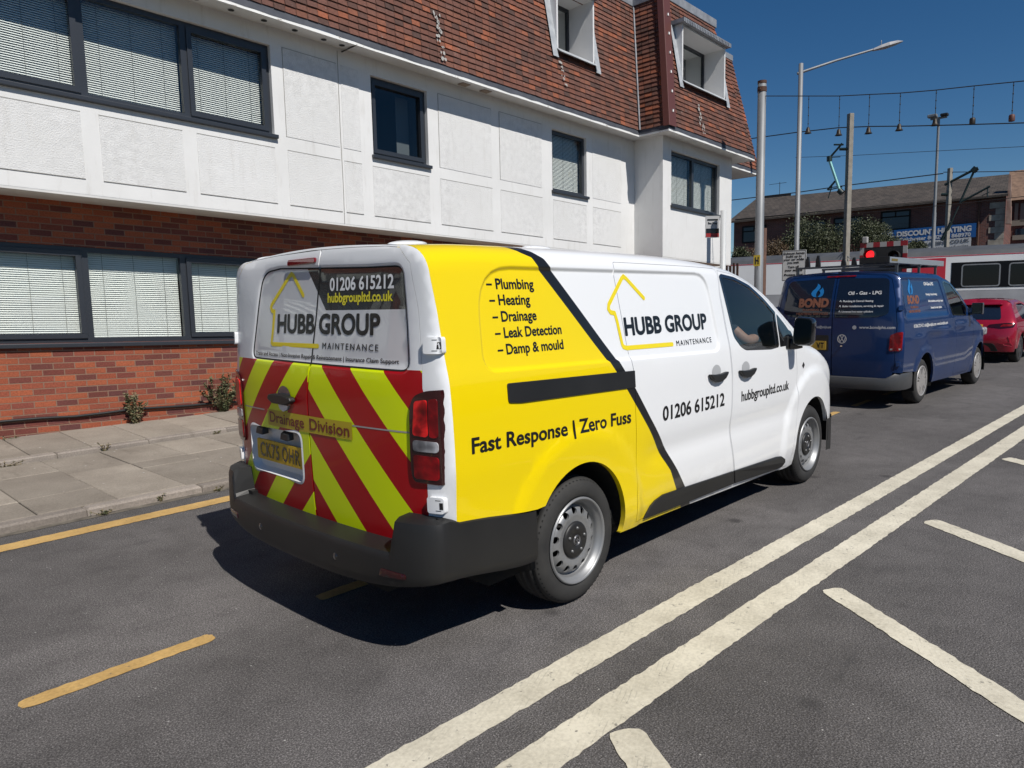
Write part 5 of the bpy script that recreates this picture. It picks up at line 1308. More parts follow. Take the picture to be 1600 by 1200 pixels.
B_H = [(-1, 1.935), (0, 1.955), (1.2, 1.945), (1.45, 1.915), (1.71, 1.865), (2.03, 1.745), (2.38, 1.575), (2.68, 1.40), (2.9, 1.265), (3.15, 1.20), (3.5, 1.12), (3.85, .99), (4.1, .82), (4.2, .70)]
B_WX = [(-1, 1), (2.4, 1), (3.1, .985), (3.5, .97), (3.8, .93), (4.0, .86), (4.15, .74), (4.2, .66)]
B_XS = [(.2, -.66), (.8, -.70), (1.3, -.70), (1.95, -.62)]; B_D = [(.2, .12), (1.3, .13), (1.95, .07)]
BV = Hull(B_W, B_H, B_WX, VAN_SH, lambda z: spline_tab(B_XS, z), lambda z: spline_tab(B_D, z), 1.25, 2.4)
bvan = thing('parked_van', 'dark blue van with a roof rack queuing ahead of the white and yellow van', 'van')
def bstamp(x, z):
    y = -.010*sstep(-.004, .012, pdist(BST, x, z)) if -1 < x < 1.6 and z > 1.2 else 0
    for cx in (.26, 3.36):
        r = math.hypot(x-cx, z-.36); y += .016*sstep(.54, .44, r)
    y += .010*math.exp(-((z-1.02-.05*x)/.035)**2)*sstep(-.5, 0, x)
    return y
BST = rounded([(-.60, 1.31), (1.44, 1.295), (1.08, 1.855), (-.62, 1.86)], .08, 5)
BV.stamp = bstamp
bs = lambda a, z, o: BV.F(a, z, o); bl_ = lambda a, z, o: (lambda p: (p[0], -p[1], p[2]))(BV.F(a, z, o)); bt = lambda a, z, o: BV.T(a, z, o)
BWIN = rounded([(1.62, 1.285), (2.36, 1.262), (2.42, 1.37), (2.11, 1.575), (1.66, 1.785), (1.36, 1.82), (1.28, 1.80)], .03, 3)
BFD = rounded([(1.80, .30), (2.64, .30), (2.80, .62), (2.84, 1.05), (2.76, 1.25), (2.48, 1.40), (2.13, 1.62), (1.66, 1.835), (1.30, 1.87), (1.22, 1.83), (1.52, 1.35), (1.66, 1.25), (1.83, .86)], .02, 2)
AR, AF = (.26, .36), (3.36, .36)
outl = [(BV.xs(z), z) for z in (1.84, 1.5, 1.2, .9, .55)]+[(-.26, .52)]+arc(AR, .405, 158, -8, 18)+[(.68, .28), (2.9, .26)]+arc(AF, .405, 190, 14, 18)+[(4.0, .45), (4.16, .45)]
tp = [(-.66+4.82*i/40, BV.vend(-.66+4.82*i/40)) for i in range(41)]; outl += list(reversed(tp))
ex = [p for d in (-.006, .003, .012) for p in resample(shrink(BST, d), .04)]
b = MB(); sheet(b, outl, bs, [BFD], .07, ex, flange=.03); sheet(b, outl, bl_, [BWIN], .10, (), flange=.03); b.build('body', M_blue, bvan)
b = MB(); sheet(b, shrink(BFD, .005), bs, [BWIN], .07, (), flange=.03); bfd = b.build('front_door', M_blue, bvan)
b = MB(); sheet(b, shrink(BWIN, -.004), lambda a, z, o: BV.F(a, z, -.004+o), (), .08); b.build('window', M_vglass, bfd); b = MB(); sheet(b, BWIN, lambda a, z, o: bl_(a, z, -.004+o), (), .1); b.build('far_window', M_vglass, bvan)
with_seal(bfd, shrink(BWIN, -.012), shrink(BWIN, .014), bs, M_gloss, 'window_seal')
b = MB(); b.box(.9, 1.0, -.78, .78, .4, 1.8); b.box(2.6, 2.9, -.8, .8, .7, 1.22); b.box(-.6, 2.9, -.80, .80, .28, .45); b.box(-.62, -.56, -.8, .8, .35, 1.75)
for y in (-.4, .4): b.box(1.5, 1.72, y-.24, y+.24, .8, 1.45); b.box(1.52, 1.64, y-.13, y+.13, 1.45, 1.65)
for cx in (.26, 3.36):
    for s_ in (-1, 1):
        rr = arc((cx, .37), .42, 200, -20, 12)
        for (xa, za), (xb_, zb_) in zip(rr, rr[1:]): b.add([(xa, s_*.92, za), (xb_, s_*.92, zb_), (xb_, s_*.58, zb_), (xa, s_*.58, za)], [(0, 1, 2, 3)])
        b.add([(x_, s_*.6, z_) for x_, z_ in rr], [tuple(range(len(rr)))])
b.box(3.3, 4.1, -.6, .6, .3, .7); b.build('underbody', M_void, bvan)
b = MB()
for i in range(10):
    xa, xb_ = 1.55+1.35*i/10, 1.55+1.35*(i+1)/10
    for k in range(8):
        def pw(x, t): w = .70*t; p = BV.F(x, BV.vend(x)-abs(w), .004); return (p[0], w, p[2])
        t0, t1 = -1+2*k/8, -1+2*(k+1)/8; b.add([pw(xa, t0), pw(xb_, t0), pw(xb_, t1), pw(xa, t1)], [(0, 1, 2, 3)], 0, True)
b.build('windscreen', M_dkglass, bvan)
b = MB()
for i in range(10):
    y0, y1 = -.62+1.24*i/10, -.62+1.24*(i+1)/10; f_ = lambda y: 4.16+.06*(1-(y/.62)**2); b.add([(f_(y0), y0, .25), (f_(y1), y1, .25), (f_(y1), y1, .78), (f_(y0), y0, .78)], [(0, 1, 2, 3)], 0, True)
for s_ in (-1, 1):
    pr = [(3.72, .92), (3.9, .885), (4.05, .80), (4.16, .62)]
    for (xa, ya), (xb_, yb_) in zip(pr, pr[1:]): b.add([(xa, s_*ya, .25), (xb_, s_*yb_, .25), (xb_, s_*yb_, .47), (xa, s_*ya, .47)], [(0, 1, 2, 3)])
b.build('front_bumper', M_trim, bvan)
# tail: two doors, glass, lamps, badge, bumper
BR = [(-BV.half(BV.xs(z), z), z) for z in [.535+.715*i/20 for i in range(21)]]
for i in range(1, 44):
    v0_, v1_ = 1.25, BV.vend(-.64); p = BV.F(BV.xs(1.9), v0_+(v1_-v0_)*i/44); BR.append((p[1], p[2]))
whole = BR+[(0, 1.978)]+[(-a, z) for a, z in reversed(BR)]
de = [(-.80, .45), (-.84, .60), (-.86, 1.2), (-.82, 1.55), (-.745, 1.84), (-.66, 1.90), (-.3, 1.925), (-.004, 1.93), (-.004, .45)]
dl_ = [(-a, z) for a, z in de]
b = MB(); sheet(b, whole, bt, [shrink(de, -.003), shrink(dl_, -.003)], .06, (), flange=0); b.build('rear_pillars', M_blue, bvan)
BW2 = rounded([(-.035, 1.305), (-.62, 1.315), (-.755, 1.36), (-.715, 1.855), (-.035, 1.88)], [.03, .05, .05, .07, .03], 4)
bds = []
for poly, s_ in ((de, 1), (dl_, -1)):
    b = MB(); sheet(b, shrink(poly, .003), bt, (), .05, (), flange=.03); o = b.build('rear_door', M_blue, bvan); bds.append(o)
    b = MB(); sheet(b, [(s_*a, z) for a, z in BW2], lambda a, z, o_: BV.T(a, z, .003+o_), (), .06, flange=.003); b.build('rear_window', M_dkglass, o)
M_orange = mat('copper_lettering', (.20, .075, .042), .5); M_flame = mat('flame_blue', (.012, .16, .42), .35); M_pale = mat('pale_lettering', (.62, .62, .62), .4)
bt3 = lambda a, z, o: BV.T(a, z, o+.006)
def flame(b, fn, cx, cz, w, h):
    A = [(-.05, 1), (.16, .86), (.20, .70), (.12, .56), (.0, .42), (-.06, .28), (-.06, .12), (.0, 0), (-.22, .02), (-.40, .14), (-.46, .30), (-.36, .48), (-.18, .64), (-.08, .80)]
    V2, T, _ = fill([(cx+a*w, cz+c*h) for a, c in A], (), .2); b.add([fn(a, c, .003) for a, c in V2], T)
    A2 = [(.36, .72), (.50, .48), (.52, .28), (.44, .10), (.28, .0), (.08, .02), (.20, .14), (.26, .30), (.14, .48), (.30, .60)]
    V2, T, _ = fill([(cx+a*w, cz+c*h) for a, c in A2], (), .2); b.add([fn(a, c, .003) for a, c in V2], T)
s2 = lambda par, m, items, fn, label=None: sign(par, m, items, fn, label)
s2(bds[1], M_orange, [('BOND', .515, 1.468, .065, .118, dict(bold=.06)), ('PLUMBING &', .445, 1.408, .150, .030, dict(bold=.03)), ('HEATING SERVICES', .540, 1.348, .060, .034, dict(bold=.03))], bt3)
b = MB(); flame(b, bt3, .26, 1.61, -.19, .20); b.build('flame_logo', M_flame, bds[1])
s2(bds[0], M_pale, [('Oil - Gas - LPG', -.190, 1.635, -.640, .045, dict(bold=.03)), ('Plumbing & Central Heating', -.135, 1.531, -.545, .026, dict(bold=.03)), ('Boiler installations, servicing & repair', -.135, 1.459, -.685, .026, dict(bold=.03)), ('Unvented hot water cylinders', -.130, 1.382, -.555, .026, dict(bold=.03))], lambda a, z, o: BV.T(a, z, o+.006))
s2(bds[0], M_pale, [('www.bondphs.com', -.380, 1.152, -.840, .040, dict(bold=.014))], bt)
s2(bds[1], M_pale, [('nick@bondphs.com', .220, 1.153, -.0 if False else .012, .036, dict(bold=.01))], bt)
b = MB(); stroke(b, [(-.315+.022*math.cos(q), 1.168+.022*math.sin(q)) for q in [2*math.pi*i/16 for i in range(16)]], .005, bt, .003, closed=True); stroke(b, [(-.337, 1.168), (-.293, 1.168)], .004, bt, .003); stroke(b, [(-.315, 1.146), (-.315, 1.19)], .004, bt, .003)
for z in (1.545, 1.473, 1.396): stroke(b, [(-.112, z-.012), (-.100, z+.012), (-.090, z-.006)], .004, bt3, .003)
b.build('globe_mark', M_pale, bds[0])
# round badge with stacked V and W strokes
b = MB(); cx, cz, r = -.148, 1.00, .060
stroke(b, [(cx+r*math.cos(q), cz+r*math.sin(q)) for q in [2*math.pi*i/32 for i in range(32)]], .0065, bt, .006, closed=True)
stroke(b, [(cx+.024, cz+.050), (cx, cz+.008), (cx-.024, cz+.050)], .0055, bt, .006, round_=False)
stroke(b, [(cx+.050, cz+.028), (cx+.026, cz-.042), (cx, cz+.002), (cx-.026, cz-.042), (cx-.050, cz+.028)], .0055, bt, .006, round_=False); b.build('emblem', mat('emblem_silver', (.55, .56, .57), .3, .3), bds[0])
b = MB(); b.prism(rounded([(-.135, .890), (-.165, .890), (-.165, .908), (-.135, .908)], .006, 2), 0, .03, bt); b.build('lock_barrel', M_chrome, bds[0])
b = MB(); b.prism(rounded([(.62, .82), (.045, .82), (.045, 1.05), (.62, 1.05)], .02, 2), -.002, .010, bt); rec = b.build('plate_recess', M_trim, bds[1])
b = MB(); b.prism(rounded([(.60, .835), (.075, .835), (.075, .965), (.60, .965)], .01, 2), .010, .018, bt); npl = b.build('number_plate', M_orange if False else mat('plate_amber', (.55, .34, .04), .35), bds[1])
b = MB(); letter(b, 'T', .155, .86, .105, .079, bt, .04, off=.020); letter(b, 'V', .215, .86, .160, .079, bt, .04, off=.020); b.build('lettering', M_vinylk, npl)
for s_ in (-1, 1):
    b = MB(); P = rounded([(s_*.775, .84), (s_*.925, .845), (s_*.93, 1.11), (s_*.87, 1.105), (s_*.785, 1.06)], .02, 3); sheet(b, P, lambda a, z, o: BV.T(a, z, .012+o), (), .03, flange=.02); lm = b.build('tail_light', M_lens_b, bvan)
    b = MB(); b.prism(rounded([(s_*.79, .855), (s_*.915, .858), (s_*.915, .880), (s_*.79, .878)], .006, 2), .010, .0145, bt); b.build('reversing_lens', M_lens_c, lm)
    for zc in (1.44, .66):
        b = MB(); b.prism(rounded([(s_*.865, zc-.035), (s_*.915, zc-.035), (s_*.915, zc+.035), (s_*.865, zc+.035)], .01, 2), 0, .022, bt); b.build('hinge', M_blue, bvan, bevel=.006)
b = MB(); b.prism(rounded([(.15, 1.895), (-.26, 1.895), (-.26, 1.915), (.15, 1.915)], .006, 2), -.002, .012, bt); b.build('brake_light', M_lens_b, bvan)
b = MB(); rows = []
bpath = [(-.26, -.93), (-.40, -.945), (-.55, -.95), (-.66, -.93), (-.76, -.86), (-.82, -.76), (-.85, -.6), (-.875, -.3), (-.88, 0)]
fullb = bpath+[(x, -y) for x, y in reversed(bpath[:-1])]
for x, y in fullb:
    tz = .53 if abs(y) > .78 else .455; k = .99 if abs(y) < .9 else 1
    rows.append([(x+.06, y*.93, .275), (x+.01, y*.985, .29), (x, y, .34), (x, y, tz-.04), (x+.012, y*.99, tz-.008), (x+.07 if abs(y) < .9 else x, y*.95, tz)])
vs = [p for r in rows for p in r]; b.add(vs, [(i*6+q, i*6+q+1, (i+1)*6+q+1, (i+1)*6+q) for i in range(len(rows)-1) for q in range(5)], 0, True)
b.build('rear_bumper', mat('grey_bumper_plastic', (.055, .056, .058), .4), bvan).modifiers.new('edge', 'EDGE_SPLIT').split_angle = R_(40)
# side lettering
bss = lambda a, z, o: BV.F(a, z, o)
s2(bvan, M_orange, [('BOND', -.43, 1.495, .075, .108, dict(bold=.06)), ('PLUMBING &', -.33, 1.425, .0, .030, dict(bold=.04)), ('HEATING SERVICES', -.42, 1.365, .075, .034, dict(bold=.04))], bss)
s2(bvan, M_pale, [('Oil-Gas-LPG', .37, 1.755, .82, .045, dict(bold=.04)), ('Plumbing & Central Heating', .41, 1.605, .95, .030, dict(bold=.04)), ('Boiler installations, servicing & repair', .49, 1.505, 1.22, .030, dict(bold=.04)), ('Unvented hot water cylinders', .57, 1.405, 1.12, .032, dict(bold=.04)), ('01206 272 412  nick@bondphs.com  www.bondphs.com', -.31, 1.150, 1.32, .045, dict(bold=.03))], bss)
b = MB(); flame(b, bss, -.27, 1.62, .22, .23); b.build('flame_logo', M_flame, bvan)
# seams, repeater, mirror, rack
M_cap = mat('wheel_trim_silver', rough=.4, metal=.5, fn=simple_noise((.40, .385, .37), (.50, .48, .46), 4))
for x in (.26, 3.36):
    for s_ in (-1, 1): cap_wheel(bvan, x, s_, .905, .335, M_cap)
for s_ in (-1, 1):
    b = MB(); b.tube([(2.55, s_*.92, 1.27), (2.55, s_*1.0, 1.30)], .03, 8); b.box(2.50, 2.60, s_*.97, s_*1.13, 1.27, 1.46); b.build('mirror', M_gloss, bvan, bevel=.03)
b = MB(); b.box(3.62, 3.95, -.90, -.80, .86, 1.0); b.build('headlight', M_lens_c, bvan, bevel=.03)
M_rack = mat('rack_grey', (.09, .095, .10), .45, .4)
for x in (-.42, .55, 1.35):
    b = MB(); b.box(x-.02, x+.02, -.74, .74, 2.042, 2.072); bar = b.build('roof_rack', M_rack, bvan, bevel=.004)
    for s_ in (-1, 1): MB().box(x-.02, x+.02, s_*.70, s_*.73, 1.88, 2.042).build('rack_foot', M_rack, bar)
    if x < 0: rk = bar
M_stop = mat('load_stop_black', (.012, .012, .013), .5)
for y, h in ((.56, .16), (.40, .17), (.02, .10), (-.13, .11)):
    b = MB(); x = -.42; b.prism([(y-.035, 2.07), (y+.035, 2.07), (y+.03, 2.07+h*.6), (y+.01, 2.07+h), (y-.012, 2.07+h), (y-.03, 2.07+h*.4)], x-.02, x+.02, lambda a, z, d: (d, a, z)); b.build('load_stop', M_stop, rk)
bvan.location = (8.744, .449, 0); bvan.rotation_euler = (0, 0, R_(-3.04))
# aluminium box ladder carried on the rack
ld = thing('ladder', 'long aluminium loft ladder box lying on the blue van roof rack', 'ladder', (8.9, .05, 2.08))
T_ = Matrix.Translation((8.744, .449, 0)) @ Matrix.Rotation(R_(-3.04), 4, 'Z'); tx = lambda p: tuple(T_ @ Vector(p))
b = MB(); b.box(-.46, 2.15, -.62, -.55, 2.078, 2.165); b.box(-.46, 2.15, -.30, -.23, 2.078, 2.165); b.box(-.46, 2.15, -.55, -.30, 2.135, 2.16); b.build('rail', M_silver, ld, tx, bevel=.006)
b = MB(); b.box(-.475, -.44, -.63, -.22, 2.075, 2.17); b.build('end_cap', M_trim, ld, tx, bevel=.006)
b = MB(); b.box(-.35, -.10, -.6235, -.621, 2.105, 2.140); b.build('sticker', mat('sticker_black_yellow', (.16, .11, .02), .5), ld, tx)
b = MB()
for x in (.2, .6, 1.0, 1.4, 1.8): b.box(x, x+.04, -.55, -.30, 2.085, 2.12)
b.build('rung', M_silver, ld, tx)
# ================= red hatchback further up the queue =================
C_W = [(.15, .80), (.3, .87), (.55, .895), (.75, .90), (.92, .885), (1.05, .83), (1.4, .64), (1.6, .55)]
C_H = [(-1.2, 1.32), (-.6, 1.40), (0, 1.455), (.7, 1.47), (1.2, 1.42), (1.6, 1.28), (2.1, 1.02), (2.35, .96), (2.9, .88), (3.3, .76), (3.45, .62)]
C_WX = [(-1.2, .96), (-.5, 1), (2.3, 1), (2.9, .96), (3.2, .88), (3.4, .74), (3.45, .68)]
C_XS = [(.15, -.52), (.55, -.58), (.85, -.56), (.98, -.50), (1.2, -.27), (1.38, -.08), (1.6, .0)]; C_D = [(.15, .20), (.55, .24), (.9, .20), (1.0, .18), (1.4, .16), (1.6, .15)]
CV = Hull(C_W, C_H, C_WX, VAN_SH, lambda z: spline_tab(C_XS, z), lambda z: spline_tab(C_D, z), .95, 2.6)
def cstamp(x, z): return .014*sstep(.48, .40, math.hypot(x-.0, z-.33))+.014*sstep(.48, .40, math.hypot(x-2.66, z-.33))+.012*math.exp(-((z-.80)/.03)**2)
CV.stamp = cstamp
def red_fn(N):
    N.b.inputs['Coat Weight'].default_value = 1; N.b.inputs['Coat Roughness'].default_value = .03; N.b.inputs['Roughness'].default_value = .35; N.b.inputs['Metallic'].default_value = .3; c = N.coord('Object'); N.col(N.ramp(N.noise(c, 2, 3), [(.3, (.31, .004, .022)), (.7, (.38, .007, .030))]))
M_red = mat('metallic_red_paint', fn=red_fn)
car = thing('parked_car', 'metallic red hatchback waiting in the queue ahead of the blue van', 'car')
cs_ = lambda a, z, o: CV.F(a, z, o); cl_ = lambda a, z, o: (lambda p: (p[0], -p[1], p[2]))(CV.F(a, z, o)); ct = lambda a, z, o: CV.T(a, z, o)
CWIN = rounded([(.12, 1.0), (1.75, .96), (1.35, 1.27), (.9, 1.36), (.35, 1.34), (.10, 1.15)], .04, 3)
outc = [(CV.xs(z), z) for z in (1.34, 1.2, 1.05, .98, .85, .7, .5, .33)]+arc((0, .33), .37, 176, -2, 16)+[(.45, .22), (2.2, .20)]+arc((2.66, .33), .37, 186, 6, 16)+[(3.40, .3)]+[(x, CV.vend(x)) for x in [3.42-3.46*i/36 for i in range(37)]]
b = MB(); sheet(b, outc, cs_, [CWIN], .07, (), flange=.03); sheet(b, outc, cl_, [CWIN], .09, (), flange=.03); b.build('body', M_red, car)
for f_ in (cs_, cl_):
    b = MB(); sheet(b, CWIN, lambda a, z, o: f_(a, z, -.005+o), (), .08); b.build('side_window', M_dkglass, car)
CR_ = [(-CV.half(CV.xs(z), z), z) for z in [.27+.68*i/20 for i in range(21)]]
for i in range(1, 40):
    z = .95+.42*i/40; CR_.append((-CV.ring(z), z))
for i in range(1, 8): p = CV.F(-.06, CV.vs(-.06)+.10+i*.09); CR_.append((p[1], max(p[2], CR_[-1][1]+.0005)))
CR_ = [p for p in CR_ if p[0] < -.01]
whc = CR_+[(0, CR_[-1][1]+.01)]+[(-a, z) for a, z in reversed(CR_)]
CRW = rounded([(-.60, 1.005), (.60, 1.005), (.50, 1.31), (-.50, 1.31)], .06, 4)
b = MB(); sheet(b, whc, ct, (), .05, (), flange=0); tailo = b.build('tailgate', M_red, car)
b = MB(); sheet(b, CRW, lambda a, z, o: CV.T(a, z, .004+o), (), .05, flange=.004); b.build('rear_window', M_dkglass, tailo)
b = MB(); b.prism([(-.55, 1.345), (.55, 1.345), (.50, 1.385), (-.50, 1.385)], .0, .13, ct); b.build('spoiler', M_red, car, bevel=.012)
for s_ in (-1, 1):
    b = MB(); P = rounded([(s_*.36, .855), (s_*.62, .815), (s_*.86, .84), (s_*.875, .93), (s_*.70, .935), (s_*.40, .90)], .02, 3); sheet(b, P, lambda a, z, o: CV.T(a, z, .012+o), (), .03, flange=.02); o = b.build('tail_light', M_lamp, car)
    b = MB(); P = rounded([(s_*.60, .845), (s_*.82, .86), (s_*.84, .905), (s_*.66, .905)], .015, 3); sheet(b, P, lambda a, z, o: CV.T(a, z, .016+o), (), .03, flange=.004); b.build('lens', M_lens_b, o)
    b = MB(); b.prism(rounded([(s_*.58, .48), (s_*.70, .42), (s_*.86, .40), (s_*.84, .60), (s_*.76, .63), (s_*.80, .50), (s_*.70, .47)], .015, 2), 0, .014, ct); b.build('bumper_crease', M_red, car, bevel=.006)
b = MB(); b.prism(rounded([(-.60, .28), (.60, .28), (.50, .47), (-.50, .47)], .04, 3), -.004, .018, ct); b.build('diffuser', M_trim, car, bevel=.006)
b = MB(); b.prism(rounded([(-.27, .79), (.27, .79), (.27, .90), (-.27, .90)], .01, 2), 0, .022, ct); npl = b.build('number_plate', mat('plate_amber', (.60, .38, .04), .35), car)
b = MB(); letter(b, 'KY21', .24, .812, .03, .07, ct, .04, off=.024); letter(b, 'ZAP', -.02, .812, -.24, .07, ct, .04, off=.024); b.build('lettering', M_vinylk, npl)
b = MB(); b.box(-.3, 3.0, -.7, .7, .2, .42); b.box(0.6, 0.75, -.6, .6, .4, 1.2)
for cx in (0, 2.66):
    for s_ in (-1, 1):
        rr = arc((cx, .33), .385, 200, -20, 12)
        for (xa, za), (xb_, zb_) in zip(rr, rr[1:]): b.add([(xa, s_*.87, za), (xb_, s_*.87, zb_), (xb_, s_*.56, zb_), (xa, s_*.56, za)], [(0, 1, 2, 3)])
b.build('underbody', M_void, car)
M_alloy = mat('dark_alloy', (.10, .10, .105), .35, .7)
for x in (0, 2.66):
    for s_ in (-1, 1): cap_wheel(car, x, s_, .875, .325, M_alloy)
for s_ in (-1, 1):
    b = MB(); b.box(1.55, 1.66, s_*.86, s_*1.0, .98, 1.10); b.build('mirror', M_red, car, bevel=.03)
car.location = (17.35, .31, 0); car.rotation_euler = (0, 0, R_(-3.0))
# ================= beyond the queue: level crossing, train, shop, poles and wires =================
class Pl:
    """an upright plane through the sight line of pixel (u, v) at depth d, running along compass angle deg"""
    def __init__(s, u, v, d, deg, back=0.0):
        a = R_(deg); r = ray(u, v); s.t = (math.cos(a), math.sin(a), 0); s.n = (-math.sin(a), math.cos(a), 0)
        p = tuple(CAM[i]+r[i]*d for i in range(3)); sg = 1 if sum(s.n[i]*r[i] for i in range(3)) > 0 else -1; s.n = tuple(q*sg for q in s.n)
        s.p = tuple(p[i]+s.n[i]*back for i in range(3))
    def at(s, u, v, off=0.0): h = hit(u, v, s.p, s.n); return tuple(h[i]-s.n[i]*off for i in range(3))
    def st(s, u, v): h = hit(u, v, s.p, s.n); return (sum((h[i]-s.p[i])*s.t[i] for i in range(3)), h[2])
    def xyz(s, a, z, off=0.0): return (s.p[0]+s.t[0]*a-s.n[0]*off, s.p[1]+s.t[1]*a-s.n[1]*off, z)
def pole_at(u, d): r = ray(u, 478); return (CAM[0]+r[0]*d, CAM[1]+r[1]*d)
def z_at(u, v, d): return CAM[2]+ray(u, v)[2]*d
M_galv = mat('galvanised_steel', rough=.55, metal=.25, fn=simple_noise((.17, .18, .19), (.27, .28, .29), 3, sc=(1, 1, .3)))
M_conc = mat('weathered_concrete', rough=.9, fn=simple_noise((.20, .185, .155), (.31, .285, .245), 5, bump=.3, bs=30))
M_rust = mat('rusty_post', rough=.8, fn=simple_noise((.055, .026, .018), (.11, .05, .03), 8))
M_wire = mat('dark_wire', (.012, .012, .013), .6)
# ---- train ----
TP = Pl(1500, 430, 27, 103)
M_twhite = mat('train_white', rough=.3, coat=.6, fn=simple_noise((.74, .74, .74), (.82, .82, .815), 1.2)); M_tgrey = mat('train_roof_grey', rough=.6, fn=simple_noise((.055, .058, .064), (.085, .09, .098), 2)); M_tlow = mat('train_lower_grey', rough=.45, fn=simple_noise((.30, .30, .31), (.40, .40, .41), 2))
M_tred = mat('train_red', (.50, .008, .03), .3, coat=.6); M_tglass = mat('train_dark_glass', (.006, .007, .010), .08, spec=.3)
tr = thing('train', 'white passenger train with grey roof and red doors crossing behind the vans', 'train', TP.xyz(0, 0, 0))
zr, zw, zb_, zl = TP.st(1400, 391)[1], TP.st(1400, 403)[1], TP.st(1500, 454)[1], TP.st(1500, 480)[1]
A0, A1 = -26, 34
def tbox(b, a0, a1, z0, z1, off, m=0, thick=.02):
    p = [TP.xyz(a0, z0, off), TP.xyz(a1, z0, off), TP.xyz(a1, z1, off), TP.xyz(a0, z1, off)]; q = [TP.xyz(a0, z0, off-thick), TP.xyz(a1, z0, off-thick), TP.xyz(a1, z1, off-thick), TP.xyz(a0, z1, off-thick)]
    b.add(p+q, [(0, 1, 2, 3), (0, 4, 5, 1), (1, 5, 6, 2), (2, 6, 7, 3), (3, 7, 4, 0)], m)
b = MB(); tbox(b, A0, A1, zb_, zw, 0); b.quad(TP.xyz(A0, zb_, -2.7), TP.xyz(A1, zb_, -2.7), TP.xyz(A1, zw, -2.7), TP.xyz(A0, zw, -2.7)); b.quad(TP.xyz(A0, zb_, 0), TP.xyz(A0, zw, 0), TP.xyz(A0, zw, -2.7), TP.xyz(A0, zb_, -2.7)); b.build('body', M_twhite, tr)
b = MB()
prof_r = [(0, zw), (-.10, zw+.16), (-.32, zr-.05), (-.75, zr+.06), (-1.35, zr+.10), (-2.4, zr), (-2.7, zw)]
for (o0, z0), (o1, z1) in zip(prof_r, prof_r[1:]): b.quad(TP.xyz(A0, z0, o0), TP.xyz(A1, z0, o0), TP.xyz(A1, z1, o1), TP.xyz(A0, z1, o1))
b.build('roof', M_tgrey, tr)
b = MB(); tbox(b, A0, A1, .35, zb_, -.005); b.build('lower_panel', M_tlow, tr)
b = MB(); tbox(b, A0, A1, .1, .4, -.4); b.build('bogie', M_void, tr)
b = MB(); tbox(b, A0, A1, zw-.035, zw-.005, .006, thick=.005); b.build('red_stripe', M_tred, tr)
ta = lambda u, v=430: TP.st(u, v)[0]
zt1, zt0 = TP.st(1540, 408.5)[1], TP.st(1540, 449)[1]
for i, (u0, u1) in enumerate(((1425, 1477),)):
    b = MB(); a0, a1 = sorted((ta(u0), ta(u1))); tbox(b, a0, a1, .5, TP.st(1450, 404)[1], .012); b.build('door', M_tred, tr)
b = MB(); a_l, a_r = ta(1486), ta(1486)-14; tbox(b, a_r, a_l, zt0, zt1, .010); b.build('window_band', mat('band_black', (.007, .007, .009), .3, spec=.2), tr)
for u0, u1 in ((1503, 1562), (1577, 1640), (1655, 1730)):
    b = MB(); a0, a1 = sorted((ta(u0), ta(u1))); zz0, zz1 = TP.st(1530, 447)[1], TP.st(1530, 413)[1]
    P = rounded([(a0, zz0), (a1, zz0), (a1, zz1), (a0, zz1)], .10, 4); b.prism(P, .010, .018, lambda a, z, d: TP.xyz(a, z, d)); w = b.build('window', M_tglass, tr)
    b = MB(); stroke(b, P, .022, lambda a, z, o: TP.xyz(a, z, o), .020, closed=True); b.build('window_frame', M_galv, w)
a_l = ta(1340)
for k in range(5):
    b = MB(); a0 = a_l+2.0+k*2.1 if k else a_l+2; a0 = ta(1240)+3+k*2.2; P = rounded([(a0, zt0), (a0+1.5, zt0), (a0+1.5, zt1), (a0, zt1)], .1, 4); b.prism(P, .0, .012, lambda a, z, d: TP.xyz(a, z, d)); b.build('window', M_tglass, tr)
# rails under the train
b = MB()
for o in (-.6, -2.05): b.box(TP.xyz(0, 0, o)[0]-.04, TP.xyz(0, 0, o)[0]+.04, -12, 40, .0, .15)
tag(b.build('railway_track', M_rust), kind='structure')
# ---- brick shop beyond the railway ----
SP = Pl(1400, 330, 44, 96); SPR = Pl(1400, 330, 44, 96, 5.0)
shop = thing('shop_building', 'dark brick shop with a long slate roof and blue sign beyond the railway', 'building', SP.xyz(0, 0, -4))
def brick2(N):
    c = N.coord('UV'); x = N.brick(c, .23, .076, .008, (.10, .036, .030), (.17, .058, .042), (.16, .13, .115)); col = N.mix(1, x.outputs['Color'], N.ramp(N.noise(c, .5, 5), [(.3, .65), (.7, 1.2)]), 'MULTIPLY'); N.col(col)
M_brick2 = mat('old_dark_brick', rough=.9, fn=brick2)
def slate_fn(N):
    c = N.coord('UV'); x = N.brick(c, .30, .22, .012, (.040, .032, .026), (.075, .060, .049), (.022, .019, .016), bias=.1); col = N.mix(1, x.outputs['Color'], N.ramp(N.noise(c, .8, 6, .7), [(.3, .75), (.7, 1.2)]), 'MULTIPLY')
    col = N.mix(N.ramp(N.noise(c, 3.5, 8, .8), [(.68, 0.0), (.74, .6)]), col, (.22, .21, .19)); N.col(col); N.bump(x.outputs['Fac'], .5, .03)
M_slate = mat('brown_slate', rough=.8, fn=slate_fn)
aL, zeL = SP.st(1147, 343); aR, zeR = SP.st(1572, 303)
ze = (zeL+zeR)/2
uvp = lambda P: (lambda p: (sum((p[i]-P.p[i])*P.t[i] for i in range(3)), p[2]))
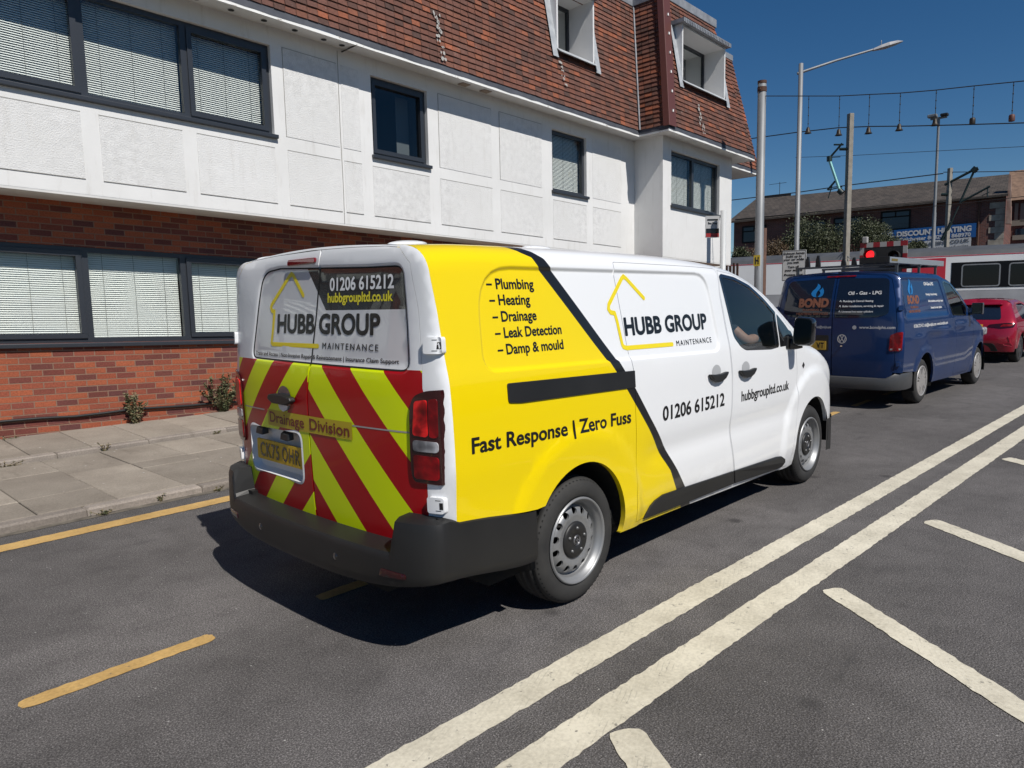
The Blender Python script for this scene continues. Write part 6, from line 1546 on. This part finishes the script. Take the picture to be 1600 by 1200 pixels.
b = MB(); b.quad(SP.xyz(aL, -.3), SP.xyz(aR, -.3), SP.xyz(aR, zeR), SP.xyz(aL, zeL)); b.quad(SP.xyz(aL, -.3), SP.xyz(aL, -.3, -9), SP.xyz(aL, zeL, -9), SP.xyz(aL, zeL)); b.quad(SP.xyz(aR, -.3), SP.xyz(aR, -.3, -9), SP.xyz(aR, zeR, -9), SP.xyz(aR, zeR))
b.build('wall', M_brick2, shop, uvf=uvp(SP))
e0, e1 = SP.at(1141, 347, .45), SP.at(1576, 304, .45); r0, r1 = SPR.at(1181, 311), SPR.at(1578, 272)
b = MB(); b.quad(e0, e1, r1, r0); th = .12
b.quad(tuple(Vector(e0)-Vector((0, 0, th))), tuple(Vector(e1)-Vector((0, 0, th))), e1, e0); bk0, bk1 = SP.xyz(aL, zeL, -9.8), SP.xyz(aR, zeR, -9.8); b.quad(r0, r1, bk1, bk0); b.add([e0, r0, bk0], [(0, 1, 2)])
rf = b.build('roof', M_slate, shop, uvf=lambda p: (sum((p[i]-SP.p[i])*SP.t[i] for i in range(3)), p[2]*1.9))
b = MB(); b.quad(SP.xyz(aL-.2, zeL-.16, .35), SP.xyz(aR+.2, zeR-.16, .35), SP.xyz(aR+.2, zeR-.02, .35), SP.xyz(aL-.2, zeL-.02, .35)); b.quad(SP.xyz(aL-.2, zeL-.16, .35), SP.xyz(aR+.2, zeR-.16, .35), SP.xyz(aR+.2, zeR-.18, 0), SP.xyz(aL-.2, zeL-.18, 0)); b.build('gutter', M_void, shop)
b = MB(); q0, q1 = SPR.at(1194, 311.5), SPR.at(1236, 306.5); b.add([q0, q1, tuple(Vector(q1)+Vector((0, 0, .25))), tuple(Vector(q0)+Vector((0, 0, .22)))], [(0, 1, 2, 3)]); q = SPR.at(1218, 308); b.tube([q, (q[0], q[1], q[2]+1.1)], .02, 5); b.tube([(q[0], q[1]-.5, q[2]+1.0), (q[0], q[1]+.8, q[2]+1.0)], .015, 5); b.build('aerial', M_wire, shop)
def shop_win(u0, v0, u1, v1, mull=True):
    a0, z1 = SP.st(u0, v0); a1, z0 = SP.st(u1, v1); a0, a1 = sorted((a0, a1)); b = MB()
    b.prism([(a0, z0), (a1, z0), (a1, z1), (a0, z1)], -.02, .03, lambda a, z, d: SP.xyz(a, z, d)); w = b.build('window', M_dkglass, shop)
    b = MB(); stroke(b, [(a0, z0), (a1, z0), (a1, z1), (a0, z1)], .05, lambda a, z, o: SP.xyz(a, z, o), .045, closed=True)
    if mull: stroke(b, [((a0+a1)/2, z1), ((a0+a1)/2, z1-(z1-z0)*.3)], .04, lambda a, z, o: SP.xyz(a, z, o), .045); stroke(b, [(a0, z1-(z1-z0)*.3), (a1, z1-(z1-z0)*.3)], .04, lambda a, z, o: SP.xyz(a, z, o), .045)
    b.build('window_frame', M_void, w)
for q in ((1161, 355, 1196, 377), (1304, 342, 1345, 366), (1378, 332, 1421, 357), (1255, 348, 1290, 368)): shop_win(*q)
b = MB()
for u in (1531,):
    p0, p1 = SP.at(u, 312, .08), SP.at(u, 385, .08); b.tube([p0, (p0[0], p0[1], .5)], .055, 6)
b.build('downpipe', M_rust, shop)
# pale stone quoins at the right-hand corner
b = MB(); zq = .5; k = 0
while zq < zeR-.6:
    w_ = .75 if k % 2 else .45; a = aR; b.prism([(a, zq), (a+w_, zq), (a+w_, zq+.33), (a, zq+.33)], -.01, .03, lambda a_, z, d: SP.xyz(a_, z, d)); zq += .35; k += 1
b.build('quoin', mat('quoin_stone', rough=.9, fn=simple_noise((.24, .21, .17), (.38, .34, .28), 4)), shop)
def sign_board(name, label, u0, v0, u1, v1, h_px, mcol, texts, mtx):
    """a flat board on the shop front: top edge from (u0,v0) to (u1,v1)"""
    a0, z0 = SP.st(u0, v0); a1, z1 = SP.st(u1, v1); hh = z0-SP.st(u0, v0+h_px)[1]; L = a1-a0
    F = lambda s, t, o: SP.xyz(a0+L*s, z0+(z1-z0)*s-hh*(1-t), .12+o)
    sb = thing(name, label, 'sign', SP.xyz((a0+a1)/2, z0-hh, .12)); b = MB(); b.prism([(0, 0), (1, 0), (1, 1), (0, 1)], -.05, 0, F); b.build('board', mcol, sb)
    for tx_, s0, s1, t0, cap, kw in texts:
        b = MB(); letter(b, tx_, s0, t0, s1, cap, F, off=.015, **kw); b.build('lettering', mtx, sb)
M_sblue = mat('sign_blue', (.012, .085, .27), .4); M_swhite = mat('sign_white', (.50, .50, .50), .5); M_sgrey = mat('sign_grey_text', (.10, .11, .13), .5)
sign_board('shop_sign', 'blue shop sign with white lettering on the dark brick shop', 1378, 361.6, 1526, 348.4, 20.5, M_sblue, [('.C. DISCOUNT HEATING', .055, .955, .48, .36, dict(bold=.05)), ('Colchester 868297 / 868970', .20, .95, .10, .26, dict(bold=.035))], M_swhite)
sign_board('shop_sign', 'white plumbing sign hanging directly below the blue shop sign', 1396, 381.6, 1518, 369.2, 17, M_swhite, [('TRADE PLUMBING.CO.UK', .10, .98, .52, .30, dict(bold=.04)), ('Plumbing and Heating Supplies', .28, .97, .12, .22, dict(bold=.02))], M_sgrey)
# gabled neighbour at the right edge
NP = Pl(1590, 330, 47, 96)
nb = thing('house', 'stone trimmed house with a steep tiled roof at the right edge', 'house', NP.xyz(0, 0))
b = MB(); n0, n1 = NP.st(1577, 312), NP.st(1720, 300); b.quad(NP.xyz(n0[0], 0), NP.xyz(n1[0], 0), NP.xyz(n1[0], n0[1]), NP.xyz(n0[0], n0[1])); b.quad(NP.xyz(n0[0], 0), NP.xyz(n0[0], 0, -9), NP.xyz(n0[0], n0[1], -9), NP.xyz(n0[0], n0[1])); b.build('wall', M_brick2, nb, uvf=uvp(NP))
zt = NP.st(1577, 277)[1]; b = MB(); b.quad(NP.xyz(n0[0]+.2, n0[1]-.1, .4), NP.xyz(n1[0], n0[1]-.1, .4), NP.xyz(n1[0], zt+.8, -3), NP.xyz(n0[0]+.2, zt+.8, -3)); b.build('roof', mat('rust_tile', rough=.85, fn=simple_noise((.13, .08, .055), (.24, .15, .10), 4)), nb)
M_stone = mat('grey_stone', (.22, .20, .17), .9)
for u0, v0, u1, v1 in ((1580, 345, 1602, 352), (1586, 318, 1590, 345), (1595, 318, 1612, 346), (1582, 368, 1606, 374)):
    a0, z1 = NP.st(u0, v0); a1, z0 = NP.st(u1, v1); b = MB(); b.prism([(a0, z0), (a1, z0), (a1, z1), (a0, z1)], 0, .08, lambda a, z, d: NP.xyz(a, z, d)); b.build('stone_band', M_stone, nb)
b = MB(); a0, z1 = NP.st(1586, 358); a1, z0 = NP.st(1602, 368); b.prism([(a0, z0), (a1, z0), (a1, z1), (a0, z1)], 0, .05, lambda a, z, d: NP.xyz(a, z, d)); b.build('window', M_dkglass, nb)
b = MB(); g0 = SP.at(1579, 273, .3); g1 = SP.at(1572, 345, .3); b.prism([SP.st(1577, 274), SP.st(1580, 274), SP.st(1580, 350), SP.st(1571, 350)], -.3, .25, lambda a, z, d: SP.xyz(a, z, d)); b.build('gable_end', mat('pale_gable', rough=.9, fn=simple_noise((.22, .12, .09), (.38, .27, .22), 3)), shop)
# ---- bushes: stems and clouds of small leaves ----
def leaf_fn(c1, c2, c3):
    def fn(N):
        at = N.n('ShaderNodeAttribute'); at.attribute_name = 'rnd'; N.col(N.ramp(at.outputs['Fac'], [(0, c1), (.5, c2), (.85, c2), (1, c3)])); N.b.inputs['Roughness'].default_value = .6
    return fn
M_leaf = mat('grey_green_leaf', fn=leaf_fn((.028, .036, .016), (.060, .070, .030), (.12, .125, .065)))
M_bark = mat('bark', rough=.9, fn=simple_noise((.05, .04, .03), (.11, .09, .07), 9))
def bush(label, blobs, n, size, mtl=M_leaf, ground=.1):
    """blobs: (x, y, z, rx, rz); leaves clump round many small centres"""
    cx = sum(q[0] for q in blobs)/len(blobs); cy = sum(q[1] for q in blobs)/len(blobs); t = thing('bush', label, 'bush', (cx, cy, ground), 'bushes in front of the brick shop')
    tk, fo, vals = MB(), MB(), []
    for bx_, by_, bz, rx, rz in blobs:
        for k in range(4):
            a = random.uniform(0, 6.28); q = (bx_+math.cos(a)*rx*.5, by_+math.sin(a)*rx*.5, bz+rz*random.uniform(-.1, .6)); tk.tube([(bx_, by_, ground), ((bx_+q[0])/2+random.uniform(-.1, .1), (by_+q[1])/2, (ground+q[2])/2), q], [.06, .04, .012], 6)
        ncl = max(8, n//60)
        for c in range(ncl):
            while True:
                d = Vector((random.uniform(-1, 1), random.uniform(-1, 1), random.uniform(-1, 1)))
                if .35 < d.length < 1: break
            sp = random.uniform(.12, .30)*rx; C0 = Vector((bx_+d.x*rx, by_+d.y*rx, bz+d.z*rz)); br = random.random()
            for i in range(n//ncl//len(blobs)+1):
                p = C0+Vector((random.gauss(0, sp), random.gauss(0, sp), random.gauss(0, sp*.8))); dd = Vector((random.gauss(0, 1), random.gauss(0, 1), random.gauss(.3, 1))); n0 = len(fo.f); leaf(fo, p, dd, size*random.uniform(.6, 1.5), size*random.uniform(.22, .4)); vals.append(min(1, max(0, br*.6+random.random()*.4)))
    tk.build('stem', M_bark, t); o = fo.build('foliage', mtl, t); rnd_attr(o, vals); return t
def at_d(u, v, d): r = ray(u, v); return tuple(CAM[i]+r[i]*d for i in range(3))
def blob(u, v, d, rpx, rzpx): p = at_d(u, v, d); return (*p, rpx*d/FPX, rzpx*d/FPX)
D_ = 39
bush('broad grey green bush behind the train beside the lamp post', [blob(1262, 372, D_, 30, 30), blob(1290, 382, D_, 28, 24), blob(1240, 388, D_, 22, 18)], 13000, .095)
bush('rounded grey green bush between the concrete mast and the blue sign', [blob(1345, 368, D_, 28, 25), blob(1368, 372, D_, 22, 24), blob(1385, 386, D_-1, 24, 14)], 13000, .09)
bush('thin leafy bush partly covering the white plumbing sign', [blob(1412, 390, D_-1.5, 22, 10), blob(1432, 388, D_-1.5, 12, 10)], 5000, .08)
bush('low brownish bush between the steel pole and lamp post', [blob(1215, 392, D_, 20, 16), blob(1190, 398, D_, 18, 12)], 6500, .085, mat('brown_leaf', fn=leaf_fn((.05, .032, .018), (.11, .07, .035), (.19, .13, .07))))
bush('small green bush at the foot of the white building corner', [blob(1158, 398, 36, 12, 10)], 2600, .08)
# ---- poles, lamps and signs by the crossing ----
gx, gy = pole_at(1184.5, 16.2); pz = z_at(1187, 139, 16.2)
gp = thing('steel_pole', 'thick galvanised pole carrying the span wire beside the crossing', 'pole', (gx, gy, 0)); b = MB(); b.lathe([(0, .098), (pz, .090), (pz+.01, .06), (pz+.01, .0)], 20, c=(gx, gy, 0), axis='z'); b.build('post', M_galv, gp)
b = MB(); b.lathe([(pz-.22, .100), (pz-.12, .100)], 20, c=(gx, gy, 0), axis='z'); b.lathe([(pz-.05, .095), (pz+.012, .097)], 20, c=(gx, gy, 0), axis='z'); b.box(gx-.14, gx+.14, gy-.02, gy+.02, pz-.19, pz-.15); b.build('clamp_band', M_rust, gp)
hp = thing('hydrant_plate', 'small yellow plate with a black letter on the galvanised pole', 'sign', (gx-.1, gy, 1.9)); Fh = lambda a, z, o: (gx-.105-o, gy-a, z)
zt_, zb2 = z_at(1181, 399, 16.1), z_at(1181, 416, 16.1)
b = MB(); b.prism(rounded([(-.075, zb2), (.075, zb2), (.075, zt_), (-.075, zt_)], .01, 2), 0, .008, Fh); b.build('board', mat('plate_yellow_matt', (.62, .45, .03), .5), hp)
b = MB(); letter(b, 'H', -.045, zb2+.05, .045, zt_-zb2-.10, Fh, bold=.05, off=.0095); b.build('lettering', M_vinylk, hp)
rx_, ry_ = pole_at(1191.5, 18.5); rp = thing('rusty_post', 'thin rusty brown post just behind the galvanised pole', 'post', (rx_, ry_, 0)); b = MB(); b.lathe([(0, .075), (z_at(1191, 358, 18.5), .07), (z_at(1191, 358, 18.5), 0)], 12, c=(rx_, ry_, 0), axis='z'); b.build('post', M_rust, rp)
# street lamp with its long raking arm
lx, ly = pole_at(1242.5, 18.5); lz = z_at(1244, 113, 18.5); LPn = Pl(1244, 113, 18.5, -47)
sl = thing('street_lamp', 'tall street lamp with a long raking arm and flat lantern head', 'street lamp', (lx, ly, 0)); b = MB(); b.lathe([(0, .085), (1.4, .08), (1.45, .062), (lz, .055), (lz+.02, .0)], 16, c=(lx, ly, 0), axis='z'); b.build('post', M_galv, sl)
a_s, a_e = LPn.at(1246, 115), LPn.at(1366, 77); b = MB(); b.tube([a_s, tuple(Vector(a_s).lerp(Vector(a_e), .5)+Vector((0, 0, .02))), a_e], [.035, .03, .026], 10); b.build('arm', M_galv, sl)
h0, h1 = Vector(LPn.at(1364, 78)), Vector(LPn.at(1410, 65)); dr_ = (h1-h0); up = Vector((0, 0, 1)); sd = dr_.cross(up).normalized(); b = MB(); rows = []
for t_, w, tp_, bt_ in ((0, .04, .03, -.03), (.25, .09, .06, -.04), (.5, .13, .07, -.05), (.8, .13, .05, -.03), (1, .05, .01, -.01)):
    c = h0+dr_*t_; rows.append([c+sd*w+up*bt_*.4, c+sd*w*.6+up*tp_, c-sd*w*.6+up*tp_, c-sd*w+up*bt_*.4, c-sd*w*.7+up*bt_, c+sd*w*.7+up*bt_])
vs = [tuple(p) for r in rows for p in r]; b.add(vs, [(i*6+k, i*6+(k+1) % 6, (i+1)*6+(k+1) % 6, (i+1)*6+k) for i in range(4) for k in range(6)]); b.add(rows[0], [(0, 1, 2, 3, 4, 5)]); b.add(rows[-1], [(0, 1, 2, 3, 4, 5)]); c = h0+dr_*.28+up*.05; b.tube([c, c+up*.13], .012, 6); b.build('lantern', mat('lantern_grey', (.30, .30, .31), .4), sl, bevel=.01)
# engine-off notice on the lamp post
NS = Pl(1240, 415, 18.1, 93); s0, s1 = NS.st(1222.5, 392), NS.st(1258.5, 438); sN = sorted((s0[0], s1[0])); wN = s1[0]-s0[0]; hN = s0[1]-s1[1]
Fn = lambda s, t, o: NS.xyz(s0[0]+wN*s, s1[1]+hN*t, o)
ns = thing('notice_sign', 'grey notice about exhaust fumes fixed low on the street lamp post', 'sign', NS.xyz(s0[0], s1[1])); b = MB(); b.prism(rounded([(0, 0), (1, 0), (1, 1), (0, 1)], .03, 2), -.02, 0, Fn); b.build('board', mat('notice_white', (.60, .60, .58), .5), ns)
b = MB()
for tx_, s_a, s_b, t_ in (('Exhaust fumes', .06, .94, .865), ('build up in', .17, .82, .765), ('your car while', .06, .92, .665), ('you wait', .22, .72, .565), ('Turn off', .25, .72, .42), ('your engine', .12, .86, .315), ('Protect your', .10, .90, .165), ('health', .30, .70, .06)): letter(b, tx_, s_a, t_, s_b, .070, Fn, bold=.05, off=.004)
b.build('lettering', M_vinylk, ns)
b = MB(); stroke(b, [(.02, .02), (.98, .02), (.98, .98), (.02, .98)], .008, Fn, .003, closed=True); b.build('board_border', M_vinylk, ns)
# bus stop flag
bx0, by0 = pole_at(1128.5, 15.0); bzt = z_at(1128, 331, 15.0)
bp = thing('bus_stop', 'white bus stop post and flag beside the corner of the rendered building', 'bus stop', (bx0, by0, 0)); M_bpole = mat('pale_pole', (.50, .51, .51), .45); b = MB(); b.lathe([(0, .062), (bzt, .060), (bzt, 0)], 14, c=(bx0, by0, 0), axis='z'); b.build('post', M_bpole, bp)
FP = Pl(1115, 355, 15.0, -47); f0, f1 = FP.st(1102.5, 337.5), FP.st(1124, 371); wF, hF = f1[0]-f0[0], f0[1]-f1[1]; Ff = lambda s, t, o: FP.xyz(f0[0]+wF*s, f1[1]+hF*t, o)
b = MB(); b.prism([(0, 0), (1, 0), (1, 1), (0, 1)], -.02, 0, Ff); fl = b.build('flag', mat('flag_grey_white', (.42, .42, .42), .45), bp)
b = MB(); b.prism([(.04, .03), (.96, .03), (.96, .20), (.04, .20)], 0, .004, Ff); b.build('red_band', mat('flag_red', (.30, .02, .02), .4), fl)
b = MB(); b.prism([(.04, .20), (.96, .20), (.96, .42), (.04, .42)], 0, .004, Ff); b.build('black_band', M_vinylk, fl)
b = MB(); letter(b, 'Bus Stop', .18, .62, .82, .09, Ff, bold=.04, off=.004); letter(b, 'Harbour Rd', .10, .80, .90, .11, Ff, bold=.06, off=.004) if False else stroke(b, [(.12, .82), (.88, .82)], .035, Ff, .004, round_=False); b.build('lettering', M_vinylk, fl)
# level crossing signal head
XP = Pl(1380, 400, 17.5, 94); x0_, x1_ = XP.st(1344, 380), XP.st(1416, 432); wX, hX = x1_[0]-x0_[0], x0_[1]-x1_[1]; Fx = lambda s, t, o: XP.xyz(x0_[0]+wX*s, x1_[1]+hX*t, o)
xs_ = thing('crossing_signal', 'level crossing signal with a lit red lamp on a red and white bordered board', 'traffic signal', XP.xyz(x0_[0]+wX*.5, 0))
b = MB(); b.prism([(.085, .02), (.915, .02), (.915, .88), (.085, .88)], -.04, 0, Fx); bd_ = b.build('backing_board', M_trim, xs_)
M_sr = mat('retro_red', (.26, .010, .016), .45); M_sw = mat('retro_white', (.34, .33, .32), .5); br_, bw_ = MB(), MB()
for i in range(7): (br_ if i % 2 == 0 else bw_).prism([(i/7, .86), ((i+1)/7, .86), ((i+1)/7, 1), (i/7, 1)], -.03, .006, Fx)
for i in range(4):
    for s0_ in (0, .91): (bw_ if i % 2 == 0 else br_).prism([(s0_, .86-.21*(i+1)), (s0_+.09, .86-.21*(i+1)), (s0_+.09, .86-.21*i), (s0_, .86-.21*i)], -.03, .006, Fx)
br_.build('border_red', M_sr, bd_); bw_.build('border_white', M_sw, bd_)
M_on = mat('lit_red_lamp', (.5, .01, .01), .3, emit=(1.0, .015, .02, 2.0)); M_off = mat('unlit_lamp', (.03, .012, .012), .2)
for u, v, m_, lb in ((1360.5, 398.5, M_on, 'lit red lamp'), (1398.5, 400, M_off, 'unlit lamp')):
    s_, z_ = XP.st(u, v); C_ = lambda r, n=20: [(s_+r*math.cos(2*math.pi*k/n), z_+r*math.sin(2*math.pi*k/n)) for k in range(n)]
    b = MB(); sheet(b, C_(.105), lambda a, z, o: XP.xyz(a, z, .02+.03*(1-(math.hypot(a-s_, z-z_)/.105)**2)+o), (), .03); ln_ = b.build('signal_lamp', m_, bd_, label=lb)
    b = MB(); n = 14; A = [(s_+.125*math.cos(math.pi*(-.15+1.3*k/n)), z_+.125*math.sin(math.pi*(-.15+1.3*k/n))) for k in range(n+1)]
    for (a0, q0), (a1, q1) in zip(A, A[1:]): b.quad(XP.xyz(a0, q0, 0), XP.xyz(a1, q1, 0), XP.xyz(a1, q1, .22), XP.xyz(a0, q0, .22))
    b.build('hood', M_void, ln_)
pc = XP.xyz(x0_[0]+wX*.5, 0, -.10); b = MB(); b.lathe([(0, .06), (x1_[1]+hX*.5, .06)], 12, c=(pc[0], pc[1], 0), axis='z'); b.build('post', M_galv, xs_)
wl = MB(); p_ = XP.at(1352, 379, 0); b = MB(); b.box(p_[0]-.06, p_[0]+.06, p_[1]-.06, p_[1]+.06, p_[2]-.02, p_[2]+.14); b.build('bell_cover', M_sw, xs_, bevel=.02)
# concrete railway masts with cantilevers
M_ins = mat('turquoise_rod', (.25, .52, .50), .35, .3); M_cant = mat('cantilever_dark', (.015, .03, .028), .5)
def mast(label, u, vt, d, wpx):
    x, y = pole_at(u, d); zt = z_at(u, vt, d); w = wpx*d/FPX/2*.8; t = thing('railway_mast', label, 'mast', (x, y, 0)); b = MB(); c_ = [(x+w*1.41*math.cos(R_(q)), y+w*1.41*math.sin(R_(q))) for q in (10, 100, 190, 280)]; b.prism(c_, 0, zt, lambda a, q, d: (a, q, d)); b.build('post', M_conc, t, bevel=.02); return t, x, zt
m1, mx1, mz1 = mast('pale concrete railway mast with a turquoise rod in front of the train', 1319.5, 186, 25.2, 9.5)
g = lambda u, v: onx(u, v, mx1-.05)
b = MB(); b.tube([g(1316, 224), g(1297, 246)], .035, 6); b.tube([g(1303, 226), g(1318, 226)], .03, 6); b.tube([g(1296, 252), g(1296, 244)], .09, 6); b.tube([g(1305, 283), g(1293, 297)], .035, 6); b.tube([g(1300, 290), g(1294, 310)], .02, 6); b.tube([g(1311, 297), g(1316, 302)], .10, 8); b.tube([g(1297, 246), g(1313, 245)], .015, 5); b.tube([g(1294, 297), g(1316, 292)], .02, 5); b.tube([g(1312, 233), g(1327, 233)], .05, 6); b.build('cantilever', M_cant, m1)
b = MB(); b.tube([g(1296, 250), g(1312, 297)], .05, 8); b.build('insulator_rod', M_ins, m1)
b = MB()
for du, dv in ((-9, 10), (9, 10), (-5, 12), (6, 12)): b.tube([g(1318, 394), g(1318+du*1.2, 394+dv)], .015, 5)
b.build('spike_guard', M_galv, m1)
m2, mx2, mz2 = mast('shorter concrete railway mast with a dark cantilever before the shop signs', 1474.5, 267, 34.5, 7)
g = lambda u, v: onx(u, v, mx2-.05)
b = MB(); b.tube([g(1476, 289), g(1528, 262)], .06, 6); b.tube([g(1523, 265), g(1500, 317)], .05, 6); b.tube([g(1501, 316), g(1547, 291)], .05, 6); b.tube([g(1498, 322), g(1486, 348)], .035, 6); b.tube([g(1486, 348), g(1471, 376)], .08, 6); b.tube([g(1520, 268), g(1526, 262)], .14, 6); b.tube([g(1543, 293), g(1543, 308)], .03, 5); b.tube([g(1534, 306), g(1546, 300)], .02, 5); b.tube([g(1471, 304), g(1481, 304)], .08, 6); b.build('cantilever', M_cant, m2)
# slim mast with twin floodlights
tx0, ty0 = pole_at(1453.5, 35.5); tzt = z_at(1455, 193, 35.5); tl = thing('floodlight_mast', 'slim steel mast with twin floodlights standing behind the train', 'mast', (tx0, ty0, 0)); b = MB(); b.lathe([(0, .11), (tzt*.55, .085), (tzt*.56, .07), (tzt, .06)], 12, c=(tx0, ty0, 0), axis='z'); b.build('post', M_galv, tl)
b = MB(); b.box(tx0-.06, tx0+.06, ty0-.35, ty0+.35, tzt-.03, tzt+.05); b.build('crossbar', M_galv, tl)
b = MB(); b.box(tx0-.25, tx0+.05, ty0+.05, ty0+.45, tzt+.06, tzt+.20); b.build('floodlight', M_galv, tl, bevel=.03); b = MB(); b.box(tx0-.25, tx0+.05, ty0-.42, ty0-.10, tzt+.04, tzt+.16); b.build('floodlight', M_trim, tl, bevel=.03)
# ---- overhead wires and hanging bells ----
def wire(label, pts, X, r, extra=None):
    P = [onx(u, v, X) for u, v in pts]; Q = [P[0]]
    for i in range(len(P)-1): Q += [tuple(Vector(P[i]).lerp(Vector(P[i+1]), t)) for t in (.5, 1)]
    b = MB(); b.tube(Q, r, 6); return tag(b.build('overhead_wire', M_wire), label, 'wire')
XW = gx-.02
wire('span wire from the galvanised pole that the bells hang from', [(1187, 150), (1243, 150), (1310, 150), (1360, 147.5), (1405, 145.5), (1460, 141), (1519, 134.5), (1600, 126.5), (1900, 96)], XW, .009)
wire('lower heavy wire crossing the sky just under the bells', [(1120, 224), (1170, 217), (1243, 207), (1310, 199.5), (1360, 197.5), (1420, 197), (1500, 195), (1600, 192), (1900, 180)], 24.5, .018)
wire('railway wire sloping past the concrete mast above the slate roof', [(1100, 319), (1140, 313), (1243, 301), (1316, 290.5), (1400, 280), (1474, 271)], 25.5, .018)
wire('thin upper wire running right from the shorter concrete mast', [(1474, 269), (1530, 268.5), (1600, 267.5), (1800, 265)], mx2, .018)
wire('thin pale wire over the slate roof near the eaves', [(1316, 335), (1400, 328), (1500, 318), (1600, 307), (1700, 298)], 25.0, .010)
wire('faint wire high over the crossing between mast and frame edge', [(1243, 246), (1330, 243), (1480, 235), (1600, 229), (1700, 224)], 25.0, .008)
M_bell = mat('dark_bell', rough=.5, metal=.4, fn=simple_noise((.02, .016, .012), (.05, .04, .03), 20))
M_bellr = mat('rust_bell', (.10, .035, .025), .6)
bell0 = None
for i, (u, vw, vb, m_, lab) in enumerate(((1262.5, 150, 203, 0, 'dark hanging bell nearest the galvanised pole'), (1310.5, 150, 206, 0, 'dark hanging bell just left of the pale concrete mast'), (1357, 147.5, 203, 0, 'dark hanging bell just right of the pale concrete mast'), (1405, 145.5, 198, 0, 'fourth dark hanging bell from the galvanised pole'), (1461, 141, 190, 0, 'dark hanging bell over the twin floodlight mast'), (1519.5, 134.5, 188, 0, 'boxy dark hanging bell second from the right'), (1581, 128.5, 183, 1, 'rusty red hanging bell at the far right'))):
    p = onx(u, vb, XW); w_ = onx(u, vw, XW); t = thing('hanging_bell', lab, 'bell', p, 'bells hanging from the span wire'); s_ = .85 if i < 5 else .8; k_ = (i < 5)
    b = MB(); prof_ = [(-.085, .088), (-.075, .075), (-.03, .05), (.03, .042), (.06, .028), (.072, 0)] if k_ else [(-.09, .058), (-.06, .062), (.03, .060), (.055, .045), (.06, 0)]
    b.lathe([(p[2]+a*s_, r*s_) for a, r in prof_], 14, c=(p[0], p[1], 0), axis='z'); b.ball((p[0], p[1], p[2]-.08*s_), .02, 6); b.build('bell', M_bellr if m_ else M_bell, t)
    b = MB(); top_ = w_[2]; z = p[2]+.06*s_; b.tube([(p[0], p[1], z), (p[0], p[1], top_)], .006, 5)
    for q in range(4): b.ball((p[0], p[1], z+(top_-z)*(.12+.26*q)), (.012, .012, .022), 5)
    b.build('hanger', M_wire, t)
# dark picket fence by the tracks
fx, fy = pole_at(1168, 24); fn_ = thing('picket_fence', 'dark picket fence stretch beside the railway left of the pole', 'fence', (fx, fy, 0)); b = MB()
for k in range(15): y_ = fy+2.2-k*.13; b.box(fx-.02, fx+.02, y_-.035, y_+.035, 0, z_at(1168, 411, 24)+random.uniform(-.03, .03))
b.build('picket', M_rust, fn_); b = MB(); b.box(fx+.02, fx+.05, fy+.3, fy+2.3, .5, .6); b.box(fx+.02, fx+.05, fy+.3, fy+2.3, 1.4, 1.5); b.build('rail', M_rust, fn_)

# across the road, out of frame: what the van's side glass and paint mirror
ow = thing('boundary_wall', 'brick pier and dark boarded fence across the road mirrored in the van window', 'wall', (8, -13, 0))
b = MB(); b.box(7.4, 8.6, -13.3, -12.7, 0, 2.6); b.box(7.3, 8.7, -13.4, -12.6, 2.6, 2.75); b.build('brick_pier', M_brick, ow)
b = MB()
for k in range(170):
    x_ = -14+k*.2
    if not 7.3 < x_ < 8.7: b.box(x_, x_+.185, -13.06+.01*(k % 2), -13.02+.01*(k % 2), 0, 1.95+.02*(k % 3))
b.build('boarded_fence', mat('dark_fence_boards', rough=.85, fn=simple_noise((.035, .028, .022), (.07, .055, .042), 4)), ow)
